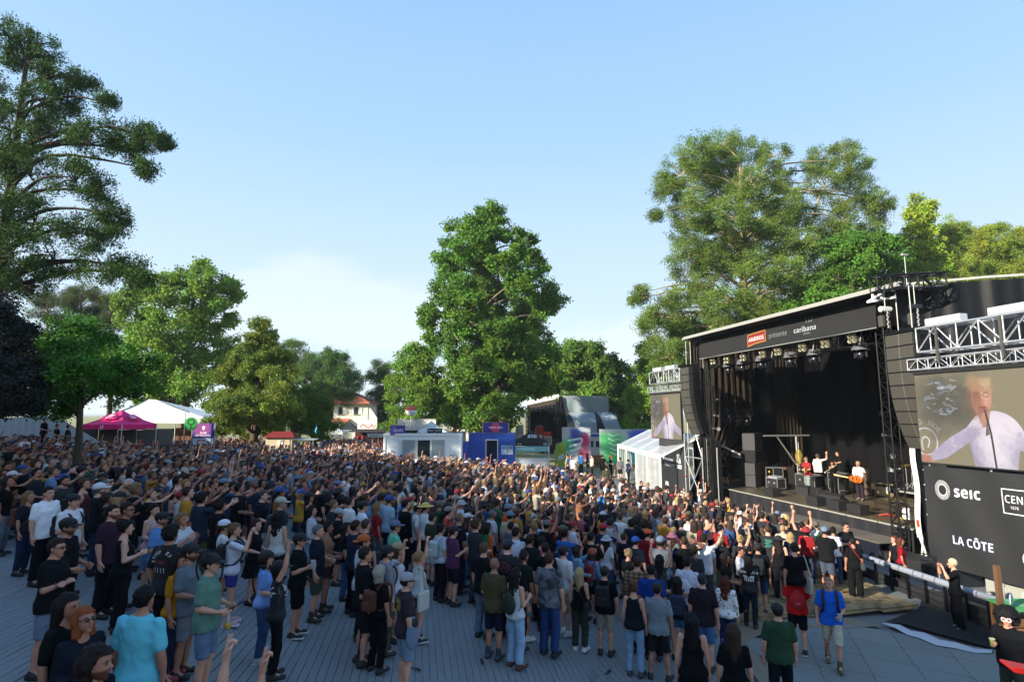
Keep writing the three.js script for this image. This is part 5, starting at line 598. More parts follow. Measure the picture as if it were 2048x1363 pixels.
// ---------------------------------------------------------------- on the deck: band, speakers, cases
const deckP = (x, y) => { const p = onY(x, y, DECK); return [p[0], DECK, p[2]]; };
{
  const onDeck = (px, py, yaw, h, sp, text) => { const p = typeof px === 'number' ? deckP(px, py) : px, o = makePerson({ skin: 1, legs: 'contra', ...sp }, 'near', st(...p), yaw * Math.PI / 180, h, text); o.spec = sp; return o; };
  let o = onDeck(1722, 1000, -62, 1.8, { sex: 'm', arms: ['fret', 'strum'], top: ['long', '#d6d5d2'], bottom: ['trousers', '#2a232c'], hair: ['short', '#8a7a60'], shoes: '#5a5a50', shades: 1 }, 'person in white shirt holding a sunburst acoustic guitar at the microphone');
  { const p = fromPerson(o, -0.02, 0.98, 0.24), t = thing('acoustic_guitar', 'orange sunburst acoustic guitar held low by the person in white shirt', 'guitar', p, o.rotation.y); const s = new THREE.Shape(); s.moveTo(0.0, 0.15); s.bezierCurveTo(0.15, 0.17, 0.2, -0.17, 0, -0.2); s.absellipse(-0.08, 0, 0.24, 0.2, -1.2, 1.2, true); const body = new THREE.ExtrudeGeometry((() => { const q = new THREE.Shape(), N = 40; for (let i = 0; i <= N; i++) { const a = i / N * 6.283, r = 0.19 + 0.055 * Math.cos(a * 1) * -1 - 0.045 * Math.cos(2 * a + Math.PI); q[i ? 'lineTo' : 'moveTo'](Math.cos(a) * r * 1.25, Math.sin(a) * r); } return q; })(), { depth: 0.09, bevelEnabled: true, bevelSize: 0.008, bevelThickness: 0.008, bevelSegments: 2 }); const gm = mat('#c5591a', { roughness: 0.25 }); const gr = new THREE.Group(); gr.rotation.z = -0.1; gr.scale.x = -1; gr.name = 'guitar'; t.add(gr); part('body', body, gm, gr); part('binding', new THREE.TorusGeometry(0.2, 0.014, 6, 26).scale(1.3, 0.98, 1).translate(0, 0, 0.1), mat('#2a120a', { roughness: 0.3 }), gr); part('sound_hole', new THREE.CylinderGeometry(0.05, 0.05, 0.004, 18).rotateX(Math.PI / 2).translate(0.06, 0, 0.1), mat('#120a06'), gr); part('neck', [box(0.6, 0.05, 0.03, 0.55, 0.0, 0.09), box(0.16, 0.075, 0.02, 0.92, 0, 0.08)], mat('#c9a877', { roughness: 0.5 }), gr); part('bridge', box(0.03, 0.14, 0.012, -0.1, 0, 0.105), mat('#1c0f08'), gr); }
  o = onDeck(1617, 984, -70, 1.8, { sex: 'm', arms: ['squeeze', 'squeeze'], top: ['tee', '#8a2732'], bottom: ['trousers', '#77827f'], hair: ['short', '#5c5148'], shades: 1, hp: -18 }, 'person in dark red shirt and grey trousers playing a small accordion');
  { const t = thing('accordion', 'small black and wooden accordion on the dark red shirt', 'accordion', fromPerson(o, 0, 1.12, 0.26), o.rotation.y); for (const s of [-1, 1]) part('end_box', rbox(0.07, 0.3, 0.2, 0.015, s * 0.19, 0, 0), mat(s < 0 ? '#151518' : '#9a5f2e', { roughness: 0.35 }), t); part('bellows', Array.from({ length: 9 }, (_, i) => box(0.016, 0.27 + (i % 2) * 0.025, 0.17 + (i % 2) * 0.02, -0.14 + i * 0.035, 0, 0)), mat('#1b1719', { roughness: 0.6 }), t); part('button_board', Array.from({ length: 12 }, (_, i) => ball(0.009, 0.19 + (i % 2) * 0.025 - 0.012, 0.11 - Math.floor(i / 2) * 0.044, 0.105, 1, 1, 1, 6, 4)), mat('#d9d9d5', { roughness: 0.3 }), t); }
  onDeck(1640, 976, 120, 1.84, { sex: 'm', arms: ['down', 'upfist'], top: ['tee', '#d8d8d6'], bottom: ['trousers', '#121317'], hair: ['short', '#4a4038'], cap: ['cap', '#3a3530'] }, 'person in white short-sleeved shirt and cap raising a fist, back to the camera');
  { const h = [...st(...deckP(1640, 976))]; }
  o = onDeck(1670, 991, -60, 1.68, { sex: 'f', arms: ['fiddle', 'bow'], top: ['long', '#0e0e11'], bottom: ['trousers', '#0d0d10'], hair: ['wavy', '#1d1412'], shades: 1, legs: 'stand' }, 'person dressed in black playing the violin');
  { const t = thing('violin', 'brown violin with bow under the chin of the person dressed in black', 'violin', fromPerson(o, 0.14, 1.4, 0.28), o.rotation.y); const v = new THREE.Group(); v.name = 'violin_assembly'; v.rotation.set(-0.1, 0.45, 0.05); t.add(v); part('body', [ball(0.1, 0, 0, -0.07, 1, 0.3, 1, 14, 8), ball(0.083, 0, 0, 0.08, 1, 0.3, 1, 14, 8), box(0.11, 0.04, 0.12, 0, 0, 0)], mat('#6b2a12', { roughness: 0.25 }), v); part('neck', [box(0.025, 0.025, 0.26, 0, 0.025, 0.25), ball(0.022, 0, 0.02, 0.39)], mat('#1a100c', { roughness: 0.4 }), v); part('bow', [rod([-0.36, -0.22, 0.1], [0.2, 0.2, 0.06], 0.008)], mat('#d6c9a8'), v); }
  onDeck([7.2, DECK, -4.8], 0, -75, 1.76, { sex: 'm', arms: ['low', 'low'], top: ['tank', '#1b1416'], bottom: ['trousers', '#17181c'], hair: ['curly', '#3a1f14'], beard: 1 }, 'bare-armed person in dark vest by the right tower');
  const cam = onX(1453, 984, 1.0); o = onDeck([1.0, DECK, cam[2]], 0, -150, 1.76, { sex: 'm', arms: ['low', 'low'], top: ['tee', '#1a1a1c'], bottom: ['shorts', '#1d1e24'], hair: ['short', '#17110f'], cap: ['cap', '#131316'], sole: '#bdbdbd', hy: -30 }, 'person in black shorts operating a television camera at the far corner of the stage');
  { const q = st(0.55, DECK, cam[2] - 0.55), t = thing('television_camera', 'black television camera on a pale tripod at the far corner of the stage', 'camera', q, -1.0); part('camera_body', [rbox(0.2, 0.26, 0.5, 0.03, 0, 1.55, 0), rbox(0.12, 0.12, 0.3, 0.02, 0, 1.74, -0.04), rbox(0.3, 0.22, 0.14, 0.02, 0.05, 1.72, -0.32)], BLKM, t); part('lens', rod([0, 1.55, 0.25], [0, 1.55, 0.62], 0.1, 0.12, 14), BLKM, t); part('tripod_head', [ball(0.1, 0, 1.34, 0), rod([0, 1.34, 0], [-0.1, 1.1, -0.6], 0.018)], CASE, t); for (let i = 0; i < 3; i++) { const a = i * 2.1; part('leg', [rod([Math.cos(a) * 0.06, 1.3, Math.sin(a) * 0.06], [Math.cos(a) * 0.48, 0.0, Math.sin(a) * 0.48], 0.03)], mat('#b5b1a0', { roughness: 0.4 }), t); } }
  onDeck([9.2, DECK, -13.4], 0, -90, 1.76, { sex: 'm', arms: ['low', 'low'], top: ['tee', '#0e0e10'], bottom: ['trousers', '#101115'], hair: ['short', '#17110f'] }, 'person in black working in the shade at the back of the stage');
}
function cabinetStack(t, X, Y, Z, w, h, d, cols, rows) { for (let i = 0; i < cols; i++) for (let j = 0; j < rows; j++) { const c = part('cabinet', rbox(d, h - 0.01, w - 0.01, 0.02, X + d / 2, Y + h * (j + 0.5), Z + w * (i + 0.5)), CASE, t); part('grille', rbox(0.02, h - 0.07, w - 0.07, 0.01, X - 0.006, Y + h * (j + 0.5), Z + w * (i + 0.5)), GRILLE, c); } }
{
  const t = onStage('side_fill_speaker', 'stack of four large black speaker cabinets at the far side of the stage', 'loudspeaker', [2.6, DECK, -12.9], -0.95); cabinetStack(t, 0, 0, -1.05, 1.05, 0.66, 0.8, 2, 2);
  const c = onStage('draped_case', 'case draped in dark cloth on top of the speaker cabinets', 'case', [2.6, DECK + 1.33, -12.9], -0.95); part('cloth', [rbox(0.82, 0.62, 1.95, 0.04, 0.42, 0.31, 0)], mat('#141416', { roughness: 0.95 }), c);
  const u = onStage('side_fill_speaker', 'single upper pair of black speakers on top of the draped case', 'loudspeaker', [2.6, DECK + 1.96, -12.9], -0.95); cabinetStack(u, 0, 0, -0.75, 0.66, 0.98, 0.7, 2, 1);
  const wedge = (p, turn, text, w = 0.7) => { const o = onStage('monitor_wedge', text, 'loudspeaker', p, turn, 'monitor wedges along the stage front'), s = new THREE.Shape([[0, 0], [0.5, 0], [0.56, 0.16], [0.2, 0.44], [0, 0.36]].map(q => new THREE.Vector2(...q))), g = new THREE.ExtrudeGeometry(s, { depth: w, bevelEnabled: true, bevelSize: 0.012, bevelThickness: 0.012, bevelSegments: 1 }); g.translate(-0.28, 0.01, -w / 2); part('cabinet', g, CASE, o); part('grille', box(0.4, 0.015, w - 0.08, 0, 0, 0).rotateZ(-0.66).translate(0.115, 0.325, 0), GRILLE, o); };
  wedge(deckP(1612, 988), 0.2, 'monitor wedge in front of the accordion'); wedge(deckP(1640, 994), -0.3, 'monitor wedge between the accordion and the violin'); wedge(deckP(1668, 1006), 0.15, 'wide monitor wedge in front of the violin', 1.1);
  for (const [x, y, w] of [[1425, 975, 'leftmost on the deck edge'], [1545, 990, 'second from the left on the deck edge'], [1633, 1013, 'below the accordion'], [1676, 1024, 'below the violin'], [1718, 1034, 'nearest to the right tower']]) { const p = onX(x, y, 0.95), o = onStage('front_fill_speaker', `square black front speaker, ${w}`, 'loudspeaker', [0.95, DECK, p[2]], 0, 'front speakers on the deck edge'); part('cabinet', rbox(0.5, 0.4, 0.66, 0.02, 0, 0.2, 0), CASE, o); part('grille', rbox(0.02, 0.34, 0.58, 0.008, -0.255, 0.2, 0), BLK, o); }
  // flight cases and amplifiers
  const flight = (p, w, h, d, text, turn = 0, extra) => { const o = onStage('flight_case', text, 'case', p, turn); part('panel', box(d, h, w, 0, h / 2 + 0.12, 0), CASE, o); const e = []; for (const a of [-1, 1]) for (const b of [-1, 1]) { e.push(box(0.03, h + 0.02, 0.03, a * d / 2, h / 2 + 0.12, b * w / 2), box(d, 0.03, 0.03, 0, h / 2 + 0.12 + a * h / 2, b * w / 2), box(0.03, 0.03, w, b * d / 2, h / 2 + 0.12 + a * h / 2, 0)); } part('edge', e, ALU, o); for (const a of [-1, 1]) for (const b of [-1, 1]) part('castor', rod([a * d * 0.38, 0.05, b * w * 0.38 - 0.02], [a * d * 0.38, 0.05, b * w * 0.38 + 0.02], 0.05, 0.05, 10), STEEL, o); for (const b of [-1, 1]) part('latch', box(0.02, 0.1, 0.1, -d / 2 - 0.012, h * 0.55 + 0.12, b * w * 0.25), ALU, o); if (extra) extra(o); return o; };
  flight([3.4, DECK, -11.6], 0.62, 0.95, 0.6, 'upright open rack case with yellow and red lights at the far side of the stage', 0, o => { part('rack_front', box(0.02, 0.86, 0.5, -0.315, 0.6, 0), mat('#0a0a0c', { roughness: 0.3 }), o); part('yellow_sticker', new THREE.CylinderGeometry(0.06, 0.06, 0.01, 12).rotateZ(Math.PI / 2).translate(-0.33, 0.85, 0), mat('#b59a20'), o); part('red_sticker', new THREE.CylinderGeometry(0.06, 0.06, 0.01, 12).rotateZ(Math.PI / 2).translate(-0.33, 0.62, 0), mat('#a8201f'), o); });
  flight([2.7, DECK, -10.6], 0.8, 0.5, 0.55, 'low flight case with mixer on top beside the open rack', 0.1, o => part('mixer', rbox(0.45, 0.07, 0.7, 0.02, 0, 0.68, 0, 0, 0, 0.12), mat('#8d9296', { roughness: 0.4 }), o));
  flight([4.9, DECK, -10.7], 1.3, 0.62, 0.7, 'wide black flight case with silver edges behind the accordion', 0.1);
  flight([5.4, DECK, -9.2], 0.9, 0.85, 0.6, 'guitar boat case standing behind the white short-sleeved shirt', -0.2);
  const drawers = onStage('wooden_drawer_unit', 'brown wooden drawer unit between the flight cases', 'drawers', [4.3, DECK, -11.8]); part('body', box(0.5, 1.05, 0.7, 0, 0.53, 0), mat('#2a2320'), drawers); for (let i = 0; i < 4; i++) part('drawer', rbox(0.02, 0.2, 0.62, 0.008, -0.26, 0.2 + i * 0.25, 0), mat('#6b4630', { roughness: 0.6 }), drawers);
  const amp = (p, text, w, h, col, gc) => { const o = onStage('amplifier', text, 'amplifier', p, 0.1, 'amplifiers at the back of the band'); part('cabinet', rbox(0.36, h, w, 0.03, 0, h / 2, 0), mat(col, { roughness: 0.7 }), o); part('grille', rbox(0.02, h * 0.68, w - 0.08, 0.008, -0.18, h * 0.38, 0), mat(gc, { roughness: 0.9 }), o); part('control_panel', box(0.015, h * 0.14, w - 0.1, -0.182, h * 0.86, 0), mat('#15161a', { roughness: 0.3 }), o); part('handle', tube([[0, h, -0.1], [0, h + 0.04, -0.05], [0, h + 0.04, 0.05], [0, h, 0.1]], 0.012, 10, 5), BLK, o); };
  amp([6.4, DECK + 0.0, -7.4], 'cream coloured guitar amplifier behind the violin', 0.72, 0.6, '#a89a74', '#c2b48c'); amp([6.2, DECK, -8.6], 'tall dark bass amplifier stack left of the cream amplifier', 0.68, 1.25, '#1a1a1c', '#2c2a26');
  const riser = onStage('drum_riser', 'low black drum riser with silver edge at the back of the band', 'platform', [7.6, DECK, -6.4]); part('top', box(2.6, 0.06, 3.0, 0, 0.36, 0), CASE, riser); part('edge', box(0.03, 0.08, 3.0, -1.31, 0.36, 0), STEEL, riser); for (const [x, z] of [[-1.2, -1.4], [-1.2, 1.4], [1.2, -1.4], [1.2, 1.4]]) part('leg', rod([x, 0, z], [x, 0.33, z], 0.03), STEEL, riser);
  const dk = onStage('drum_kit', 'drum kit with silver shells and decorated bass drum at the back right', 'drum kit', [7.3, DECK + 0.39, -6.1], 0.1), shell = mat('#a9adb3', { roughness: 0.2, metalness: 0.6 }), skin2 = mat('#d3d2ca', { roughness: 0.6 }), brass = mat('#b59a55', { roughness: 0.25, metalness: 0.8 });
  const drum = (n, x, y, z, r, h, tilt, axisX) => { const g = new THREE.CylinderGeometry(r, r, h, 20, 1, true), k = new THREE.CylinderGeometry(r * 0.98, r * 0.98, 0.01, 20).translate(0, h / 2, 0), hoop = [new THREE.TorusGeometry(r, 0.014, 6, 22).rotateX(Math.PI / 2).translate(0, h / 2, 0), new THREE.TorusGeometry(r, 0.014, 6, 22).rotateX(Math.PI / 2).translate(0, -h / 2, 0)]; const f = q => { q.rotateZ(axisX ? Math.PI / 2 : tilt); return q.translate(x, y, z); }; const s = part(n, f(g), shell, dk); part('drumhead', f(k), skin2, s); part('hoop', hoop.map(f), CASE, s); if (axisX) part('emblem', [new THREE.TorusGeometry(r * 0.66, 0.02, 5, 24).rotateY(Math.PI / 2).translate(x - h / 2 - 0.012, y, z), new THREE.TorusGeometry(r * 0.22, 0.025, 5, 16, 4).rotateY(Math.PI / 2).translate(x - h / 2 - 0.012, y, z)], mat('#1c1c20'), s); };
  drum('bass_drum', 0, 0.3, 0, 0.29, 0.42, 0, true); drum('rack_tom', -0.05, 0.72, -0.2, 0.15, 0.2, 0.35); drum('rack_tom', -0.05, 0.72, 0.18, 0.16, 0.22, 0.35); drum('floor_tom', 0.45, 0.35, 0.55, 0.21, 0.4, 0); drum('snare_drum', 0.5, 0.5, -0.35, 0.18, 0.15, 0.1); for (const [x, y, z, r] of [[-0.15, 1.15, -0.65, 0.23], [-0.1, 1.2, 0.75, 0.25], [0.4, 1.0, -0.8, 0.18]]) { part('cymbal', lathe([[0.001, 0.03], [0.04, 0.025], [r, 0], [r, -0.004], [0.001, 0.02]], 22).rotateZ(0.25).translate(x, y, z), brass, dk); part('cymbal_stand', [rod([x, 0.02, z], [x, y, z], 0.012), rod([x, 0.3, z], [x + 0.2, 0, z + 0.16], 0.01), rod([x, 0.3, z], [x - 0.2, 0, z + 0.12], 0.01), rod([x, 0.3, z], [x, 0, z - 0.22], 0.01)], STEEL, dk); }
  const mic = (p, text, h, boom, turn = 0) => { const o = onStage('microphone_stand', text, 'microphone', p, turn, 'microphone stands on the deck'); part('base', lathe([[0.001, 0.03], [0.05, 0.028], [0.15, 0.012], [0.15, 0], [0.001, 0]], 18), BLKM, o); part('stand', rod([0, 0.02, 0], [0, h, 0], 0.013), BLKM, o); part('boom', rod([0, h, 0], [boom, h + 0.18, 0], 0.01), BLKM, o); part('microphone', [rod([boom, h + 0.18, 0], [boom + 0.12, h + 0.14, 0], 0.012, 0.02, 8), ball(0.028, boom + 0.14, h + 0.13, 0)], BLKM, o); };
  mic([2.3, DECK, -9.9], 'microphone stand at the far left of the band', 1.35, 0.1); mic([2.7, DECK, -9.1], 'microphone stand in front of the accordion', 1.4, 0.1); mic([3.2, DECK, -7.5], 'microphone stand with boom in front of the violin', 1.45, 0.3); mic([3.4, DECK, -6.1], 'microphone stand with boom in front of the acoustic guitar', 1.48, 0.4); mic([2.5, DECK, -4.0], 'empty microphone stand near the right tower', 1.3, -0.15);
  const rs = onStage('guitar_floor_stand', 'red tripod floor stand near the front right corner of the deck', 'stand', [1.7, DECK, -2.6]); part('leg', [0, 1, 2].map(i => rod([0, 0.1, 0], [Math.cos(i * 2.1) * 0.34, 0.015, Math.sin(i * 2.1) * 0.34], 0.022)), mat('#b02a20', { roughness: 0.4 }), rs); part('pedal', [rbox(0.14, 0.05, 0.1, 0.01, 0.1, 0.03, 0.5), rbox(0.14, 0.05, 0.1, 0.01, 0.0, 0.03, 0.7)], mat('#b08a30', { roughness: 0.4 }), rs);
  const al = onStage('scaffold_gantry', 'silver gantry frame with diagonal brace behind the side speakers', 'scaffold', [5.9, DECK, -13.2]); part('beam', rod([-1.9, 2.75, 0], [1.2, 2.75, 0], 0.055), ALU, al); part('post', rod([0.3, 0, 0], [0.3, 2.75, 0], 0.055), ALU, al); part('brace', [rod([-1.0, 2.7, 0], [0.25, 1.0, 0], 0.04)], ALU, al);
  const rc = onStage('yellow_raincoat', 'yellow plastic cover draped on a pole behind the band', 'cover', [5.6, DECK, -12.3]); { const g = ball(0.24, 0, 1.55, 0, 0.7, 2.0, 0.7, 16, 14), q = g.attributes.position; for (let i = 0; i < q.count; i++) { const n = 0.6 + 0.9 * vnoise(q.getX(i) * 8, q.getY(i) * 3, q.getZ(i) * 8); q.setX(i, q.getX(i) * n); q.setZ(i, q.getZ(i) * n); } g.computeVertexNormals(); part('cover', g, mat('#76652a', { roughness: 0.5 }), rc); part('pole', rod([0, 0, 0], [0, 2.4, 0], 0.025), ALU, rc); }
  const db = onStage('pleated_stand_cover', 'dark brown upright instrument case behind the violin', 'case', [5.4, DECK, -7.6], 0.2); part('case', [rbox(0.4, 1.3, 0.6, 0.12, 0, 0.66, 0)], mat('#3a2a22', { roughness: 0.6 }), db); part('lid_seam', box(0.01, 1.26, 0.02, -0.2, 0.66, 0), mat('#1a1210'), db);
  { const R = rng(44), t = onStage('stage_cables', 'loose black cables lying across the stage deck', 'cables', [0, DECK + 0.012, 0]); for (let i = 0; i < 16; i++) { const x = 1.4 + R() * 3.5, z = -2 - R() * 9.5, q = []; for (let k = 0; k < 6; k++) q.push([x + (R() - 0.4) * 1.6, 0, z + (k - 2.5) * 0.5 + (R() - 0.5) * 0.4]); part('cable', tube(q, 0.013, 26, 4), BLKM, t); } }
  const pap = onStage('set_list', 'white sheet of paper taped at the foot of the right tower', 'paper', [1.2, DECK + 0.35, -1.3], 0.2); part('paper', box(0.006, 0.42, 0.3, 0, 0, 0), mat('#d0d0cc'), pap); part('clip', box(0.02, 0.03, 0.1, 0, 0.21, 0), BLKM, pap);
}
// ---------------------------------------------------------------- tents, cabins and signs round the square
const gAt = (px, d) => { const p = at(px, 828, d); return [p[0], groundY(p[0], p[2]), p[2]]; };
const PVC = mat('#c3c7c9', { roughness: 0.55 }), signPost = (h, x) => rod([x, 0, 0], [x, h, 0], 0.03);
// a printed board facing +z, with frame and posts
function sign(name, text, cat, pos, turn, w, h, y0, tex, back = '#55504a', posts = true) { const t = thing(name, text, cat, pos, turn); part('panel', box(w, h, 0.04, 0, y0 + h / 2, 0), mat(back), t); part('print', new THREE.PlaneGeometry(w - 0.06, h - 0.06).translate(0, y0 + h / 2, 0.024), new THREE.MeshStandardMaterial({ map: tex, roughness: 0.7 }), t); if (posts) for (const s of [-1, 1]) part('post', signPost(y0 + h, s * (w / 2 + 0.02)), STEEL, t); return t; }
{ // white cabin
  const d = 44.5, p = gAt(846, d), t = thing('white_cabin', 'long white site cabin with three windows behind the crowd', 'cabin', p, 0.02), W = 5.95, H = 2.62, D = 2.4, m = mat('#dde2e0', { roughness: 0.5 }), fr = mat('#e6e9e6', { roughness: 0.45 });
  part('wall', [box(W, H, D, 0, H / 2, -D / 2)], m, t); part('frame', [box(W + 0.06, 0.16, 0.1, 0, H - 0.06, 0.02), box(W + 0.06, 0.16, 0.1, 0, 0.1, 0.02), ...[-1, 1].map(s => box(0.16, H - 0.3, 0.1, s * (W / 2 - 0.06), H / 2, 0.024)), box(0.1, 0.16, D, -W / 2 - 0.01, H - 0.06, -D / 2)], fr, t);
  const xs = [[808, 830], [838, 860], [866, 888]]; xs.forEach(([a, b], i) => { const x = ((a + b) / 2 - 846) / FPX * d, w = 0.95, y = 1.5, win = part('window', [box(w + 0.14, 0.07, 0.06, x, y + 0.66, 0.05), box(w + 0.14, 0.07, 0.06, x, y - 0.66, 0.05), box(0.07, 1.25, 0.06, x - w / 2 - 0.035, y, 0.05), box(0.07, 1.25, 0.06, x + w / 2 + 0.035, y, 0.05)], WHT, t); if (i === 1) part('pane', box(w, 1.25, 0.02, x, y, 0.02), mat('#232b2f', { roughness: 0.06 }), win); else { part('shutter', Array.from({ length: 14 }, (_, k) => box(w, 0.082, 0.03, x, y - 0.58 + k * 0.09, 0.026)), mat('#8d9a9d', { roughness: 0.5 }), win); } });
  part('meter_box', [box(0.5, 0.6, 0.12, 2.35, 0.75, 0.06)], mat('#8f9798'), t); part('roof', box(W - 0.1, 0.03, D - 0.1, 0, H + 0.015, -D / 2), mat('#9aa1a0'), t);
  for (const [x, w, n] of [[-1.1, 1.2, 'folded black cover lying on the cabin roof'], [0.55, 0.55, 'black lamp case on the cabin roof beside the cover'], [1.15, 0.55, 'black lamp case on the cabin roof, right of the other one']]) { const o = thing('lamp_case', n, 'case', [p[0] + x, p[1] + H + 0.03, p[2] - 0.6]); part('case', rbox(w, w > 1 ? 0.22 : 0.36, 0.4, 0.05, 0, w > 1 ? 0.11 : 0.18, 0), BLK, o); if (w < 1) part('front_panel', box(w - 0.12, 0.1, 0.01, 0, 0.2, 0.205), mat('#8a8d90'), o); }
  const rl = thing('roof_spotlight', 'black spotlight with orange lens at the right end of the cabin roof', 'stage light', [p[0] + 2.4, p[1] + H, p[2] - 0.6]); part('housing', [rod([0, 0.25, -0.15], [0, 0.25, 0.15], 0.16, 0.18, 12), box(0.44, 0.05, 0.1, 0, 0.03, 0)], BLK, rl); part('lens', new THREE.CylinderGeometry(0.15, 0.15, 0.02, 14).rotateX(Math.PI / 2).translate(0, 0.25, 0.16), mat('#8a3a1a', { roughness: 0.3 }), rl);
  const bl = gAt(818, d - 0.0), bt = thing('lighting_balloon', 'orange and white lighting balloon on a tripod mast above the white cabin', 'lamp', [bl[0], p[1] + H, p[2] - 0.9]), by = at(818, 821, d + 0.9)[1] - p[1] - H; part('mast', rod([0, 0, 0], [0, by, 0], 0.035), STEEL, bt); part('tripod_leg', [0, 1, 2].map(i => rod([0, 1.05, 0], [Math.cos(i * 2.1 + 0.5) * 0.9, 0, Math.sin(i * 2.1 + 0.5) * 0.5], 0.025)), STEEL, bt); const bg = (a, b) => new THREE.SphereGeometry(0.48, 20, 8, 0, 6.2832, a, b).scale(1, 0.86, 1).translate(0, by, 0); part('upper_half', bg(0, 1.5), mat('#b5451a', { roughness: 0.5 }), bt); part('lower_half', bg(1.5, 1.64), mat('#cfd0ce', { roughness: 0.5 }), bt);
  sign('purple_sign', 'purple sign with white letters at the left end of the cabin roof', 'sign', [gAt(796, d)[0], p[1] + H - 0.1, p[2] + 0.05], 0.25, 1.15, 0.72, 0.02, canvasTex(256, 160, (c, W2, H2) => { const g = c; g.fillStyle = '#3f3380'; g.fillRect(0, 0, W2, H2); g.fillStyle = '#6a4aa0'; g.fillRect(0, 0, 110, H2); whiteText(g, 'QUAI', 50, 110, 'bold 70px sans-serif', '#c9c6d8'); }), '#3f3380', false);
}
{ // blue cabin
  const d = 47, p = gAt(984, d), t = thing('blue_cabin', 'bright blue steel cabin with an open doorway and notices', 'cabin', p, -0.03), W = 3.65, H = 2.6, m = mat('#0f3f9a', { roughness: 0.45 });
  part('wall', [box(W, H, 0.1, 0, H / 2, -2.3), box(0.1, H, 2.4, -W / 2, H / 2, -1.2), box(0.1, H, 2.4, W / 2, H / 2, -1.2), box(1.35, H, 0.1, -1.17, H / 2, 0), box(1.35, H, 0.1, 1.17, H / 2, 0), box(1.0, 0.45, 0.1, 0, H - 0.22, 0)], m, t); part('roof', box(W + 0.1, 0.06, 2.5, 0, H + 0.03, -1.15), mat('#123a86'), t);
  part('rib', Array.from({ length: 7 }, (_, i) => [box(0.06, H - 0.4, 0.04, -1.75 + i * 0.19, H / 2, 0.06), box(0.06, H - 0.4, 0.04, 0.62 + i * 0.19, H / 2, 0.06)]).flat(), mat('#14489f', { roughness: 0.45 }), t); part('frame', [box(W + 0.08, 0.15, 0.12, 0, H - 0.06, 0.03), box(0.15, H, 0.12, W / 2, H / 2, 0.033), box(0.15, H, 0.12, -W / 2, H / 2, 0.033)], mat('#0d3a8c', { roughness: 0.45 }), t);
  part('door_frame', [box(0.07, 2.1, 0.14, -0.48, 1.07, 0.03), box(0.07, 2.1, 0.14, 0.48, 1.07, 0.03), box(1.03, 0.07, 0.14, 0, 2.15, 0.03)], mat('#b9bcba', { roughness: 0.4 }), t); part('door', box(0.75, 2.0, 0.05, -W / 2 - 0.4, 1.05, 0.3, 0, 0.5, 0), m, t); for (const [x, c] of [[1.0, ['#5aa0b0', '#6b5aa0']], [1.5, ['#4a8a9a', '#a06a9a']]]) part('notice', new THREE.PlaneGeometry(0.42, 0.72).translate(x, 1.35, 0.088), new THREE.MeshStandardMaterial({ roughness: 0.6, map: canvasTex(64, 110, (g, a, b) => { g.fillStyle = '#c9d2d8'; g.fillRect(0, 0, a, b); g.fillStyle = c[0]; g.fillRect(4, 4, a - 8, 46); g.fillStyle = c[1]; g.fillRect(10, 20, 30, 20); g.fillStyle = '#7d8790'; for (let i = 0; i < 6; i++) g.fillRect(6, 58 + i * 8, 30 + (i * 13) % 24, 3); }) }), t);
  sign('information_sign', 'purple sign with a pink disc lettered POINT INFO on the roof of the blue cabin', 'sign', [p[0] + 0.3, p[1] + H + 0.06, p[2] - 0.3], 0, 2.1, 0.85, 0.05, canvasTex(512, 208, (c, W2, H2) => { c.fillStyle = '#3b2a78'; c.fillRect(0, 0, W2, H2); c.fillStyle = '#2c2f80'; c.fillRect(300, 0, 212, H2); c.fillStyle = '#c03a5a'; c.beginPath(); c.arc(256, 104, 100, 0, 7); c.fill(); whiteText(c, 'POINT INFO', 256, 122, 'bold 50px sans-serif', '#e3dfe6', 'center'); }), '#7d6f55');
}
const gableTent = (t, w, d2, eave, peak, m, over = 0.1) => { const P = [[-w / 2, 0], [w / 2, 0], [w / 2, -d2], [-w / 2, -d2]], top = [0, peak, -d2 / 2]; part('roof', P.map((a, i) => { const b = P[(i + 1) % 4]; return sheet([a[0], eave, a[1]], [b[0], eave, b[1]], top, top, 10, 6, (u, v) => -0.12 * Math.sin(Math.PI * v) * (1 - 0.3 * u)); }), m, t); part('valance', P.map((a, i) => { const b = P[(i + 1) % 4]; return sheet([a[0], eave - 0.3, a[1]], [b[0], eave - 0.3, b[1]], [b[0], eave, b[1]], [a[0], eave, a[1]], 16, 1, (u, v) => 0.02 * Math.sin(u * 30)); }), m, t); for (const a of P) part('pole', rod([a[0], 0, a[1]], [a[0], eave, a[1]], 0.03), ALU, t); };
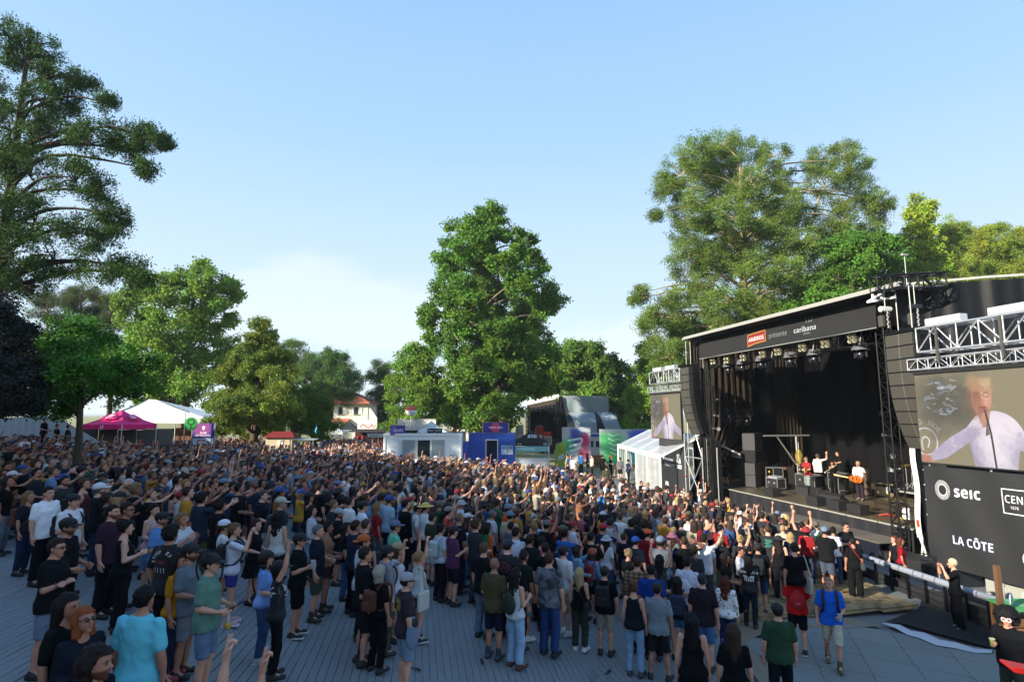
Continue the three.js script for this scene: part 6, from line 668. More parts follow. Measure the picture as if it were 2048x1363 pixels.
{ const p = gAt(1064, 48.5), t = thing('black_gazebo', 'black pop-up gazebo with white lettering beside the blue cabin', 'tent', p, 0.05); gableTent(t, 2.85, 2.85, 2.2, 3.15, mat('#17191d', { roughness: 0.8 })); part('lettering', sheet([-0.55, 2.42, -0.25], [0.6, 2.42, -0.25], [0.55, 2.78, -0.74], [-0.5, 2.78, -0.74]).translate(0, 0.06, 0.1), new THREE.MeshStandardMaterial({ map: canvasTex(256, 96, (c, a, b) => { c.fillStyle = '#17191d'; c.fillRect(0, 0, a, b); whiteText(c, 'GT2i', 128, 74, 'bold italic 84px sans-serif', '#d8d9da', 'center'); }), roughness: 0.8 }), t); for (const x of [-1.1, 1.1]) part('lettering', new THREE.PlaneGeometry(0.5, 0.2).translate(x, 2.05, 0.03), new THREE.MeshStandardMaterial({ map: canvasTex(128, 50, (c, a, b) => { c.fillStyle = '#17191d'; c.fillRect(0, 0, a, b); whiteText(c, 'GT2i', 64, 40, 'bold italic 42px sans-serif', '#d8d9da', 'center'); }), roughness: 0.8 }), t);
  const q = gAt(1063, 47.2), s = thing('deposit_counter', 'white counter under a pale teal banner lettered CONSIGNE', 'counter', q); part('banner', [box(2.75, 0.42, 0.02, 0, 1.72, 0)], mat('#6aa3a6'), s); part('print', new THREE.PlaneGeometry(2.7, 0.4).translate(0, 1.72, 0.014), new THREE.MeshStandardMaterial({ roughness: 0.8, map: canvasTex(512, 76, (c, a, b) => { c.fillStyle = '#6aa3a6'; c.fillRect(0, 0, a, b); whiteText(c, 'CONSIGNE', 20, 58, 'bold 56px sans-serif', '#b9d2d2'); }) }), s); part('counter_front', box(2.7, 0.9, 0.05, 0, 0.45, 0.1), PVC, s); part('counter_top', box(2.8, 0.05, 0.6, 0, 0.92, -0.15), WHT, s); for (const x of [-1.36, 1.36]) part('post', rod([x, 0, 0], [x, 1.95, 0], 0.025), ALU, s); }
{ // small stage with tarpaulin vault
  const d = 76, p = gAt(1085, d), k = d / FPX, X = a => (a - 1085) * k, Y = y => at(1085, y, d)[1] - p[1], t = thing('small_stage', 'smaller stage with grey tarpaulin vault and white roof edge behind the gazebo', 'stage', p), tarp = mat('#7f8b90', { roughness: 0.5 });
  part('roof_edge', [beam([X(1053), Y(806), 0], [X(1118), Y(792), 0.2], 0.3, 0.55), beam([X(1053), Y(806), 0], [X(1053), Y(806), -4], 0.3, 0.5)], WHT, t); part('front_board', beam([X(1058), Y(812), 0.1], [X(1112), Y(803), 0.3], 0.1, 0.6), mat('#3a3128'), t); part('back_wall', [sheet([X(1056), 0, -4], [X(1130), 0, -4], [X(1130), Y(800), -4], [X(1056), Y(810), -4], 30, 2, pleat(7, 0.15, 2)), box(0.2, Y(808), 4, X(1058), Y(808) / 2, -2)], DRAPE, t); part('side_tower', [truss([X(1056), 0, 0.2], [X(1056), Y(815), 0.2], 0.5, 0.5, 0.6, 0.06, 0.035, [1, 0, 0]), truss([X(1116), 0, 0.4], [X(1116), Y(795), 0.4], 0.6, 0.6, 0.7, 0.06, 0.035, [1, 0, 0])], BLKM, t); part('curtain', sheet([X(1118), 0, 0.5], [X(1142), 0, 0.9], [X(1124), Y(793), 0.9], [X(1117), Y(793), 0.5], 12, 3, pleat(3, 0.12, 1)), DRAPE, t); part('deck', box(5.4, 1.2, 4, X(1090), 0.6, -2), BLK, t);
  for (let i = 0; i < 6; i++) part('lamp', rod([X(1066 + i * 8), Y(816 - i * 1.2), 0], [X(1064 + i * 8), Y(822 - i * 1.2), 0.3], 0.2, 0.26, 10), BLK, t);
  part('upper_tarpaulin', [sheet([X(1122), Y(826), 0.6], [X(1216), Y(824), 0.2], [X(1216), Y(792), 0.1], [X(1124), Y(791), 0.6], 30, 6, (u, v) => 0.12 * Math.sin(u * 19) * (1 - v) + 0.05 * vnoise(u * 12, v * 5)), box(0.1, Y(792) - Y(824), 5, X(1216), (Y(792) + Y(824)) / 2, -2.5)], tarp, t);
  const vault = (a, b, seg = 12) => { const g = new THREE.PlaneGeometry(1, 1, seg, 14), q = g.attributes.position; for (let i = 0; i < q.count; i++) { const u = q.getX(i) + 0.5, v = q.getY(i) + 0.5, ang = v * 1.5, R0 = Y(824), bulge = Math.sin(ang), x = lerp(X(a), X(b), u) + (1 - v) * 1.5 * u; q.setXYZ(i, x, R0 * bulge * 1.0, 0.6 + R0 * 0.62 * Math.cos(ang) + 0.05 * Math.sin(v * 40)); } g.computeVertexNormals(); return g; };
  part('vault_tarpaulin', vault(1130, 1184), tarp, t); part('vault_tarpaulin', vault(1187, 1218), tarp, t); for (const a of [1130, 1185.5]) part('rib', vault(a, a + 2, 1).translate(0.02, 0.02, 0.08), mat('#15171a'), t); part('vault_end', (() => { const s = new THREE.Shape(); s.moveTo(0, 0); for (let i = 0; i <= 10; i++) s.lineTo(Y(824) * 0.62 * Math.cos(i / 10 * 1.5), Y(824) * Math.sin(i / 10 * 1.5)); s.lineTo(0, 0); const g = new THREE.ShapeGeometry(s); g.rotateY(-Math.PI / 2); return g.translate(X(1218) + 0.6, 0, 0.6); })(), tarp, t);
  const am = thing('red_amplifier', 'small red amplifier on a box in front of the small stage', 'amplifier', gAt(1093, 70)); part('head', rbox(1.0, 0.5, 0.5, 0.06, 0, 2.3, 0), mat('#a3231c'), am); part('cabinet', [rbox(1.2, 1.0, 0.6, 0.06, 0, 1.5, 0)], mat('#b3ada0'), am); part('grille', box(1.0, 0.8, 0.02, 0, 1.5, 0.305), mat('#7d776a'), am); part('plinth', box(1.6, 1.0, 1, 0, 0.5, 0), BLK, am); }
const flag = (px, py, h, d, c, text, lean = 0.1) => { const b = gAt(px, d), y1 = at(px, py, d)[1] - b[1], t = thing('feather_flag', text, 'flag', b, 0, 'feather flags round the small stage'); part('pole', tube([[0, 0, 0], [0, y1 * 0.7, 0], [lean * 2, y1 * 0.97, 0], [lean * 7, y1 * 0.98, 0]], 0.025), STEEL, t); const g = sheet([0, y1 - h, 0], [0.95, y1 - h + 0.1, 0], [0.9, y1 * 0.985, 0], [0.03, y1 * 0.93, 0], 6, 10, (u, v) => 0.06 * Math.sin(v * 7 + u * 2)); part('cloth', g, mat(c, { roughness: 0.8, side: THREE.DoubleSide }), t); part('stripe', sheet([0.2, y1 - h * 0.75, 0.09], [0.75, y1 - h * 0.65, 0.09], [0.75, y1 - h * 0.45, 0.09], [0.2, y1 - h * 0.55, 0.09]), mat('#b9b5b2'), t); };
flag(1006, 842, 2.2, 66, '#9a1e22', 'red feather flag nearest to the information sign'); flag(1031, 848, 2.4, 66, '#8f959b', 'grey feather flag between the two red ones'); flag(1070, 850, 2.2, 62, '#8a1c20', 'red feather flag in front of the small stage'); flag(1110, 884, 2.1, 50, '#7f9a2a', 'lime green feather flag beside the bright painted panels');
{ // painted panels
  const mural = (px, d, w, h, yb, turn, text, draw) => { const p = gAt(px, d); sign('painted_panel', text, 'panel', p, turn, w, h, yb, canvasTex(512, 512, draw), '#b9bcc0'); };
  const spray2 = (c, cols, n, seed) => { const R = rng(seed); for (let i = 0; i < n; i++) { const [col, x, y, s] = cols[i % cols.length], g = c; g.globalAlpha = 0.13; g.fillStyle = col; g.beginPath(); g.ellipse(x + (R() - 0.5) * s, y + (R() - 0.5) * s, 20 + R() * 70, 20 + R() * 70, R() * 3, 0, 7); g.fill(); } c.globalAlpha = 1; };
  mural(1152, 58, 2.85, 3.35, 0.25, 0.12, 'white panel sprayed in green, blue and pink with a pale looping shape', (c, W, H) => { c.fillStyle = '#a9adb4'; c.fillRect(0, 0, W, H); spray2(c, [['#1f8a5a', 120, 270, 150], ['#2a3a9a', 260, 130, 170], ['#c0285a', 400, 200, 130], ['#d65a7a', 400, 400, 120]], 240, 3); c.strokeStyle = '#c3ccd0'; c.lineWidth = 34; c.lineCap = 'round'; c.beginPath(); c.moveTo(120, 200); c.lineTo(330, 170); c.quadraticCurveTo(400, 180, 330, 250); c.lineTo(130, 290); c.moveTo(140, 360); c.quadraticCurveTo(300, 340, 330, 280); c.stroke(); });
  mural(1262, 57, 6.2, 3.4, 0.2, -0.12, 'wide panel in light green, blue and pink with white arrow shapes beside the clear marquee', (c, W, H) => { c.fillStyle = '#a9b9b4'; c.fillRect(0, 0, W, H); spray2(c, [['#4ac06a', 80, 180, 200], ['#3ab060', 130, 400, 200], ['#2a3ac0', 330, 100, 150], ['#2a9aa0', 300, 380, 160], ['#c0507a', 460, 120, 120], ['#c04a5a', 460, 380, 130]], 420, 5); c.strokeStyle = '#bfe0c6'; c.lineWidth = 16; for (let i = 0; i < 5; i++) { c.beginPath(); c.moveTo(60 + i * 6, 60 + i * 70); c.lineTo(100 + i * 6, 100 + i * 70); c.lineTo(150 + i * 4, 70 + i * 70); c.stroke(); } });
  const crate = thing('wooden_pallet_box', 'brown slatted wooden box on the grass by the painted panels', 'box', gAt(1193, 56)); for (let i = 0; i < 5; i++) part('slat', box(0.75, 0.18, 0.75, 0, 0.12 + i * 0.22, 0), mat(['#6b4630', '#5c3c28', '#75513a'][i % 3]), crate);
  const tr = thing('white_trailer', 'white trailer with dark windows showing between the painted panels', 'trailer', gAt(1190, 68)); part('body', rbox(3.4, 2.6, 2, 0.1, 0, 1.5, 0), mat('#a9b0b5'), tr); for (const x of [-0.8, 0.3]) part('window', box(0.8, 0.7, 0.04, x, 1.6, 1.0), mat('#1d262e', { roughness: 0.1 }), tr); part('stripe', box(3.4, 0.3, 0.02, 0, 2.6, 1.01), mat('#24509a'), tr); }
{ // clear marquee
  const a = at(1236, 888, 46), b = at(1320, 912, 34), t = thing('clear_marquee', 'white-framed marquee with clear plastic roof and walls left of the sponsor banner', 'tent', [0, 0, 0]), E2 = 2.53, w = 5, R0 = 3.75, zs = [0, 1, 2, 3, 4].map(i => lerp(a[2], b[2], i / 4)), xa = z => lerp(a[0], b[0], (z - a[2]) / (b[2] - a[2])), film = new THREE.MeshPhysicalMaterial({ color: lin('#eef0f0'), roughness: 0.3, transmission: 0.7, thickness: 0, side: THREE.DoubleSide, bumpMap: greyTex(128, (u, v) => fbm(u * 9, v * 9, 1, 4)), bumpScale: 0.05 });
  const fr = mat('#cfd2d0', { roughness: 0.5 }); for (const z of zs) { const x = xa(z), g0 = groundY(x, z), g1 = groundY(x + w, z); part('frame', [beam([x, g0, z], [x, E2, z], 0.1, 0.1), beam([x + w, g1, z], [x + w, E2, z], 0.1, 0.1), beam([x, E2, z], [x + w / 2, R0, z], 0.1, 0.1), beam([x + w / 2, R0, z], [x + w, E2, z], 0.1, 0.1)], fr, t); }
  part('eave_beam', [beam([xa(zs[0]), E2, zs[0]], [xa(zs[4]), E2, zs[4]], 0.12, 0.28), beam([xa(zs[0]) + w, E2, zs[0]], [xa(zs[4]) + w, E2, zs[4]], 0.12, 0.2), beam([xa(zs[0]) + w / 2, R0, zs[0]], [xa(zs[4]) + w / 2, R0, zs[4]], 0.1, 0.1)], fr, t);
  for (let i = 0; i < 4; i++) { const z0 = zs[i] - 0.06, z1 = zs[i + 1] + 0.06, x0 = xa(z0), x1 = xa(z1), f2 = (u, v) => 0.04 * vnoise(u * 6 + i, v * 6) - 0.05 * Math.sin(Math.PI * u) * Math.sin(Math.PI * v); for (const s of [0, 1]) part('roof_panel', sheet([x0 + s * w, E2 + 0.06, z0], [x1 + s * w, E2 + 0.06, z1], [x1 + w / 2, R0 + 0.06, z1], [x0 + w / 2, R0 + 0.06, z0], 12, 8, f2), film, t); if (i > 1) part('wall_panel', sheet([x0, groundY(x0, z0), z0], [x1, groundY(x1, z1), z1], [x1, E2, z1], [x0, E2, z0], 14, 4, (u, v) => 0.05 * Math.sin(u * 16)), film, t); }
  part('gathered_wall', [sheet([a[0] - 0.1, groundY(a[0], a[2]), a[2] + 0.1], [a[0] + 1.1, groundY(a[0], a[2]), a[2] + 0.4], [a[0] + 0.9, E2, a[2] + 0.4], [a[0], E2, a[2] + 0.1], 30, 4, (u, v) => 0.1 * Math.sin(u * 40))], film, t); }
for (const [x0, x1, y0, d, w] of [[795, 872, 838, 58, 'left'], [880, 946, 846, 60, 'right']]) { const p = gAt((x0 + x1) / 2, d), L = (x1 - x0) / FPX * d, h = at(x0, y0, d)[1] - p[1], t = thing('white_site_wall', `${w} one of two white panelled site walls behind the cabins`, 'wall', p), n = Math.round(L / 1.0); for (let i = 0; i < n; i++) part('panel', box(L / n - 0.02, h, 0.06, -L / 2 + (i + 0.5) * L / n, h / 2, 0), mat(i % 2 ? '#c9c6bc' : '#d0cdc4'), t); part('top_rail', box(L, 0.1, 0.12, 0, h, 0), STEEL, t); }
{ const p = gAt(862, 54), t = thing('white_gazebo', 'white pointed gazebo roof just behind the white cabin', 'tent', p, 0.1); gableTent(t, 3, 3, 2.5, 3.5, PVC); }
{ // house
  const d = 88, p = gAt(704, d), k = d / FPX, X = a => (a - 704) * k, Y = y => at(704, y, d)[1] - p[1], t = thing('tiled_house', 'white house with hipped red tile roof and shuttered windows behind the tents', 'house', p), wl = mat('#c9c6b8', { roughness: 0.9 }), tileM = ['#93513a', '#a35c42', '#84452f', '#ab6a4c'].map(c => mat(c, { roughness: 0.85 })), x0 = X(667), x1 = X(735), eY = Y(807), rY = Y(778), rx0 = X(655), rx1 = X(686), D = 8;
  part('wall', [box(x1 - x0, eY, D, (x0 + x1) / 2, eY / 2, -D / 2)], wl, t); part('gable', (() => { const s = new THREE.Shape([[x1 - 0.1, 0], [x1 + 1.6, 0], [x1 + 1.4, Y(835)], [x1 - 0.1, eY]].map(q => new THREE.Vector2(...q))), g = new THREE.ExtrudeGeometry(s, { depth: 0.3, bevelEnabled: false }); return g.translate(0, 0, -0.4); })(), wl, t);
  const rf = part('roof', [sheet([x0 - 0.6, eY, 0.6], [x1 + 0.5, eY, 0.6], [rx1, rY, -3.5], [rx1 - 0.2, rY, -3.5], 1, 1), sheet([x0 - 3.5, eY - 1.3, -D], [x0 - 0.6, eY - 0.0, 0.6], [rx1, rY, -3.5], [rx0 - 0.5, rY, -3.5], 1, 1), sheet([x1 + 0.5, eY, 0.6], [x1 + 0.9, eY, -D], [rx1, rY, -3.5], [rx1, rY, -3.5], 1, 1)], mat('#7d432e', { roughness: 0.9 }), t);
  // tile courses: each course a row of separate tiles joined, laid over the roof faces
  const R = rng(6), rows = [[], [], [], []]; const lay = (a, b, c, e, n) => { for (let i = 0; i < n; i++) { const v = (i + 0.5) / n, L0 = V(...a).lerp(V(...e), v), L1 = V(...b).lerp(V(...c), v), w = L0.distanceTo(L1), m = Math.max(1, Math.round(w / 0.42)); for (let j = 0; j < m; j++) { const q = L0.clone().lerp(L1, (j + 0.5) / m), up = V(...e).sub(V(...a)).normalize(), sd = L1.clone().sub(L0).normalize(), nn = sd.clone().cross(up).normalize(); const g = box(w / m - 0.03, 0.05, 0.46, 0, 0, 0), mm = new THREE.Matrix4().makeBasis(sd, nn, sd.clone().cross(nn)).setPosition(q.addScaledVector(nn, 0.05 + R() * 0.03)); g.applyMatrix4(mm); rows[Math.floor(R() * 4)].push(g); } } };
  lay([x0 - 0.6, eY, 0.6], [x1 + 0.5, eY, 0.6], [rx1, rY, -3.5], [rx1 - 0.2, rY, -3.5], 11); lay([x0 - 3.5, eY - 1.3, -D], [x0 - 0.6, eY, 0.6], [rx1, rY, -3.5], [rx0 - 0.5, rY, -3.5], 11); rows.forEach((g, i) => { const o = part('roof_tiles', g, tileM[i], rf); o.userData.kind = 'stuff'; });
  const ch = part('chimney', box(1.0, 1.3, 0.9, X(658), Y(779), -4), mat('#8a7a68'), t); part('chimney_hood', [box(1.3, 0.25, 1.1, X(658), Y(768), -4)], tileM[0], ch);
  for (const [a, w] of [[681, 'l'], [712, 'r']]) { const x = X(a), y = Y(821), win = part('window', [box(0.6, 1.05, 0.06, x, y, 0.02)], mat('#2b3338', { roughness: 0.1 }), t); for (const s of [-1, 1]) part('shutter', rbox(0.58, 1.15, 0.06, 0.02, x + s * 0.66, y, 0.05), mat('#c6cac8'), win); part('sill', box(1.0, 0.09, 0.2, x, y - 0.6, 0.08), mat('#8f8a80'), win); }
  part('lower_roof', [box(2.6, 0.12, 1.2, X(684), Y(840), 0.6, 0.35, 0, 0)], tileM[1], t); part('eave_board', box(x1 - x0 + 1.1, 0.12, 0.1, (x0 + x1) / 2, eY - 0.08, 0.62), mat('#5a3d2c'), t); }
{ // stalls under the house
  const t = thing('black_stall', 'black gazebo with pale lettering strip in front of the house', 'tent', gAt(693, 66), 0.05); gableTent(t, 2.3, 2.3, 2.35, 3.3, mat('#1d2126')); part('lettering', new THREE.PlaneGeometry(1.9, 0.26).translate(0, 2.2, 0.03), new THREE.MeshStandardMaterial({ roughness: 0.8, map: canvasTex(256, 40, (c, a, b) => { c.fillStyle = '#1d2126'; c.fillRect(0, 0, a, b); c.fillStyle = '#9aa0a6'; for (let i = 0; i < 9; i++) c.fillRect(40 + i * 20, 10, 14, 12); c.fillRect(80, 27, 96, 6); }) }), t);
  const w = thing('white_gazebo', 'small white gazebo left of the black stall', 'tent', gAt(672, 64)); gableTent(w, 1.6, 1.6, 2.1, 2.6, PVC);
  sign('food_sign', 'white sign with red painted lettering in front of the house', 'sign', gAt(735, 66), 0, 2.2, 1.3, 2.1, canvasTex(256, 150, (c, a, b) => { c.fillStyle = '#c9c6c0'; c.fillRect(0, 0, a, b); c.strokeStyle = '#b0302a'; c.lineWidth = 14; c.beginPath(); c.moveTo(30, 100); c.quadraticCurveTo(70, 30, 110, 80); c.quadraticCurveTo(150, 130, 190, 60); c.lineTo(230, 110); c.stroke(); }), '#b9b6b0');
  sign('menu_sign', 'long white menu sign with red letters above the red stall', 'sign', gAt(752, 56), 0, 1.55, 0.36, 1.85, canvasTex(256, 60, (c, a, b) => { c.fillStyle = '#c9c9c5'; c.fillRect(0, 0, a, b); c.fillStyle = '#9a3a34'; for (let i = 0; i < 14; i++) c.fillRect(14 + i * 16, 14, 11, 12); c.fillRect(60, 36, 130, 10); }), '#b9b6b0');
  const s = thing('red_stall', 'dark red market stall with lit shelves below the menu sign', 'stall', gAt(738, 60)); part('counter', box(3.2, 1.0, 0.8, 0, 0.5, 0), mat('#5a1c16'), s); part('back_wall', box(3.2, 2.2, 0.08, 0, 1.1, -0.8), mat('#3a1512'), s); for (let i = 0; i < 6; i++) part('shelf_jar', box(0.22, 0.34, 0.12, -1.3 + i * 0.5, 1.6, -0.68), mat('#8a2018'), s); part('awning', sheet([-1.7, 2.2, 0.5], [1.7, 2.2, 0.5], [1.7, 2.5, -0.9], [-1.7, 2.5, -0.9]), mat('#2a1a16'), s);
  const b = thing('ticket_booth', 'cream painted wooden booth with red roof and round sign in the crowd', 'booth', gAt(560, 43), 0.1); part('wall', box(1.9, 2.3, 1.6, 0, 1.15, -0.8), mat('#b5a98a', { roughness: 0.85 }), b); part('roof', [sheet([-1.15, 2.25, 0.2], [1.15, 2.25, 0.2], [0.7, 2.68, -0.8], [-0.7, 2.68, -0.8]), sheet([1.15, 2.25, -1.8], [-1.15, 2.25, -1.8], [-0.7, 2.68, -0.8], [0.7, 2.68, -0.8]), sheet([1.15, 2.25, 0.2], [1.15, 2.25, -1.8], [0.7, 2.68, -0.8], [0.7, 2.68, -0.8]), sheet([-1.15, 2.25, -1.8], [-1.15, 2.25, 0.2], [-0.7, 2.68, -0.8], [-0.7, 2.68, -0.8])], mat('#6e1416'), b); part('round_sign', new THREE.CylinderGeometry(0.22, 0.22, 0.03, 20).rotateX(Math.PI / 2).translate(0.1, 1.85, 0.02), mat('#c6c2b8'), b); part('awning', [sheet([1.0, 2.1, 0.3], [2.6, 2.05, 0.3], [2.6, 2.1, -1.4], [1.0, 2.2, -1.4]), rod([2.55, 0, 0.25], [2.55, 2.05, 0.25], 0.03)], mat('#8f948f'), b); }
{ // left side: terrace wall, ramp fence, tents, signs
  const a = gAt(160, 37), b2 = gAt(348, 40), t = thing('concrete_wall', 'low grey concrete retaining wall below the pink tent', 'wall'), y1 = at(170, 857, 37)[1], y2 = at(348, 861, 40)[1]; for (let i = 0; i < 5; i++) { const f = i / 5, g = (i + 1) / 5, p = [lerp(a[0], b2[0], f), 0, lerp(a[2], b2[2], f)], q = [lerp(a[0], b2[0], g) - 0.02, 0, lerp(a[2], b2[2], g)], h = lerp(y1, y2, f + 0.1); part('wall_panel', beam([p[0], (h + 1.2) / 2, p[2]], [q[0], (h + 1.2) / 2, q[2]], 0.3, h - 1.2), mat(['#55534d', '#5c5a54', '#504e49'][i % 3]), t); } 
  part('coping', beam([a[0], y1 + 0.05, a[2]], [b2[0], y2 + 0.05, b2[2]], 0.36, 0.07), mat('#6b6962'), t);
  const f = thing('white_ramp_fence', 'white vertical-board fence of a ramp sloping down to the right at the left edge', 'fence'), d = 33, N2 = 44; for (let i = 0; i < N2; i++) { const px = lerp(-12, 196, (i + 0.5) / N2), yt = px < 110 ? lerp(836, 831, (px + 12) / 122) : lerp(831, 882, (px - 110) / 86), yb = px < 60 ? 884 : 886, p = at(px, yt, d), q = at(px, yb, d); if (yb - yt < 3) continue; part('board', box(208 / N2 / FPX * d - 0.015, p[1] - q[1], 0.04, p[0], (p[1] + q[1]) / 2, -d), mat(i % 3 ? '#b3b8bd' : '#bcc1c5', { roughness: 0.6 }), f); } const r1 = at(-12, 806, d), r2 = at(108, 812, d), r3 = at(108, 831, d), r4 = at(198, 884, d); part('handrail', [rod(at(-12, 812, d), at(45, 798, d), 0.03), rod(at(45, 798, d), at(105, 826, d), 0.03), rod(r3, r4, 0.035)], STEEL, f); part('baluster', Array.from({ length: 12 }, (_, i) => rod(at(50 + i * 5, 812, d), at(50 + i * 5, 833, d), 0.014, 0.014, 4)), STEEL, f);
  const pl = thing('raised_platform', 'dark raised platform behind the crowd at the left edge', 'platform'); pl.userData.kind = 'structure'; { const q = at(95, 894, 32.3); part('deck', box(7.5, 1.15, 1.3, q[0] - 0.5, 2.4, -32.2), mat('#3a3c3f'), pl); }
  const marq = gAt(318, 52), mq = thing('white_marquee', 'large white marquee with sloping roof and wooden bar underneath', 'tent', marq, 0.1), k = 52 / FPX, Y = y => at(318, y, 52)[1] - marq[1]; const w = 150 * k * 1.05, eave = Y(836), peak = Y(797); { const m = mat('#d0d4d4', { roughness: 0.6 }), h = [-w * 0.36, peak, -3.2]; part('roof', [sheet([-w * 0.62, eave + 0.2, 0], [w * 0.58, eave, 0], [h[0] + 0.6, peak, -3.2], [h[0], peak, -3.2], 16, 8, (u, v) => -0.12 * Math.sin(Math.PI * v)), sheet([w * 0.58, eave, 0], [w * 0.58, eave, -6.4], [h[0] + 0.6, peak, -3.2], [h[0] + 0.6, peak, -3.2], 8, 8), sheet([-w * 0.62, eave + 0.2, -6.4], [-w * 0.62, eave + 0.2, 0], [h[0], peak, -3.2], [h[0], peak, -3.2], 8, 8)], m, mq); part('valance', sheet([-w * 0.62, eave - 0.35, 0.02], [w * 0.58, eave - 0.5, 0.02], [w * 0.58, eave, 0.02], [-w * 0.62, eave + 0.2, 0.02], 24, 1, (u, v) => 0.02 * Math.sin(u * 60)), m, mq); for (const x of [-w * 0.6, -w * 0.2, w * 0.2, w * 0.57]) part('pole', rod([x, 0, -0.05], [x, eave, -0.05], 0.05), STEEL, mq); part('bar_cabin', [box(3.4, 2.2, 1.5, -0.4, 1.1, -2.5)], mat('#2a2420'), mq); part('wooden_wall', Array.from({ length: 6 }, (_, i) => box(0.24, 2.3, 0.1, 0.9 + i * 0.26, 1.15, -1.6)), mat('#6b4626'), mq); part('white_screen', box(2.0, 1.5, 0.05, 3.1, 1.2, -3), WHT, mq); }
  const ef = gAt(206, 36), te = thing('pink_tent', 'bright pink pop-up tent with white letters above the concrete wall', 'tent', ef, -0.22), ke = 36 / FPX, Ye = y => at(224, y, 36)[1] - ef[1], pm = mat('#d6166c', { roughness: 0.75 }); gableTent(te, 3.0, 2.6, Ye(851) + 0.08, Ye(822) + 0.1, pm); const efT = (s, w2, h2, fs) => new THREE.MeshStandardMaterial({ roughness: 0.8, map: canvasTex(256, 128, (c, a, b) => { c.fillStyle = '#d6166c'; c.fillRect(0, 0, a, b); whiteText(c, s, 128, 104, 'bold italic 120px sans-serif', '#e0dcdf', 'center'); }) }); const ey = Ye(851) + 0.08, pk = Ye(822) + 0.1; part('lettering', sheet([-0.6, lerp(ey, pk, 0.32) + 0.0, -0.43], [0.5, lerp(ey, pk, 0.32), -0.43], [0.42, lerp(ey, pk, 0.66), -0.88], [-0.46, lerp(ey, pk, 0.66), -0.88]).translate(0, 0.05, 0.12), efT('EF'), te); part('lettering', sheet([1.07, lerp(ey, pk, 0.32), -0.9], [1.07, lerp(ey, pk, 0.32), -1.8], [0.55, lerp(ey, pk, 0.66), -1.6], [0.55, lerp(ey, pk, 0.66), -1.0]).translate(0.1, 0.03, 0), efT('EF'), te); part('lettering', new THREE.PlaneGeometry(0.6, 0.26).translate(0, ey - 0.15, 0.035), efT('EF'), te);
  sign('festival_map_sign', 'tall purple map board lettered PLAN DU FESTIVAL beside the green disc', 'sign', gAt(409, 40), 0.05, 1.5, 1.95, 1.15, canvasTex(256, 340, (c, a, b) => { c.fillStyle = '#3a2a74'; c.fillRect(0, 0, a, b); c.fillStyle = '#7a2a72'; c.beginPath(); c.ellipse(110, 60, 100, 90, 0, 0, 7); c.fill(); c.fillStyle = '#c9c4d6'; c.beginPath(); c.arc(128, 48, 20, 0, 7); c.fill(); c.fillRect(120, 60, 16, 22); whiteText(c, 'PLAN', 128, 124, 'bold 32px sans-serif', '#d8d4e0', 'center'); whiteText(c, 'DU FESTIVAL', 128, 156, 'bold 32px sans-serif', '#d8d4e0', 'center'); c.fillStyle = '#aebfc6'; c.fillRect(4, 180, a - 8, b - 184); c.fillStyle = '#a03a4a'; c.fillRect(60, 200, 100, 16); c.fillRect(60, 200, 16, 60); c.fillStyle = '#5a5aa0'; c.fillRect(90, 250, 70, 24); c.fillRect(170, 220, 30, 20); c.fillStyle = '#6aa08a'; c.fillRect(110, 290, 90, 30); }), '#3a2a74');
  const gd = gAt(383, 39), g2 = thing('tree_sign', 'round green sign with a cut-out tree on a pole', 'sign', gd); { const y = at(383, 847, 39)[1] - gd[1]; part('pole', rod([-0.45, 0, -0.04], [-0.45, y + 0.9, -0.04], 0.03), STEEL, g2); part('disc', new THREE.CylinderGeometry(0.45, 0.45, 0.03, 28).rotateX(Math.PI / 2).translate(0, y, 0), mat('#1f8a3a'), g2); part('tree_emblem', [box(0.06, 0.4, 0.02, 0, y - 0.2, 0.02), ...Array.from({ length: 9 }, (_, i) => ball(0.075, Math.cos(i * 0.7) * 0.22, y + 0.12 + Math.sin(i * 0.7) * 0.17, 0.02, 1, 0.8, 0.2, 8, 5)), rod([0, y - 0.1, 0.02], [0.18, y + 0.06, 0.02], 0.02), rod([0, y - 0.1, 0.02], [-0.18, y + 0.06, 0.02], 0.02)], mat('#0f4a22'), g2); }
  // ribbons hanging from the linden
  [[490, 812, '#a03a22'], [486, 810, '#2f7ac0'], [450, 815, '#8a2a20'], [506, 842, '#a0301f'], [550, 838, '#2a6ab0'], [600, 838, '#1f7a8a'], [632, 848, '#3a8ab0']].forEach(([x, y, c], i) => { const p = at(x, y, 45.5 + (i % 3) * 0.5), o = thing('hanging_ribbon', `${['rust', 'sky blue', 'dark red', 'orange-red', 'deep blue', 'teal', 'pale blue'][i]} ribbon hanging from the trees left of the house`, 'ribbon', p, i); part('ribbon', sheet([-0.06, -0.7, 0], [0.06, -0.7, 0], [0.06, 0, 0], [-0.06, 0, 0], 2, 8, (u, v) => 0.06 * Math.sin(v * 8 + i)), mat(c, { side: THREE.DoubleSide }), o); part('cord', rod([0, 0, 0], [0, 1.6, 0], 0.008, 0.008, 4), mat('#5a5348'), o); });
}
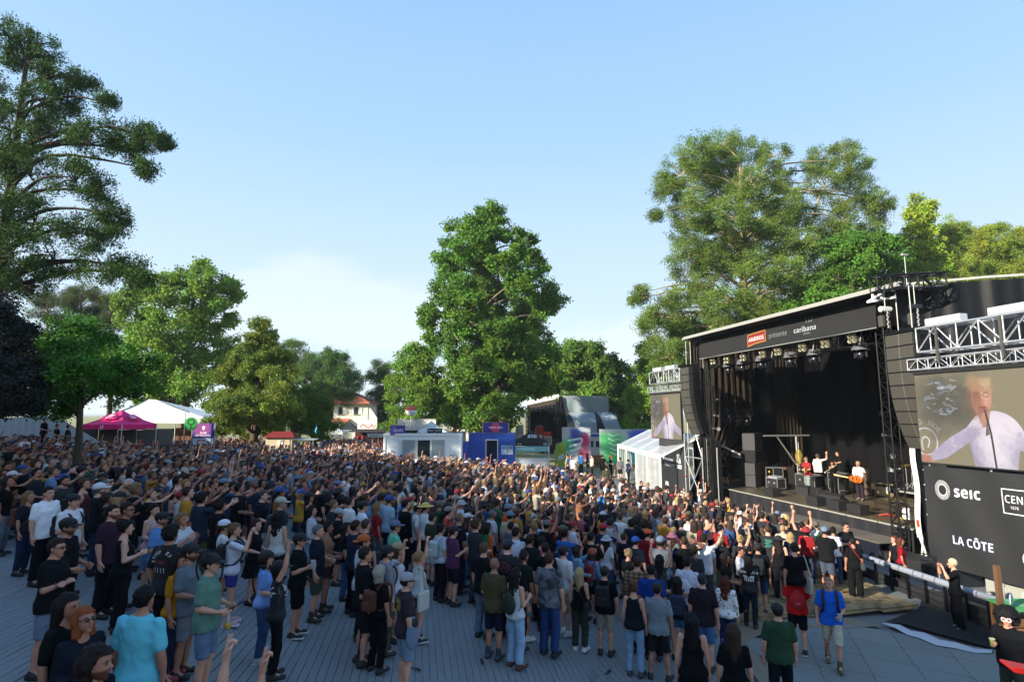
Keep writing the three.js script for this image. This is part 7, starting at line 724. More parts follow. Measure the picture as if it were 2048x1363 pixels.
// ---------------------------------------------------------------- the audience
const K = '#121317', NV = '#1a2135', WH = '#d9dade', GY = '#85888d', JN = '#33425f', LJ = '#7d93ad', OL = '#4a4a35', BR = '#3a2a20', DB = '#1d1512', BL = '#a58a5e', BG = '#b3a58c';
const taken = [];
const toStage = (x, z) => Math.atan2(15.5 - x, -27 - z) * 180 / Math.PI;
const printMat = (bg, draw, w = 512, h = 256) => new THREE.MeshStandardMaterial({ roughness: 0.92, map: canvasTex(w, h, (c, W, H) => { c.fillStyle = bg; c.fillRect(0, 0, W, H); draw(c, W, H); }) });
const specks = (cols, n, r0, r1, seed) => (c, W, H) => { const R = rng(seed); for (let i = 0; i < n; i++) { c.fillStyle = cols[Math.floor(R() * cols.length)]; c.beginPath(); c.ellipse(R() * W, R() * H, r0 + R() * (r1 - r0), (r0 + R() * (r1 - r0)) * 1.4, R() * 3, 0, 7); c.fill(); } };
const BX = 384, BY = 92; // middle of the upper back on a printed shirt
const FLORAL = printMat('#cfd0d2', specks(['#7a2f2f', '#33405f', '#8a5a3a', '#3f5240'], 260, 2, 5, 3)), PAISLEY = printMat('#131418', specks(['#a9abae', '#8e9094'], 210, 3, 7, 5)), NAVYPAT = printMat('#23304a', specks(['#5d7090', '#7a89a2'], 150, 2, 5, 6)), REDFLOR = printMat('#a5352f', specks(['#d9c9b8', '#2f3a33'], 120, 4, 9, 7)), PINKFLOR = printMat('#8c6a70', specks(['#5e4248', '#b49298', '#40343a'], 420, 2, 5, 8)), GREYDRESS = printMat('#2b3236', specks(['#5b6468', '#3c474a'], 260, 2, 5, 9)), WHFLECK = printMat('#c4c6ca', specks(['#4a5a78', '#5c5f68'], 180, 2, 5, 10));
const PLAID = printMat('#6a5138', (c, W, H) => { for (let i = 0; i < W; i += 26) { c.fillStyle = 'rgba(30,28,32,.55)'; c.fillRect(i, 0, 9, H); c.fillStyle = 'rgba(200,170,120,.35)'; c.fillRect(i + 15, 0, 3, H); } for (let j = 0; j < H; j += 22) { c.fillStyle = 'rgba(30,28,32,.5)'; c.fillRect(0, j, W, 8); c.fillStyle = 'rgba(200,170,120,.35)'; c.fillRect(0, j + 13, W, 3); } });
const STRAY = printMat(K, (c) => { c.fillStyle = '#c9c9c9'; c.font = 'bold 21px sans-serif'; c.textAlign = 'center'; const s = 'STRAY FROM'; c.save(); c.translate(BX, BY + 12); for (let i = 0; i < s.length; i++) { c.save(); c.rotate((i - 4.5) * 0.36); c.fillText(s[i], 0, -36); c.restore(); } c.fillStyle = '#6b2a2c'; c.beginPath(); c.ellipse(0, 0, 17, 9, 0, 0, 7); c.fill(); c.strokeStyle = '#c9c9c9'; c.lineWidth = 3; for (let i = 0; i < 5; i++) { c.beginPath(); c.moveTo(-26 + i * 13, 24); c.lineTo(-30 + i * 15, 46); c.stroke(); } c.restore(); });
const NIRV = printMat('#1a1d22', (c) => { c.fillStyle = '#d5d5d2'; c.font = 'bold 25px serif'; c.textAlign = 'center'; c.fillText('NIRVANA', BX, BY - 10); c.fillRect(BX - 34, BY + 6, 68, 12); for (let i = 0; i < 5; i++) c.fillRect(BX - 30 + i * 13, BY + 18, 8, 34); });
const PINKCIRC = printMat(K, (c) => { c.strokeStyle = '#7d3c50'; c.lineWidth = 4; c.beginPath(); c.arc(BX, BY + 12, 27, 0, 7); c.stroke(); c.beginPath(); for (let i = 0; i < 5; i++) c.lineTo(BX - 20 + i * 10, BY + 12 + (i % 2 ? 12 : -10)); c.stroke(); });
const GOLDSUN = printMat('#1c1219', (c) => { c.strokeStyle = '#a98a35'; c.lineWidth = 4; for (let i = 0; i < 16; i++) { const a = i / 16 * 6.28; c.beginPath(); c.moveTo(BX + Math.cos(a) * 8, BY + Math.sin(a) * 10); c.lineTo(BX + Math.cos(a) * 27, BY + Math.sin(a) * 33); c.stroke(); } });
const WHPRINT = printMat(K, (c) => { const R = rng(41); for (const X0 of [128, BX]) for (let i = 0; i < 26; i++) { c.fillStyle = '#a7a9ac'; c.beginPath(); c.ellipse(X0 + (R() - 0.5) * 60, BY + 8 + (R() - 0.5) * 80, 2 + R() * 4, 3 + R() * 8, R() * 3, 0, 7); c.fill(); } });
const GREENPRINT = printMat('#15191a', (c) => { c.fillStyle = '#5f8a2d'; c.font = 'bold 22px sans-serif'; c.textAlign = 'center'; for (let i = 0; i < 3; i++) c.fillRect(BX - 34 + i * 4, BY - 14 + i * 20, 62 - i * 9, 13); }), TEALPRINT = printMat(K, (c) => { c.strokeStyle = '#2c7a6c'; c.lineWidth = 4; for (let i = 0; i < 5; i++) { c.strokeRect(BX - 26 + (i % 2) * 8, BY - 22 + i * 14, 44 - (i % 3) * 8, 5); } });
const CHECKW = printMat('#a9adb3', (c, W, H) => { c.fillStyle = 'rgba(70,75,85,.6)'; for (let i = 0; i < W; i += 14) c.fillRect(i, 0, 4, H); for (let j = 0; j < H; j += 12) c.fillRect(0, j, W, 4); });
const SUNK = printMat('#2c2672', specks(['#b08a2c', '#8a2a3a', '#8a2a3a'], 26, 9, 15, 12)), GRADIENT = printMat('#4c525a', specks(['#2b2f35', '#3a4047', '#5b626b'], 160, 8, 22, 14));
// named people: head pixel, foot pixel (0 where hidden), facing in degrees (0 towards the camera, 90 to the right, 180 away)
function N(hx, hy, fy, yaw, o, text, group) {
  const sp = { sex: 'm', arms: ['down', 'down'], legs: 'stand', skin: Math.floor(hx * 7.3 + hy) % 4, hair: ['short', DB], shoes: '#17181b', ...o }, base = sp.sex === 'f' ? 1.66 : 1.77;
  let p, h = sp.h || base;
  if (fy) { p = onGround(sp.fx || hx, fy); const d = -p[2]; h = clamp(at(hx, hy, d)[1] - p[1] - 0.015, base - 0.1, base + 0.14); } else p = byHead(hx, hy, h);
  if (sp.onX) { const q = onX(hx, hy, sp.onX), w = st(...q); p = [w[0], groundY(w[0], w[2]), w[2]]; h = Math.max(1.45, w[1] - p[1]); }
  const yw = yaw === null ? toStage(p[0], p[2]) : yaw, d = Math.hypot(p[0], p[2]), tier = d < 15 || sp.fine ? 'near' : 'mid';
  taken.push([p[0], p[2]]);
  const q = makePerson(sp, tier, p, yw * Math.PI / 180, h, text, group); q.spec = sp; return q;
}
// carried things
function backpack(o, c, text, sz = 1, straps = c) {
  const t = thing('backpack', text, 'backpack', fromPerson(o, 0, 1.2, -0.2), o.rotation.y), m = mat(c, { roughness: 0.9 });
  part('bag', [rbox(0.29 * sz, 0.4 * sz, 0.14, 0.06), rbox(0.2 * sz, 0.17 * sz, 0.06, 0.025, 0, -0.08 * sz, -0.085)], m, t);
  for (const s of [-1, 1]) part('strap', tube([[s * 0.09, 0.17, 0.06], [s * 0.11, 0.24, 0.14], [s * 0.12, 0.2, 0.31], [s * 0.12, 0.02, 0.345], [s * 0.15, -0.12, 0.24], [s * 0.12, -0.14, 0.07]], 0.017, 18, 5), mat(straps, { roughness: 0.9 }), t);
  return t;
}
function drawstring(o, c, text, print) { const t = thing('drawstring_bag', text, 'bag', fromPerson(o, 0, 1.17, -0.19), o.rotation.y), m = mat(c); const g = ball(0.17, 0, 0, 0, 0.9, 1.15, 0.38, 14, 10), p = g.attributes.position; for (let i = 0; i < p.count; i++) if (p.getY(i) > 0.02) p.setX(i, p.getX(i) * (1 - (p.getY(i) - 0.02) * 2.6)); g.computeVertexNormals(); part('bag', g, m, t); if (print) part('print', sheet([0.09, -0.1, -0.067], [-0.09, -0.1, -0.067], [-0.09, -0.02, -0.069], [0.09, -0.02, -0.069]), print, t); for (const s of [-1, 1]) part('strap', tube([[s * 0.02, 0.19, 0], [s * 0.11, 0.25, 0.14], [s * 0.13, 0.1, 0.32], [s * 0.15, -0.12, 0.1]], 0.007, 14, 4), m, t); return t; }
function tote(o, sp, i, c, text, len = 0.55, sx = 0) { const a = skeleton(sp).arm[i], p = fromPerson(o, a.s * (0.24 + sx), 0.95, 0.02), t = thing('tote_bag', text, 'bag', p, o.rotation.y + 0.5), m = mat(c); part('bag', [rbox(0.07, 0.34, 0.3, 0.032, 0, -0.1, 0)], m, t); for (const s of [-1, 1]) part('handle', tube([[s * 0.02, 0.08, 0.1], [-a.s * 0.03, 0.3, 0.06], [-a.s * 0.06, len, 0], [-a.s * 0.03, 0.3, -0.06], [s * 0.02, 0.08, -0.1]], 0.011, 18, 5), m, t); return t; }
function cup(o, i, text, c = '#bfc6cb', o2 = {}) { const p = hold(o, o.spec, i), t = thing('drinking_cup', text, 'cup', p, 0), g = lathe([[0.001, -0.05], [0.029, -0.05], [0.041, 0.075], [0.043, 0.078], [0.038, 0.072], [0.027, -0.044], [0.001, -0.044]], 14); part('cup', g, mat(c, o2), t); return t; }
function phone(o, i, text) { const p = hold(o, o.spec, i, [0, 0.03, 0.04]), t = thing('phone', text, 'phone', p, o.rotation.y); part('case', rbox(0.076, 0.155, 0.01, 0.004), mat('#101114', { roughness: 0.4 }), t); part('screen', box(0.068, 0.143, 0.002, 0, 0, -0.0065), mat('#1b2430', { roughness: 0.15 }), t); return t; }
function sidebag(o, c, text, y = 0.92, s = 1) { const t = thing('shoulder_bag', text, 'bag', fromPerson(o, 0.2 * s, y, -0.08), o.rotation.y); part('bag', rbox(0.12, 0.2, 0.26, 0.05), mat(c), t); part('strap', tube([[0, 0.08, 0.1], [-0.12 * s, 0.35, 0.2], [-0.3 * s, 0.56, 0.03], [-0.16 * s, 0.35, -0.1], [0, 0.08, -0.08]], 0.012, 24, 5), mat(c), t); return t; }
{
  let o; const f = { sex: 'f' };
  // left foreground
  N(86, 1078, 1352, 95, { fine: 1, top: ['tee', K], bottom: ['shorts', '#5f6d80'], arms: ['cross', 'cross'], legs: 'contra', shades: 1, skin: 0 }, 'person in black t-shirt and grey-blue shorts, arms folded, left on the paving');
  o = N(40, 980, 1149, 95, { ...f, top: ['tee', '#1c232e'], bottom: ['slim', '#1e2740'], hair: ['long', '#6b5233'], sole: '#b9bbbd', arms: ['low', 'down'] }, 'person with long brown hair in dark t-shirt and dark blue jeans, turned to the stage'); backpack(o, '#4a2d1c', 'orange-brown backpack worn by the long-haired person in dark blue jeans', 0.95);
  N(97, 972, 0, 80, { h: 1.84, top: ['tee', WH], bottom: ['trousers', K], skin: 1 }, 'tall person in plain white t-shirt and black trousers behind the folded arms');
  o = N(146, 988, 0, 85, { h: 1.8, top: ['tee', '#c7c9cc'], bottom: ['shorts', K], cap: ['back', K], arms: ['down', 'bent'] }, 'person in white t-shirt and black cap worn back to front, holding a cup'); backpack(o, '#111216', 'black backpack on the person with cap worn back to front');
  N(140, 1034, 1290, 95, { fine: 1, fx: 112, top: ['tee', K], bottom: ['shorts', K], cap: ['cap', '#0e0f11'], beard: 1, shades: 1, arms: ['low', 'low'], skin: 2 }, 'bearded person all in black with black cap, tattooed forearms and sunglasses');
  N(203, 1033, 1220, 90, { fine: 1, h: 1.86, top: ['tee', '#0f1013'], bottom: ['trousers', '#101114'], cap: ['cap', '#0d0e10'], arms: ['cross', 'low'], skin: 4, boots: 1 }, 'broad person in black with black cap, hands clasped at the waist');
  N(226, 1008, 0, 90, { h: 1.8, top: ['tee', '#33202e'], bottom: ['trousers', K], beard: 1, hair: ['crop', '#15100e'] }, 'person in dark plum t-shirt with cropped hair behind the black caps');
  N(254, 1004, 0, 95, { h: 1.8, top: ['tee', K], bottom: ['trousers', K], shades: 1, hair: ['short', '#231a14'] }, 'person with brown hair, glasses and black t-shirt left of the light blue shirt');
  N(252, 1040, 0, 130, { ...f, top: ['tank', K], bottom: ['trousers', K], hair: ['bun', '#120e0d'], arms: ['down', 'bent'] }, 'person with dark hair in a bun and black lace top seen from behind');
  N(308, 1040, 1226, 90, { fine: 1, top: ['tee', '#5279ab'], bottom: ['shorts', '#101115'], cap: ['cap', '#0e0f12'], beard: 1, arms: ['low', 'low'], skin: 0 }, 'bearded person in light blue short-sleeved shirt, black cap and black shorts');
  N(342, 1050, 0, 165, { fine: 1, h: 1.78, top: ['tee', STRAY], bottom: ['trousers', K], hair: ['curly', '#14100f'], arms: ['pocket', 'pocket'] }, 'person in black t-shirt with white lettering in an arc on the back');
  N(338, 1115, 1356, 100, { fine: 1, ...f, top: ['tee', '#a06a14'], bottom: ['slim', '#1b2439'], hair: ['long', '#1b1210'], shoes: '#7d1f3d', arms: ['bent', 'down'] }, 'person in mustard yellow top and dark jeans with long dark hair and pink shoes');
  o = N(389, 1095, 1352, 95, { fine: 1, fx: 362, top: ['tee', '#5f6a73'], bottom: ['shorts', '#6d7078'], cap: ['cap', '#0f1013'], beard: 1, arms: ['low', 'low'] }, 'bearded person in grey t-shirt and black cap behind the sage green shirt');
  o = N(403, 1132, 1392, 95, { fine: 1, top: ['tee', '#56796c'], bottom: ['shorts', '#566a85'], cap: ['cap', '#101114'], arms: ['low', 'low'], skin: 1 }, 'person in sage green t-shirt, denim shorts and black cap holding a tablet'); sidebag(o, '#17191c', 'dark cross-body bag on the person in sage green t-shirt', 1.2, 0.9);
  { const p = hold(o, o.spec, 0, [0, 0.03, 0.05]), t = thing('tablet', 'dark tablet held by the person in the sage green t-shirt', 'tablet', p, o.rotation.y); part('case', rbox(0.16, 0.012, 0.22, 0.005, 0, 0, 0, -0.5), mat('#121722', { roughness: 0.4 }), t); part('screen', box(0.145, 0.003, 0.2, 0, 0.0085, 0, -0.5).translate(0, 0, 0.002), mat('#1e2a3b', { roughness: 0.2 }), t); }
  { const p = hold(o, o.spec, 1, [0, -0.09, 0.03]), t = thing('drink_bottle', 'small clear bottle of yellow drink hanging from a hand', 'bottle', p); part('glass', lathe([[0.001, -0.09], [0.032, -0.09], [0.034, 0.02], [0.014, 0.07], [0.014, 0.1], [0.001, 0.1]], 12), mat('#8a8f86', { roughness: 0.15 }), t); part('drink', lathe([[0.001, -0.085], [0.0345, -0.08], [0.0348, -0.015], [0.001, -0.015]], 12), mat('#a98a1c', { roughness: 0.3 }), t); }
  N(258, 1168, 1560, 172, { fine: 1, top: ['tee', '#5fb4c4'], bottom: ['shorts', '#8a8b8f'], hair: ['short', '#0e0d0f'], arms: ['down', 'down'], skin: 2, h: 1.8 }, 'person in bright turquoise t-shirt with black hair seen from behind in the foreground');
  N(170, 1213, 0, 65, { ...f, fine: 1, h: 1.6, top: ['long', '#161b26'], bottom: ['trousers', K], hair: ['bob', '#7a3d1e'], shades: 1, arms: ['down', 'low'], hp: 12 }, 'person with red hair and sunglasses in dark jacket looking up to the right');
  N(136, 1186, 0, 90, { ...f, fine: 1, top: ['tee', K], bottom: ['trousers', K], hair: ['long', '#15100f'] }, 'person with dark hair half hidden behind the red-haired head');
  N(193, 1290, 0, 95, { fine: 1, h: 1.74, top: ['tee', '#101116'], bottom: ['trousers', K], hair: ['wavy', '#1d1411'], beard: 1 }, 'person with tousled dark hair and black top cut off by the bottom of the photo');
  N(408, 1405, 0, 110, { fine: 1, h: 1.7, top: ['tee', K], bottom: ['trousers', K], arms: ['horn', 'down'] }, 'person below the photo with one hand raised in front of the denim shorts');
  N(489, 1420, 0, 110, { ...f, fine: 1, h: 1.66, top: ['tee', '#2a2d33'], bottom: ['trousers', K], hair: ['long', BR], arms: ['horn', 'down'] }, 'person below the photo with fingers raised in front of the paving');
  o = N(457, 1044, 1248, 110, { ...f, fine: 1, top: ['tee', '#b3b8c4'], bottom: ['mini', SUNK], hair: ['bun', '#5b4230'], shoes: '#b98a90', sole: '#c9c9cc', arms: ['face', 'face'], skin: 1 }, 'person in white t-shirt and purple printed shorts with both hands up to the eyes'); backpack(o, '#14151a', 'black backpack on the person in purple printed shorts', 0.9);
  N(437, 1052, 1222, 120, { ...f, fine: 1, top: ['tee', WHFLECK], bottom: ['mini', '#b8bcc4'], cap: ['cap', '#b9bec8'], hair: ['pony', BR], shoes: '#c1c3c6', arms: ['down', 'clap'] }, 'person with white cap and checked shirt beside the purple printed shorts');
  N(503, 1040, 1207, 85, { ...f, fine: 1, top: ['dress', K], hair: ['long', '#2a1518'], arms: ['low', 'low'] }, 'person with long dark red hair in black dress holding a green bottle');
  N(365, 1024, 0, 70, { ...f, top: ['tee', '#b4b9bf'], bottom: ['shorts', JN], hair: ['long', '#6a5137'], arms: ['clap', 'clap'] }, 'person with long fair hair in white t-shirt clapping');
  N(404, 984, 0, 150, { h: 1.82, top: ['tee', '#232a3a'], bottom: ['trousers', OL], hair: ['curly', '#1c1613'], arms: ['down', 'fwd'] }, 'person in navy t-shirt and khaki trousers laying an arm round a neighbour');
  N(440, 998, 0, 150, { h: 1.76, top: ['tee', K], bottom: ['shorts', '#5c6577'], hair: ['curly', '#17120f'] }, 'person in black with curly hair under the neighbour\'s arm');
  N(466, 963, 0, 85, { h: 1.8, fine: 1, top: ['tee', '#2c3c54'], bottom: ['trousers', K], arms: ['fwd', 'point'] }, 'person in slate blue t-shirt stretching both arms towards the stage');
  N(203, 939, 0, 35, { ...f, h: 1.7, fine: 1, top: ['long', '#8ea99a'], bottom: ['mini', '#4f6b91'], hair: ['bun', '#171111'], shades: 1, arms: ['low', 'low'], skin: 1 }, 'person in pale green jacket, denim shorts and sunglasses facing the camera');
  N(257, 958, 0, 75, { h: 1.82, top: ['tee', K], bottom: ['trousers', K], cap: ['cap', '#8a909c'], beard: 1 }, 'bearded person with light grey cap and black t-shirt');
  N(327, 949, 0, 90, { h: 1.84, top: ['tee', NAVYPAT], bottom: ['shorts', K], hair: ['short', '#4c3424'] }, 'person in navy shirt with small pale pattern and brown hair');
  N(349, 939, 0, 80, { h: 1.82, top: ['tee', '#c9ccd2'], bottom: ['trousers', K], beard: 1 }, 'person in white t-shirt with dark beard behind the patterned navy shirt');
  N(372, 958, 0, 85, { h: 1.78, top: ['tee', '#1f2b42'], bottom: ['trousers', K], hair: ['short', '#7d5f38'], arms: ['face', 'face'] }, 'fair-haired person in navy t-shirt cupping hands round the mouth');
  o = N(162, 932, 0, 150, { h: 1.8, top: ['tee', '#3a1f2e'], bottom: ['trousers', K], hair: ['short', K], cap: ['cap', K] }, 'person in maroon t-shirt with black cap seen from behind'); backpack(o, '#15161b', 'dark backpack on the person in maroon t-shirt');
  N(56, 916, 0, 60, { h: 1.82, fine: 1, top: ['tee', '#23265e'], bottom: ['trousers', '#8d9097'], shades: 1, arms: ['low', 'low'], skin: 2 }, 'person in royal blue polo shirt and grey trousers with sunglasses');
  N(14, 924, 0, 85, { h: 1.86, top: ['tee', '#8a1219'], bottom: ['trousers', K], beard: 1, arms: ['down', 'bent'] }, 'person in bright red shirt at the left edge of the photo');
  N(351, 974, 0, 90, { ...f, top: ['tank', PAISLEY], bottom: ['mini', WH], hair: ['wavy', '#120e0e'], arms: ['down', 'bent'] }, 'person with wavy black hair and patterned sleeveless top');
  N(427, 960, 0, 80, { h: 1.8, top: ['tee', '#14171b'], bottom: ['trousers', K], beard: 1, hair: ['short', '#17110e'] }, 'bearded person in charcoal t-shirt right of the cupped hands');
  N(130, 951, 0, 80, { h: 1.8, top: ['tee', '#2c332f'], bottom: ['trousers', K], beard: 1 }, 'person in dark green-grey t-shirt left of the maroon t-shirt');
  N(308, 1007, 0, 85, { ...f, h: 1.66, top: ['tank', '#a88a90'], bottom: ['shorts', '#4f6b91'], hair: ['pony', '#17110f'], arms: ['low', 'low'] }, 'person in pale pink top with dark ponytail above the light blue shirt');
  N(115, 930, 0, 85, { h: 1.74, top: ['tee', '#15171c'], bottom: ['trousers', K], cap: ['cap', '#0e0f12'], shades: 1 }, 'person with black cap and sunglasses beside the grey-haired one');
  N(128, 917, 0, 80, { h: 1.84, top: ['tee', '#1f2c44'], bottom: ['trousers', K], hair: ['short', '#5e5d5b'] }, 'grey-haired person in dark blue t-shirt behind the black cap');
  // middle foreground
  o = N(547, 1121, 1354, 115, { ...f, fine: 1, h: 1.72, top: ['tee', WHPRINT], bottom: ['slim', '#0d0e11'], cap: ['cap', '#0e0f11'], hair: ['bob', '#14100f'], arms: ['down', 'horn'], boots: 1, skin: 1 }, 'person in black with white print raising a hand in a horns sign on the paving');
  o = N(521, 1120, 1322, 105, { ...f, fine: 1, top: ['tee', '#6488c2'], bottom: ['slim', '#2b4265'], cap: ['cap', '#0f1013'], hair: ['bob', '#15110f'], shoes: '#8f9593', sole: '#b9bcbb', arms: ['low', 'low'] }, 'person in light blue t-shirt and blue jeans with black cap, left of the raised horns'); sidebag(o, '#14151a', 'black shoulder bag on the person in light blue t-shirt');
  o = N(590, 1067, 1272, 95, { fine: 1, top: ['tee', '#0f1114'], bottom: ['shorts', '#0e0f12'], cap: ['cap', '#0f1012'], shades: 1, sole: '#b5b5b3', arms: ['down', 'bent'], skin: 0 }, 'person in black t-shirt, black shorts and black cap holding a clear cup'); cup(o, 1, 'clear plastic cup held out by the person in black shorts', '#8fa0ad');
  N(628, 1047, 1240, 95, { fine: 1, h: 1.82, top: ['tee', '#151b28'], bottom: ['shorts', '#3a4038'], hair: ['short', '#58585a'], boots: 1, shoes: '#2b2925', arms: ['low', 'down'], skin: 1 }, 'grey-haired person in navy t-shirt and olive shorts on the paving');
  N(648, 1040, 1222, 100, { ...f, fine: 1, top: ['tank', '#7a5a45'], bottom: ['mini', '#3a2026'], hair: ['curly', '#17100f'], boots: 1, arms: ['low', 'low'], skin: 4 }, 'person with dark curls, sleeveless top and black boots beside the olive shorts');
  N(672, 1017, 1168, 95, { fine: 1, top: ['tee', '#101216'], bottom: ['shorts', '#161c2b'], cap: ['cap', '#7f8890'], beard: 1, arms: ['bent', 'bent'] }, 'bearded person with grey cap, black t-shirt and navy shorts');
  N(687, 1049, 1198, 105, { ...f, fine: 1, top: ['tee', '#101114'], bottom: ['trousers', '#2f4a70'], hair: ['long', '#1c1412'], arms: ['low', 'down'] }, 'person with long straight dark hair in black t-shirt and blue jeans');
  N(557, 1022, 0, 170, { ...f, fine: 1, h: 1.68, top: ['tank', '#b9bdb9'], bottom: ['trousers', '#15181e'], hair: ['wavy', '#120e0e'], skin: 1 }, 'person in white sleeveless top with long dark curls seen from behind');
  N(624, 1010, 0, 100, { ...f, fine: 1, h: 1.66, top: ['long', '#aab0ba'], bottom: ['skirt', '#6d8299'], hair: ['long', '#15100f'] }, 'person in white blouse and pale blue skirt with dark hair');
  o = N(562, 994, 0, 100, { h: 1.8, top: ['tee', '#25303a'], bottom: ['trousers', K], cap: ['cap', '#9b9a8a'], hair: ['short', '#666461'] }, 'person with beige cap and dark slate t-shirt'); backpack(o, '#1e2b30', 'dark teal backpack on the person with beige cap');
  N(526, 980, 0, 95, { h: 1.8, fine: 1, top: ['tee', '#10151d'], bottom: ['trousers', '#8d949c'], hair: ['short', '#3b3a3a'], arms: ['low', 'low'] }, 'person with grey hair, black t-shirt and pale trousers holding a drink');
  N(726, 1002, 0, 120, { h: 1.8, fine: 1, top: ['tee', '#c3c9d3'], bottom: ['trousers', K], cap: ['cap', '#0f1115'] }, 'person in white t-shirt with black cap, left of the leather jacket');
  N(711, 1040, 0, 130, { h: 1.78, top: ['tee', '#1c2533'], bottom: ['trousers', K], hair: ['short', '#211813'] }, 'person in dark navy t-shirt with brown hair above the orange cap');
  N(731, 1037, 0, 150, { h: 1.8, top: ['tee', WHPRINT], bottom: ['shorts', K], hair: ['crop', '#3c2f27'] }, 'person with shaved head and black t-shirt with pale print on the back');
  N(727, 1069, 0, 110, { h: 1.76, top: ['tee', '#a4adb8'], bottom: ['trousers', K], cap: ['back', '#9a4a17'] }, 'person with orange and black cap and white t-shirt');
  N(730, 1093, 0, 120, { fine: 1, h: 1.78, top: ['tee', '#0f1115'], bottom: ['shorts', '#15171c'], hair: ['short', '#221812'], skin: 0 }, 'person with brown hair in black t-shirt behind the brown leather backpack');
  N(724, 1125, 1322, 105, { ...f, fine: 1, top: ['tee', '#11131a'], bottom: ['slim', '#1c2a45'], hair: ['bob', '#1d1310'], shoes: '#22202a', arms: ['down', 'hip'] }, 'person with short dark bob, black top and dark jeans, a jacket round the waist');
  o = N(753, 1128, 1342, 145, { ...f, fine: 1, top: ['tee', '#0e1013'], bottom: ['slim', '#0f1014'], hair: ['bob', '#8b8577'], boots: 1 }, 'person with silver-blond bob and black clothes seen from behind'); backpack(o, '#4a2418', 'small brown leather backpack below silver-blond hair', 0.78);
  o = N(776, 1089, 1308, 120, { fine: 1, fx: 768, top: ['tee', '#6f757c'], bottom: ['trousers', '#3e4436'], cap: ['back', '#0e0f13'], beard: 1 }, 'person in grey t-shirt and olive trousers with black cap worn back to front'); backpack(o, '#15171b', 'black backpack on the person in grey t-shirt and olive trousers', 0.85);
  o = N(808, 1150, 1385, 120, { fine: 1, top: ['tee', GOLDSUN], bottom: ['shorts', '#667a90'], cap: ['cap', '#85858a'], shades: 1, arms: ['pocket', 'pocket'], skin: 1 }, 'person in dark plum t-shirt with gold sunburst, grey cap and denim shorts');
  { const p = fromPerson(o, -0.26, 0.98, 0.02), t = thing('denim_jacket', 'pale denim jacket hanging over an arm beside the dark plum t-shirt', 'jacket', p, o.rotation.y); const g = ball(0.1, 0, -0.04, 0, 0.5, 2.3, 0.9, 18, 14), q = g.attributes.position; for (let i = 0; i < q.count; i++) { const n = vnoise(q.getX(i) * 14, q.getY(i) * 5, q.getZ(i) * 14); q.setXYZ(i, q.getX(i) * (0.8 + n * 0.5), q.getY(i), q.getZ(i) * (0.8 + n * 0.5)); } g.computeVertexNormals(); part('jacket', g, mat('#5a6f88'), t); part('lining', ball(0.06, -0.02, 0.1, 0.02, 0.6, 1.2, 1, 10, 8), mat('#1a1f2a'), t); }
  o = N(834, 1109, 1282, 120, { ...f, fine: 1, top: ['tee', '#b7bcbd'], bottom: ['mini', K], hair: ['pony', '#7a6446'], arms: ['horn', 'up'], sole: '#bbbcbd' }, 'person in white top with fair ponytail and both arms up'); tote(o, o.spec, 1, '#aeb0a8', 'plain off-white tote bag on the person with fair ponytail');
  N(795, 1085, 0, 100, { ...f, fine: 1, h: 1.68, top: ['tee', '#b3b6c0'], bottom: ['shorts', '#2f4a70'], cap: ['cap', '#8a7a5c'], hair: ['bob', BR], arms: ['down', 'upfist'] }, 'person in white t-shirt with beige cap raising a fist');
  N(790, 1041, 0, 115, { h: 1.76, top: ['tee', '#5ba289'], bottom: ['shorts', K], cap: ['cap', '#4a5870'], shades: 1 }, 'person in mint green t-shirt with grey-blue cap and sunglasses');
  N(851, 1005, 0, 120, { h: 1.76, top: ['tee', '#c3c9d3'], bottom: ['shorts', '#1c2c44'], cap: ['straw', '#b59a4e'] }, 'person in white t-shirt with yellow straw hat');
  N(832, 1010, 1140, 105, { fine: 1, top: ['tee', '#c6c8cc'], bottom: ['shorts', '#1f2b4a'], hair: ['short', '#241a15'], arms: ['pocket', 'pocket'], skin: 1 }, 'person in white t-shirt and navy shorts with hand on hip');
  N(811, 999, 0, 130, { h: 1.82, top: ['long', '#0d0e11'], bottom: ['trousers', K], hair: ['short', '#15110f'] }, 'person in black leather jacket with pale letters down the sleeve');
  N(667, 999, 0, 110, { h: 1.78, top: ['tee', '#1c2a2e'], bottom: ['trousers', K], hair: ['crop', '#5b4638'], shades: 1 }, 'person with shaved head and glasses above the grey cap');
  N(638, 966, 0, 140, { h: 1.86, top: ['tee', '#0f1013'], bottom: ['trousers', K], hair: ['short', '#3a2418'] }, 'tall person in black t-shirt with reddish hair seen from behind');
  N(562, 975, 0, 90, { h: 1.76, top: ['tee', CHECKW], bottom: ['trousers', K], cap: ['cap', '#2c3c66'] }, 'person with white and blue cap and checked shirt');
  // centre
  N(905, 1050, 1209, 120, { fine: 1, top: ['tee', '#4b2a47'], bottom: ['shorts', '#12161f'], cap: ['cap', '#11131a'], arms: ['down', 'bent'], skin: 1 }, 'person in purple t-shirt and navy shorts with black cap and tattooed calf');
  N(890, 1054, 1196, 120, { ...f, fine: 1, top: ['longdress', PINKFLOR], hair: ['long', '#1a1311'], skin: 2 }, 'person in long dusty pink patterned dress beside the purple t-shirt');
  N(924, 1047, 1173, 130, { ...f, fine: 1, top: ['tee', WHFLECK], bottom: ['trousers', '#4a6a94'], hair: ['long', '#1c1513'], shades: 1, arms: ['bent', 'face'] }, 'person in patterned grey top and blue jeans lifting a phone');
  N(963, 1043, 0, 140, { ...f, h: 1.68, fine: 1, top: ['tee', '#15602f'], bottom: ['trousers', K], hair: ['long', '#1d1512'] }, 'person in bright green t-shirt with long dark hair');
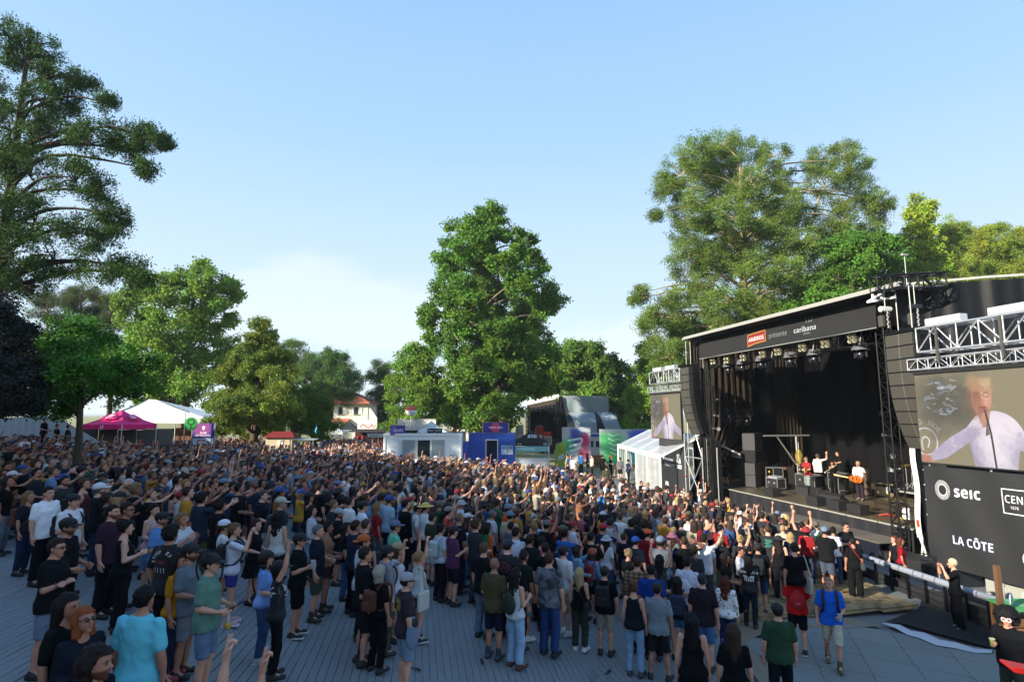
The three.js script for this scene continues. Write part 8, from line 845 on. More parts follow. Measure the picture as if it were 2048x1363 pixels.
  N(988, 1114, 1316, 150, { fine: 1, top: ['tee', '#44402c'], bottom: ['shorts', '#141a2e'], hair: ['crop', '#7a5a46'], beard: 1, boots: 1, shoes: '#22303a', arms: ['low', 'down'], skin: 2 }, 'bald person in olive brown t-shirt and navy shorts seen from behind');
  N(967, 1083, 1274, 145, { fine: 1, top: ['tee', '#0f1217'], bottom: ['trousers', '#5a6a7c'], hair: ['short', '#4a3826'], skin: 1 }, 'person in black t-shirt and grey-blue trousers left of the olive brown t-shirt');
  o = N(1032, 1134, 1334, 135, { ...f, fine: 1, top: ['tank', '#aab3b8'], bottom: ['trousers', '#7f9cb8'], hair: ['wavy', '#161110'], boots: 1, shoes: '#42251a', arms: ['down', 'bent'], skin: 1 }, 'person in white sleeveless top, pale jeans and brown boots'); drawstring(o, '#16241c', 'dark green drawstring bag on the person with brown boots');
  N(1100, 1102, 1310, 150, { fine: 1, h: 1.84, top: ['tee', GRADIENT], bottom: ['trousers', '#243c68'], hair: ['short', '#3a241a'], boots: 1, skin: 1 }, 'tall person in mottled grey t-shirt and blue jeans seen from behind');
  N(1015, 1078, 0, 150, { h: 1.84, fine: 1, top: ['tee', PINKCIRC], bottom: ['trousers', K], cap: ['cap', '#141c33'] }, 'person in black t-shirt with faint pink circle on the back and navy cap');
  N(1048, 1100, 1278, 130, { fine: 1, top: ['tee', '#15271f'], bottom: ['shorts', '#4b6a7c'], hair: ['short', '#191210'], shoes: '#b4b7ba', sole: '#c6c8ca', beard: 1 }, 'person in dark green t-shirt with white shoes behind the white sleeveless top');
  N(1036, 1118, 0, 140, { ...f, fine: 1, h: 1.62, top: ['tee', '#0f1013'], bottom: ['trousers', K], hair: ['long', '#16100f'] }, 'person in black t-shirt with long dark hair just behind the white sleeveless top');
  N(1129, 1090, 1268, 130, { fine: 1, top: ['long', '#b3b5b4'], bottom: ['shorts', '#8d8877'], cap: ['cap', '#0f1014'], beard: 1, shoes: '#b9bbbd', sole: '#c6c8ca', arms: ['down', 'bent'] }, 'person in white shirt, beige shorts and black cap with white shoes');
  o = N(1161, 1135, 1299, 155, { ...f, fine: 1, top: ['tank', '#0e0f12'], bottom: ['trousers', '#2f332d'], hair: ['long', '#8c7c5c'], shoes: '#b9bcc0', sole: '#c9cbcd', arms: ['down', 'low'], skin: 1 }, 'person with long blond hair, black camisole and dark green trousers'); sidebag(o, '#0f1013', 'small black shoulder bag on the blond person in black camisole', 0.95, -1); phone(o, 1, 'phone held by the blond person in black camisole');
  o = N(1186, 1096, 1242, 140, { ...f, fine: 1, top: ['long', '#55718f'], bottom: ['shorts', K], cap: ['beanie', '#7a3820'], hair: ['bob', BR] }, 'person in denim jacket with rust orange beanie'); backpack(o, '#6e131c', 'red backpack on the person with rust orange beanie', 0.95);
  N(1155, 1090, 0, 110, { ...f, h: 1.66, top: ['long', '#5d7a99'], bottom: ['trousers', K], hair: ['bob', '#14100f'], arms: ['fwd', 'low'] }, 'person in pale denim shirt with dark hair left of the rust orange beanie');
  N(1091, 1085, 0, 150, { h: 1.78, top: ['tee', '#0f1115'], bottom: ['trousers', K], hair: ['short', '#17110f'] }, 'person in black t-shirt directly behind the mottled grey t-shirt');
  N(1031, 1054, 0, 150, { h: 1.8, fine: 1, top: ['tee', '#aeb6c6'], bottom: ['trousers', JN], hair: ['short', '#14100f'], skin: 1 }, 'person in plain white t-shirt with black hair seen from behind, centre of the crowd');
  N(1020, 1022, 0, 150, { h: 1.78, top: ['tee', '#9c9a82'], bottom: ['trousers', JN], cap: ['cap', '#4f6a80'] }, 'person in sand-coloured t-shirt with blue-grey cap');
  N(934, 1018, 1142, 130, { fine: 1, top: ['tee', '#b5bac4'], bottom: ['trousers', K], cap: ['cap', '#11131a'], arms: ['down', 'face'] }, 'person in white t-shirt and black trousers lifting a hand to the navy cap');
  N(897, 1013, 0, 110, { h: 1.78, top: ['tee', REDFLOR], bottom: ['trousers', K], cap: ['cap', '#6c6a66'], arms: ['down', 'horn'] }, 'person in red flowered shirt with one arm high');
  N(862, 1037, 1168, 130, { fine: 1, top: ['tee', '#2c3226'], bottom: ['shorts', '#a3a7a6'], hair: ['short', '#231914'] }, 'person in olive t-shirt and white shorts with a hat on the back');
  o = N(882, 1047, 0, 130, { ...f, h: 1.66, fine: 1, top: ['tee', '#a3b0bd'], bottom: ['trousers', K], hair: ['bun', '#17110f'] }, 'person in pale blue top left of the long dusty pink dress'); backpack(o, '#9aa3a6', 'pale grey backpack beside the long dusty pink dress', 0.9);
  N(1099, 1017, 0, 140, { h: 1.8, top: ['tee', '#8a1c1c'], bottom: ['trousers', K], cap: ['cap', '#101115'] }, 'person in red t-shirt with black cap in the middle of the crowd');
  N(975, 1045, 0, 120, { ...f, h: 1.66, top: ['long', '#b04a1f'], bottom: ['trousers', K], hair: ['long', '#17110f'] }, 'person in orange jacket behind the navy cap');
  N(1094, 1040, 0, 130, { h: 1.8, top: ['tee', K], bottom: ['trousers', K], cap: ['cap', '#5b5457'], arms: ['down', 'horn'] }, 'person in black with taupe cap and one arm straight up');
  N(1060, 1068, 0, 150, { h: 1.76, top: ['tee', '#14201f'], bottom: ['trousers', K], hair: ['short', '#2a1d15'] }, 'person in dark green top with light brown hair beside the pink shirt');
  N(1083, 1072, 0, 150, { h: 1.78, top: ['tee', '#8c4a58'], bottom: ['trousers', K], hair: ['short', '#14100f'] }, 'person in faded pink shirt with black hair');
  // right foreground
  o = N(1212, 1131, 1308, 155, { fine: 1, top: ['tee', '#0f1013'], bottom: ['shorts', '#8d897f'], cap: ['cap', '#0e1013'], skin: 1 }, 'person in black t-shirt, beige shorts and black cap seen from behind'); backpack(o, '#0d0f14', 'large black backpack above beige shorts');
  N(1274, 1113, 0, 165, { h: 1.84, fine: 1, top: ['long', PLAID], bottom: ['trousers', K], hair: ['crop', '#2a1f19'] }, 'person in brown plaid shirt seen from behind');
  N(1302, 1128, 0, 160, { h: 1.78, fine: 1, top: ['tee', '#12337a'], bottom: ['trousers', K], hair: ['short', '#120e0e'], skin: 2 }, 'person in royal blue t-shirt with black hair seen from behind');
  N(1272, 1160, 1350, 150, { ...f, fine: 1, top: ['tank', '#12181f'], bottom: ['slim', '#7390ad'], hair: ['bun', '#4a2a1c'], shoes: '#2b3036', skin: 1 }, 'person in dark sleeveless top and pale jeans with auburn hair tied up');
  N(1320, 1167, 1358, 155, { fine: 1, top: ['tee', '#6b7880'], bottom: ['shorts', '#1d1f23'], cap: ['cap', '#101112'], skin: 2, legs: 'wide' }, 'person in blue-grey t-shirt, dark cargo shorts and black cap');
  o = N(1360, 1164, 1318, 160, { ...f, fine: 1, top: ['tank', '#141d33'], bottom: ['mini', '#3b5a82'], hair: ['long', '#17100f'], arms: ['wide', 'wide'], skin: 1 }, 'person in navy tank top and denim shorts with arms round both neighbours'); backpack(o, '#18203a', 'navy blue backpack between two outstretched arms', 0.95);
  o = N(1404, 1145, 1340, 150, { fine: 1, fx: 1412, top: ['tee', '#211b24'], bottom: ['shorts', '#3b5d88'], hair: ['short', '#25262b'], skin: 1 }, 'grey-haired person in dark mauve t-shirt and denim shorts holding a bottle');
  N(1458, 1157, 1314, 150, { ...f, fine: 1, top: ['long', FLORAL], bottom: ['slim', '#1d2d52'], hair: ['wavy', '#4a2012'], skin: 1 }, 'person with wavy red-brown hair, white flowered blouse and jeans');
  N(1392, 1222, 1480, 165, { ...f, fine: 1, h: 1.68, top: ['tankdress', '#0c0d10'], hair: ['long', '#0d0c0e'], skin: 1 }, 'person in sleeveless black dress with long black hair in the right foreground');
  N(1477, 1245, 1500, 165, { ...f, fine: 1, h: 1.66, top: ['tee', '#0d0e11'], bottom: ['trousers', K], hair: ['long', '#2e2019'], skin: 1 }, 'person with very long brown hair and black t-shirt in the right foreground');
  N(1504, 1119, 1253, 150, { ...f, fine: 1, top: ['tee', NIRV], bottom: ['slim', '#1c2430'], hair: ['long', '#161110'], arms: ['down', 'down'], legs: 'contra' }, 'person in black t-shirt with large white lettering on the back and dark jeans');
  o = N(1374, 1113, 0, 145, { h: 1.78, fine: 1, top: ['tee', '#b3b6c4'], bottom: ['trousers', K], hair: ['short', '#15100f'] }, 'person in white t-shirt with thin pink bag cords over the shoulders'); drawstring(o, '#aeb0bd', 'white drawstring bag with pink cords');
  o = N(1414, 1079, 1202, 155, { fine: 1, top: ['tee', '#b9c0d0'], bottom: ['shorts', '#101218'], hair: ['short', '#120e0e'], skin: 1 }, 'person in white t-shirt and black shorts seen from behind'); backpack(o, '#20262c', 'dark grey backpack over white t-shirt near the plywood floor');
  N(1486, 1091, 1230, 60, { ...f, fine: 1, top: ['crop', '#b9bcc6'], bottom: ['trousers', K], hair: ['crop', '#191210'], arms: ['down', 'low'] }, 'person with cropped dark hair and white t-shirt turned to the right');
  N(1450, 1105, 0, 80, { ...f, h: 1.62, fine: 1, top: ['tee', K], bottom: ['trousers', K], hair: ['bob', '#17100f'], shades: 1, arms: ['low', 'low'] }, 'short person with dark bob, sunglasses and black clothes left of the cropped hair');
  o = N(1523, 1087, 1226, 155, { fine: 1, top: ['tee', '#0f1115'], bottom: ['shorts', '#26395c'], cap: ['cap', '#0f1013'] }, 'person in black t-shirt, blue shorts and black cap on the plywood floor'); backpack(o, '#11141a', 'black backpack above blue shorts on the plywood floor');
  N(1319, 1109, 0, 150, { ...f, h: 1.68, fine: 1, top: ['longdress', GREYDRESS], hair: ['long', '#161010'], arms: ['up', 'up'] }, 'person in dark patterned dress raising both arms');
  o = N(1213, 1070, 0, 130, { ...f, h: 1.66, top: ['tee', '#b9bcc6'], bottom: ['trousers', JN], cap: ['bucket', '#8f9298'], hair: ['long', '#17110f'] }, 'person in white t-shirt with pale grey bucket hat'); tote(o, o.spec, 0, '#a9a693', 'off-white tote bag beside the pale grey bucket hat');
  N(1257, 1097, 0, 120, { ...f, h: 1.62, top: ['tee', '#15171c'], bottom: ['trousers', JN], hair: ['bun', '#7d6a4e'] }, 'person with fair hair in a bun and black t-shirt');
  N(1344, 1064, 0, 140, { ...f, h: 1.66, top: ['tee', '#8f9189'], bottom: ['trousers', JN], cap: ['bucket', '#b06a7c'], hair: ['long', '#5a452f'] }, 'person with pink bucket hat');
  N(1401, 1060, 0, 150, { ...f, h: 1.64, top: ['tank', '#5a2430'], bottom: ['trousers', K], hair: ['long', '#6e101c'] }, 'person with bright red long hair');
  N(1295, 1058, 0, 140, { h: 1.74, top: ['tee', '#7d1220'], bottom: ['trousers', K], cap: ['cap', '#c1521a'] }, 'person in red t-shirt with bright orange cap');
  N(1271, 1073, 0, 140, { h: 1.74, top: ['tee', '#18202c'], bottom: ['trousers', K], cap: ['cap', '#1f4f9a'] }, 'person in dark t-shirt with bright blue cap');
  N(1368, 1072, 0, 165, { h: 1.84, fine: 1, top: ['tee', '#0d0f13'], bottom: ['trousers', K], hair: ['crop', '#2c211b'], arms: ['down', 'neck'] }, 'broad person in black t-shirt with one hand behind the head');
  N(1413, 1026, 0, 160, { h: 1.76, top: ['bare'], bottom: ['shorts', K], hair: ['short', '#2a1d17'], skin: 1 }, 'bare-chested person seen from behind near the stage');
  N(1376, 1029, 0, 160, { h: 1.76, top: ['tee', '#b7bac8'], bottom: ['trousers', K], hair: ['short', '#2a1d17'] }, 'person in white t-shirt left of the bare back');
  N(1206, 1047, 0, 130, { h: 1.76, top: ['tee', '#141f3a'], bottom: ['trousers', K], cap: ['cap', '#a01426'], arms: ['down', 'face'] }, 'person in navy t-shirt with crimson cap and lifted elbow');
  N(1492, 1037, 0, 165, { h: 1.78, top: ['tee', GREENPRINT], bottom: ['trousers', K], hair: ['short', '#3a2a20'] }, 'person in black t-shirt with lime green graphic on the back');
  N(1535, 1050, 0, 165, { h: 1.78, top: ['tee', TEALPRINT], bottom: ['trousers', K], hair: ['crop', '#3c2c22'] }, 'person in black t-shirt with teal line print on the back');
  N(1567, 1205, 1430, 170, { fine: 1, top: ['tee', '#26402f'], bottom: ['shorts', '#10131c'], cap: ['cap', '#0d0f12'], skin: 1 }, 'person in dark green polo shirt, navy shorts and black cap seen from behind');
  o = N(1669, 1152, 1332, -25, { fine: 1, top: ['tee', '#1c5bc4'], bottom: ['shorts', '#a59f90'], hair: ['crop', '#8a6a55'], boots: 1, shoes: '#4a4630', legs: 'walk', arms: ['low', 'down'], hy: -18, skin: 1 }, 'bald person in bright blue t-shirt and beige shorts walking towards the camera'); cup(o, 0, 'clear cup in the hand of the walking person in bright blue', '#9aa3a6');
  { const t = thing('backpack', 'black backpack straps on the bright blue t-shirt', 'backpack', fromPerson(o, 0, 1.2, -0.2), o.rotation.y), m = mat('#16181d'); part('bag', rbox(0.3, 0.42, 0.14, 0.06), m, t); for (const s of [-1, 1]) part('strap', tube([[s * 0.1, 0.17, 0.06], [s * 0.115, 0.26, 0.14], [s * 0.125, 0.2, 0.335], [s * 0.13, 0.0, 0.36], [s * 0.17, -0.14, 0.24], [s * 0.12, -0.16, 0.07]], 0.026, 18, 6), m, t); }
  const red = N(1597, 1138, 1306, 160, { fine: 1, fx: 1600, h: 1.72, top: ['tee', '#b3161d'], bottom: ['shorts', '#10131b'], legs: 'contra', skin: 1, arms: ['bent', 'bent'], sole: '#c4c6c8' }, 'person in bright red t-shirt and black shorts carrying someone on the shoulders'); drawstring(red, '#9c1218', 'red drawstring bag with small white print on the red t-shirt', printMat('#9c1218', (c, W, H) => { c.fillStyle = '#d8c9c9'; c.font = 'italic 74px serif'; c.textAlign = 'center'; c.fillText('Club', W / 2, 150); c.fillRect(120, 190, 270, 10); }));
  { const sp = { sex: 'f', arms: ['down', 'down'], legs: 'straddle', skin: 1, top: ['tee', '#0d0e11'], bottom: ['shorts', '#0f1014'], hair: ['bun', '#15100f'], shoes: '#1b1c1f' }, p = fromPerson(red, 0, 1.44 - 0.84 * 0.92, -0.16), q = makePerson(sp, 'near', p, red.rotation.y, 1.6, 'person in black riding on the shoulders of the red t-shirt'); q.spec = sp; const t = tote(q, sp, 1, '#a8a494', 'off-white tote bag with dark round print hanging behind the red t-shirt', 0.5); part('print', new THREE.CylinderGeometry(0.1, 0.1, 0.004, 20).rotateZ(Math.PI / 2).translate(-0.043, -0.1, 0), mat('#2b2c2e'), t); }
  N(1659, 1070, 1161, 150, { ...f, fine: 1, top: ['tee', '#0e1013'], bottom: ['wide', PAISLEY], hair: ['long', '#141010'] }, 'person in black top and wide black and white patterned trousers');
  o = N(1714, 1074, 1196, 165, { ...f, fine: 1, h: 1.74, top: ['tee', '#0d0e11'], bottom: ['wide', '#0e0f12'], hair: ['crop', '#15100f'] }, 'person in loose black clothes by the grey barrier'); sidebag(o, '#262b30', 'dark bag with red strap on the person by the grey barrier', 0.95, -1).children[1].material = mat('#7a1524');
  N(1691, 1044, 0, 15, { fine: 1, h: 1.76, top: ['tee', '#14161b'], bottom: ['trousers', K], shades: 1, hair: ['short', '#191210'], arms: ['bent', 'cross'] }, 'person with sunglasses facing away from the stage, arms folded on the barrier');
  o = N(1639, 1044, 1155, 165, { fine: 1, top: ['tee', '#c9c9c6'], bottom: ['shorts', '#8a6d35'], cap: ['beanie', '#4d4a48'], skin: 1 }, 'person in white t-shirt, ochre shorts and grey cap near the pit'); drawstring(o, '#7fc01f', 'lime green drawstring bag on white t-shirt');
  o = N(1622, 1039, 1147, 165, { fine: 1, top: ['tee', '#0e0f12'], bottom: ['shorts', K], hair: ['crop', '#4a3a2a'] }, 'person in black t-shirt left of the lime green bag'); drawstring(o, '#9a1620', 'red drawstring bag beside the lime green one');
  N(1666, 1053, 0, 140, { ...f, h: 1.66, top: ['tee', FLORAL], bottom: ['trousers', JN], hair: ['bun', '#17100f'] }, 'person with hair in a bun and speckled grey top leaning on the barrier');
  N(1572, 1029, 0, 150, { ...f, h: 1.68, fine: 1, top: ['tee', '#1a1c20'], bottom: ['trousers', K], hair: ['wavy', '#a58a5a'], arms: ['down', 'up'] }, 'fair-haired person with one arm straight up by the stage');
  N(1604, 1043, 0, 150, { h: 1.72, fine: 1, top: ['tee', '#131519'], bottom: ['trousers', K], hair: ['short', '#17110e'], arms: ['up', 'up'] }, 'person with both arms up by the stage');
  N(1557, 1071, 0, 155, { ...f, h: 1.66, fine: 1, top: ['tank', '#0d0e11'], bottom: ['trousers', K], cap: ['straw', '#0f1012'], hair: ['long', '#17110f'] }, 'person with black wide-brimmed hat and bare shoulders');
  o = N(1919, 1115, 1260, -110, { ...f, fine: 1, h: 1.76, top: ['tee', '#0c0d10'], bottom: ['wide', '#0d0e11'], hair: ['crop', '#b8a888'], shoes: '#191a1d', sole: '#c4c4c4', arms: ['face', 'face'], skin: 1 }, 'person with short blond hair in black filming with a camera by the barrier');
  { const p = hold(o, o.spec, 1, [0.02, 0.06, 0.12]), t = thing('video_camera', 'black video camera held up by the blond person at the barrier', 'camera', p, o.rotation.y), m = mat('#0d0e10', { roughness: 0.5 }); part('camera_body', [rbox(0.12, 0.11, 0.16, 0.02), rbox(0.05, 0.03, 0.2, 0.01, 0, 0.09, 0)], m, t); part('lens', rod([0, 0, 0.08], [0, 0, 0.24], 0.045, 0.05, 14), m, t); part('screen', rbox(0.09, 0.07, 0.01, 0.004, 0.1, 0.03, -0.02, 0, 0.3), m, t); part('microphone', rod([0, 0.12, 0.02], [0, 0.13, 0.22], 0.014, 0.016, 8), m, t); }
  for (const [x, y, c, h, w] of [[1789, 1088, K, '#5a2a20', 'glasses in black at the pit side of the barrier'], [1802, 1092, '#7a1420', '#4a241a', 'red waistcoat at the pit side of the barrier']]) N(x, y, 0, x < 1795 ? -80 : 60, { ...f, h: 1.6, onX: -2.9, top: ['tee', c], bottom: ['trousers', K], hair: ['long', h], shades: x < 1795 ? 1 : 0 }, 'person with ' + w);
  o = N(2036, 1220, 1435, -60, { fine: 1, h: 1.74, top: ['tee', '#0d0f13'], bottom: ['trousers', '#2c332d'], hair: ['afro', '#0c0b0c'], arms: ['down', 'bent'], hy: 15, skin: 0 }, 'person with large dark curls and white star-shaped glasses at the right edge');
  { const t = thing('party_glasses', 'white novelty glasses with little guitars on the large dark curls', 'glasses', fromPerson(o, 0, 1.625, 0.012), o.rotation.y + 0.26), m = mat('#d8d9e6', { roughness: 0.4 }); for (const s of [-1, 1]) { part('rim', new THREE.TorusGeometry(0.029, 0.0055, 6, 16).translate(s * 0.036, 0.006, 0.108), m, t); part('guitar', [rod([s * 0.05, 0.03, 0.108], [s * 0.075, 0.1, 0.108], 0.006), ball(0.016, s * 0.05, 0.04, 0.108, 1, 1, 0.5, 8, 6), box(0.02, 0.03, 0.008, s * 0.077, 0.105, 0.108)], m, t); } part('bridge', rod([-0.01, 0.01, 0.11], [0.01, 0.01, 0.11], 0.006), m, t); }
  { const t = cup(o, 1, 'paper cup with yellow and green print held by the dark curls', '#8d8f52'); part('rim', new THREE.TorusGeometry(0.043, 0.004, 5, 16).rotateX(Math.PI / 2).translate(0, 0.078, 0), mat('#c9c9bd'), t); }
}
// the rest of the audience: placed by a seeded scatter in the area the photograph shows filled
const crowdSpots = [];
{
  const R = rng(77), grid = new Map(), cellOf = (x, z) => Math.floor(x / 0.7) + '_' + Math.floor(z / 0.7);
  const put = (x, z) => { const k = cellOf(x, z); if (!grid.has(k)) grid.set(k, []); grid.get(k).push([x, z]); };
  const free = (x, z, r) => { const a = Math.floor(x / 0.7), b = Math.floor(z / 0.7); for (let i = -1; i <= 1; i++) for (let j = -1; j <= 1; j++) for (const q of grid.get((a + i) + '_' + (b + j)) || []) if (Math.hypot(q[0] - x, q[1] - z) < r) return false; return true; };
  taken.forEach(q => put(q[0], q[1]));
  const topX = [-60, 0, 120, 200, 340, 360, 520, 540, 640, 660, 755, 768, 930, 1030, 1150, 1240, 1320, 1400, 1440, 1500, 1560, 1660], topY = [862, 866, 868, 878, 884, 878, 872, 884, 882, 868, 872, 906, 912, 922, 938, 952, 968, 978, 992, 1003, 1018, 1050];
  const botX = [-60, 0, 100, 180, 250, 400, 520, 600, 700, 820, 900, 980, 1100, 1200, 1290, 1400, 1500, 1580, 1660], botY = [945, 950, 940, 975, 985, 985, 965, 985, 1000, 1000, 1022, 1045, 1060, 1072, 1076, 1090, 1075, 1060, 1052];
  for (let n = 0; n < 60000 && crowdSpots.length < 2100; n++) {
    const d = Math.sqrt(lerp(110, 3300, R())), u = lerp(-0.98, 0.6, R()), x = u * d, z = -d, y = groundY(x, z), h = 1.58 + R() * 0.28, [px, py] = proj(x, y + h, z);
    if (px < -60 || px > 1665) continue;
    if (py < interp(topX, topY, px) || py > interp(botX, botY, px)) continue;
    const s = toSt([x, y, z]); if (s[0] > -2.2 && s[2] > -19 && s[2] < 8) continue;
    const dense = 0.38 + 0.36 * fbm(x * 0.35, z * 0.35, 9, 3); if (!free(x, z, dense)) continue;
    put(x, z); crowdSpots.push({ x, y, z, h, d, px, py });
  }
  // loose onlookers in the gaps behind the front rows
  crowdSpots.sort((a, b) => a.d - b.d);
}
const TOPC = ['#0d0e11', '#101115', '#0f1013', '#121317', '#0c0d10', '#101115', '#14151a', '#0f1013', '#121317', '#101115', '#101115', '#0f1013', '#14161b', '#17191f', '#121419', '#1b1d22', '#111216', '#15171c', '#0e0f12', '#1a2030', '#1b2438', '#16222a', '#23262b', '#2b2f35', '#b9bcc4', '#c4c7cc', '#d0d0d0', '#a9adb3', '#9a9da3', '#4a4f57', '#6a6f76', '#7a1a20', '#3a1f2e', '#54252f', '#1c4f8f', '#2f5f93', '#23406d', '#1d4a35', '#44502f', '#a3762a', '#b0852f', '#8f4a55', '#5b7d9a', '#86a3b8', '#a59b86', '#8a5a3a', '#b04a2a'];
const TOPN = { '#b9bcc4': 'white', '#c4c7cc': 'white', '#d0d0d0': 'white', '#a9adb3': 'pale grey', '#9a9da3': 'pale grey', '#4a4f57': 'grey', '#6a6f76': 'grey', '#7a1a20': 'red', '#3a1f2e': 'plum', '#54252f': 'maroon', '#1c4f8f': 'bright blue', '#2f5f93': 'blue', '#23406d': 'dark blue', '#1d4a35': 'green', '#44502f': 'olive', '#a3762a': 'mustard', '#b0852f': 'yellow', '#8f4a55': 'pink', '#5b7d9a': 'denim blue', '#86a3b8': 'pale blue', '#a59b86': 'beige', '#8a5a3a': 'brown', '#b04a2a': 'orange', '#1a2030': 'navy', '#1b2438': 'navy', '#16222a': 'dark teal', '#23262b': 'charcoal', '#2b2f35': 'charcoal' };
const CAPC = ['#0f1013', '#0f1013', '#14161b', '#8a8d92', '#b5b7bb', '#5b6a80', '#4a4a38', '#7a1a20', '#1f3f7a'], CAPN = ['black', 'black', 'black', 'grey', 'white', 'slate blue', 'olive', 'red', 'blue'];
const HAIRC = ['#15100f', '#17110f', '#1b1412', '#120e0d', '#1f1612', '#241a14', '#2e2119', '#33251b', '#3f2d1f', '#4a3624', '#6b5439', '#8a7350', '#56555a'], HAIRN = ['black', 'black', 'black', 'black', 'dark', 'dark', 'dark', 'brown', 'brown', 'brown', 'fair', 'blond', 'grey'];
const POSES = [['down', 'down'], ['low', 'low'], ['down', 'bent'], ['cross', 'cross'], ['fwd', 'down'], ['salute', 'down'], ['down', 'salute'], ['horn', 'down'], ['down', 'up'], ['up', 'up'], ['face', 'face'], ['clap', 'clap'], ['salute', 'salute'], ['pocket', 'pocket']];
const POSEN = ['with arms hanging', 'with hands held low', 'holding a drink', 'with folded arms', 'with left arm stretched forward', 'with left arm reaching up', 'with right arm reaching up', 'with left hand high', 'with right fist high', 'with both arms high', 'with both hands at the face', 'clapping', 'with both arms reaching up', 'with hands in pockets'];
const POSEW = [28, 19, 14, 8, 2, 5, 6, 3, 4, 2, 6, 6, 2, 5];
function drawSpec(R) {
  const fem = R() < 0.42, pick = a => Math.floor(R() * a.length); let w = R() * POSEW.reduce((a, b) => a + b), pi = 0; while (w > POSEW[pi]) { w -= POSEW[pi]; pi++; }
  const hi = pick(HAIRC), tc = TOPC[pick(TOPC)], hasCap = R() < (fem ? 0.14 : 0.3), ci = pick(CAPC), hs = fem ? ['long', 'long', 'wavy', 'pony', 'bun', 'bob'][pick('123456')] : ['short', 'short', 'short', 'crop', 'curly'][pick('12345')];
  const sp = { sex: fem ? 'f' : 'm', arms: POSES[pi], legs: 'stand', skin: pick(SKIN.slice(0, 5)), hair: [hs, HAIRC[hi]], top: [fem && R() < 0.3 ? 'tank' : 'tee', tc], bottom: [R() < 0.4 ? 'shorts' : 'trousers', ['#14161b', '#1b2438', '#26324a', '#3a4352', '#5a6470', '#6d6a5c'][pick('123456')]], hp: 6 };
  if (hasCap) sp.cap = [R() < 0.85 ? 'cap' : 'bucket', CAPC[ci]]; if (!fem && R() < 0.3) sp.beard = 1; if (R() < 0.22) sp.shades = 1;
  const bits = [TOPN[tc] || 'black', sp.top[0] === 'tank' ? 'sleeveless top' : 't-shirt'];
  const head = hasCap ? CAPN[ci] + (sp.cap[0] === 'bucket' ? ' hat' : ' cap') : HAIRN[hi] + ' ' + { long: 'long hair', wavy: 'wavy hair', pony: 'ponytail', bun: 'hair in a bun', bob: 'bob', short: 'hair', crop: 'cropped hair', curly: 'curls' }[hs];
  return [sp, [`person in ${bits.join(' ')}`, head, POSEN[pi].replace('with ', ''), sp.beard ? 'bearded' : '', sp.shades ? 'sunglasses' : '']];
}
{
  const R = rng(1234), N1 = 128, G = 'audience standing before the stage';
  const zone = s => s.px < 330 ? 'below the pink tent' : s.px < 640 ? 'below the linden' : s.px < 930 ? 'below the white cabin' : s.px < 1180 ? 'below the blue cabin' : 'near the stage', words = t => t.split(/[^A-Za-z0-9'-]+/).filter(Boolean).length, compose = (b, z) => { let t = b.filter(Boolean); while (t.length > 2 && words(t.join(' ') + ' ' + z) > 14) t = t.slice(0, -1); return t.join(', ') + ', ' + z; };
  crowdSpots.slice(0, N1).forEach(s => { const [sp, text] = drawSpec(R), yaw = (toStage(s.x, s.z) + (R() - 0.5) * 26) * Math.PI / 180; if (sp.sex === 'f') s.h -= 0.06; makePerson(sp, 'mid', [s.x, s.y, s.z], yaw, s.h, compose(text, zone(s)), G); });
  // everyone farther back is one mass
  const crowd = new THREE.Group(); crowd.name = 'crowd'; label(crowd, 'dense standing crowd filling the middle and back of the square', 'crowd', null, 'stuff'); scene.add(crowd);
  const batches = new Map(), add = (name, key, geo, m, mtx, col) => { if (!batches.has(key)) batches.set(key, { name, geo, m, list: [] }); batches.get(key).list.push([mtx, col]); };
  const white = mat('#ffffff', { roughness: 0.9 }), whiteV = mat('#ffffff', { roughness: 0.65, vertexColors: true });
  crowdSpots.slice(N1).forEach(s => {
    const [sp] = drawSpec(R), yaw = (toStage(s.x, s.z) + (R() - 0.5) * 40) * Math.PI / 180; if (sp.sex === 'f') s.h -= 0.06; sp.hp = 4; sp.beard = 0; if (sp.hair[0] === 'wavy' || sp.hair[0] === 'pony') sp.hair[0] = 'long'; if (sp.hair[0] === 'curly') sp.hair[0] = 'short'; if (sp.cap) sp.cap[0] = 'cap';
    const k = s.h / 1.75, m = new THREE.Matrix4().compose(V(s.x, s.y, s.z), new THREE.Quaternion().setFromAxisAngle(UPV, yaw), V(k, k, k)), pk = sp.sex + sp.arms.join();
    add('body', 'b' + pk, bodyGeo(sp, 'far'), whiteV, m, lin(SKIN[sp.skin])); add('shirt', 't' + pk + sp.top[0], topGeo(sp, 'far'), white, m, lin(sp.top[1])); add('trousers', 'p' + sp.sex + sp.bottom[0], bottomGeo(sp, 'far'), white, m, lin(sp.bottom[1]));
    add('hair', 'h' + sp.hair[0] + (sp.cap ? 1 : 0) + sp.sex, hairGeo(sp, 'far'), white, m, lin(sp.hair[1])); if (sp.cap) add('cap', 'c', capGeo(sp, 'far'), white, m, lin(sp.cap[1]));
    if (s.d < 22) for (const i of [0, 1]) add('shoe', 's' + i, shoeGeo(sp, 'far', i), white, m, lin('#1b1c1f'));
  });
  for (const b of batches.values()) { const im = new THREE.InstancedMesh(b.geo, b.m, b.list.length); im.name = b.name; im.castShadow = im.receiveShadow = true; b.list.forEach(([m, c], i) => { im.setMatrixAt(i, m); im.setColorAt(i, c); }); crowd.add(im); }
  console.log('crowd spots', crowdSpots.length, 'named', taken.length, 'batches', batches.size);
}
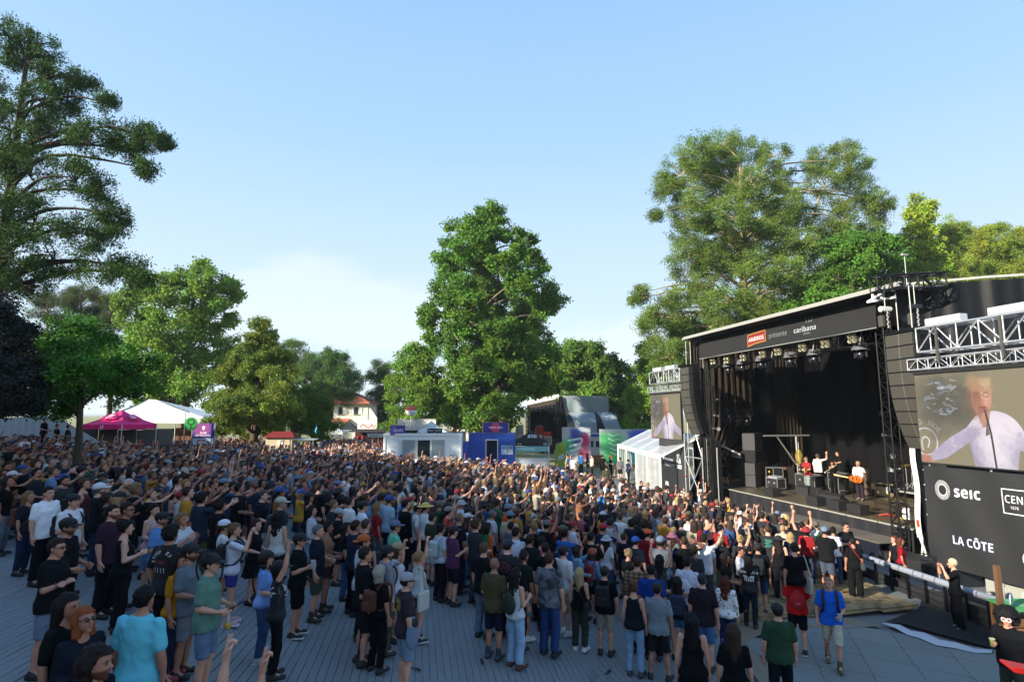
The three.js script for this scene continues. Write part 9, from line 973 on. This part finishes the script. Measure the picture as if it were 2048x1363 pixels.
// people standing apart: on the raised platform, and on the sunny grass by the painted panels
{
  const plat = (px, py, yaw, top, text) => { const p = at(px, py, 32.2), h = 1.78; makePerson({ sex: 'm', arms: ['low', 'low'], legs: 'stand', skin: 0, hair: ['short', '#14100f'], top: ['tee', top], bottom: ['trousers', '#121317'], hp: 8 }, 'mid', [p[0], p[1] - h, p[2]], yaw * Math.PI / 180, h, text); };
  plat(90, 835, 100, '#121317', 'person in black standing highest, on the platform beside the white ramp fence'); plat(115, 847, 110, '#15161b', 'person in dark t-shirt with yellow print on the platform, middle of three'); plat(137, 849, 120, '#17181c', 'person in dark t-shirt on the platform, right one of three');
  const R = rng(91), far = [[1135, 908, 'pale grey', '#8f9296'], [1141, 910, 'bright blue', '#1f5a9a'], [1147, 912, 'white', '#bfbfbd'], [1162, 905, 'blue', '#2a5a8f'], [1175, 906, 'black', '#14151a'], [1184, 909, 'cream', '#b5ad9a'], [1205, 909, 'black', '#101115'], [1221, 911, 'black with red cap', '#121317'], [1240, 914, 'grey', '#55585e'], [1256, 918, 'dark blue', '#1a2440'], [1275, 922, 'black', '#14151a'], [1290, 926, 'navy', '#18203a'], [1213, 931, 'olive', '#3a3f2f']];
  far.forEach(([px, py, c, hex], i) => { const fem = i % 3 === 1, p = byHead(px, py, fem ? 1.66 : 1.76), sp = { sex: fem ? 'f' : 'm', arms: i % 4 === 2 ? ['bent', 'down'] : ['down', 'low'], legs: i % 2 ? 'contra' : 'stand', skin: i % 4, hair: [fem ? 'long' : 'short', HAIRC[i % 6]], top: ['tee', hex], bottom: [i % 2 ? 'trousers' : 'shorts', '#17181c'] }; if (c.includes('red cap')) sp.cap = ['cap', '#a01820']; makePerson(sp, 'mid', p, R() * 6.28, fem ? 1.66 : 1.76, `person in ${c} standing on the grass, ${['first', 'second', 'third', 'fourth', 'fifth', 'sixth', 'seventh', 'eighth', 'ninth', 'tenth', 'eleventh', 'twelfth', 'thirteenth'][i]} from the lime green flag`, 'people on the grass by the painted panels'); });
}
scene.traverse(o => { if (o.isMesh) { o.castShadow = true; o.receiveShadow = true; } });
renderer.render(scene, camera);
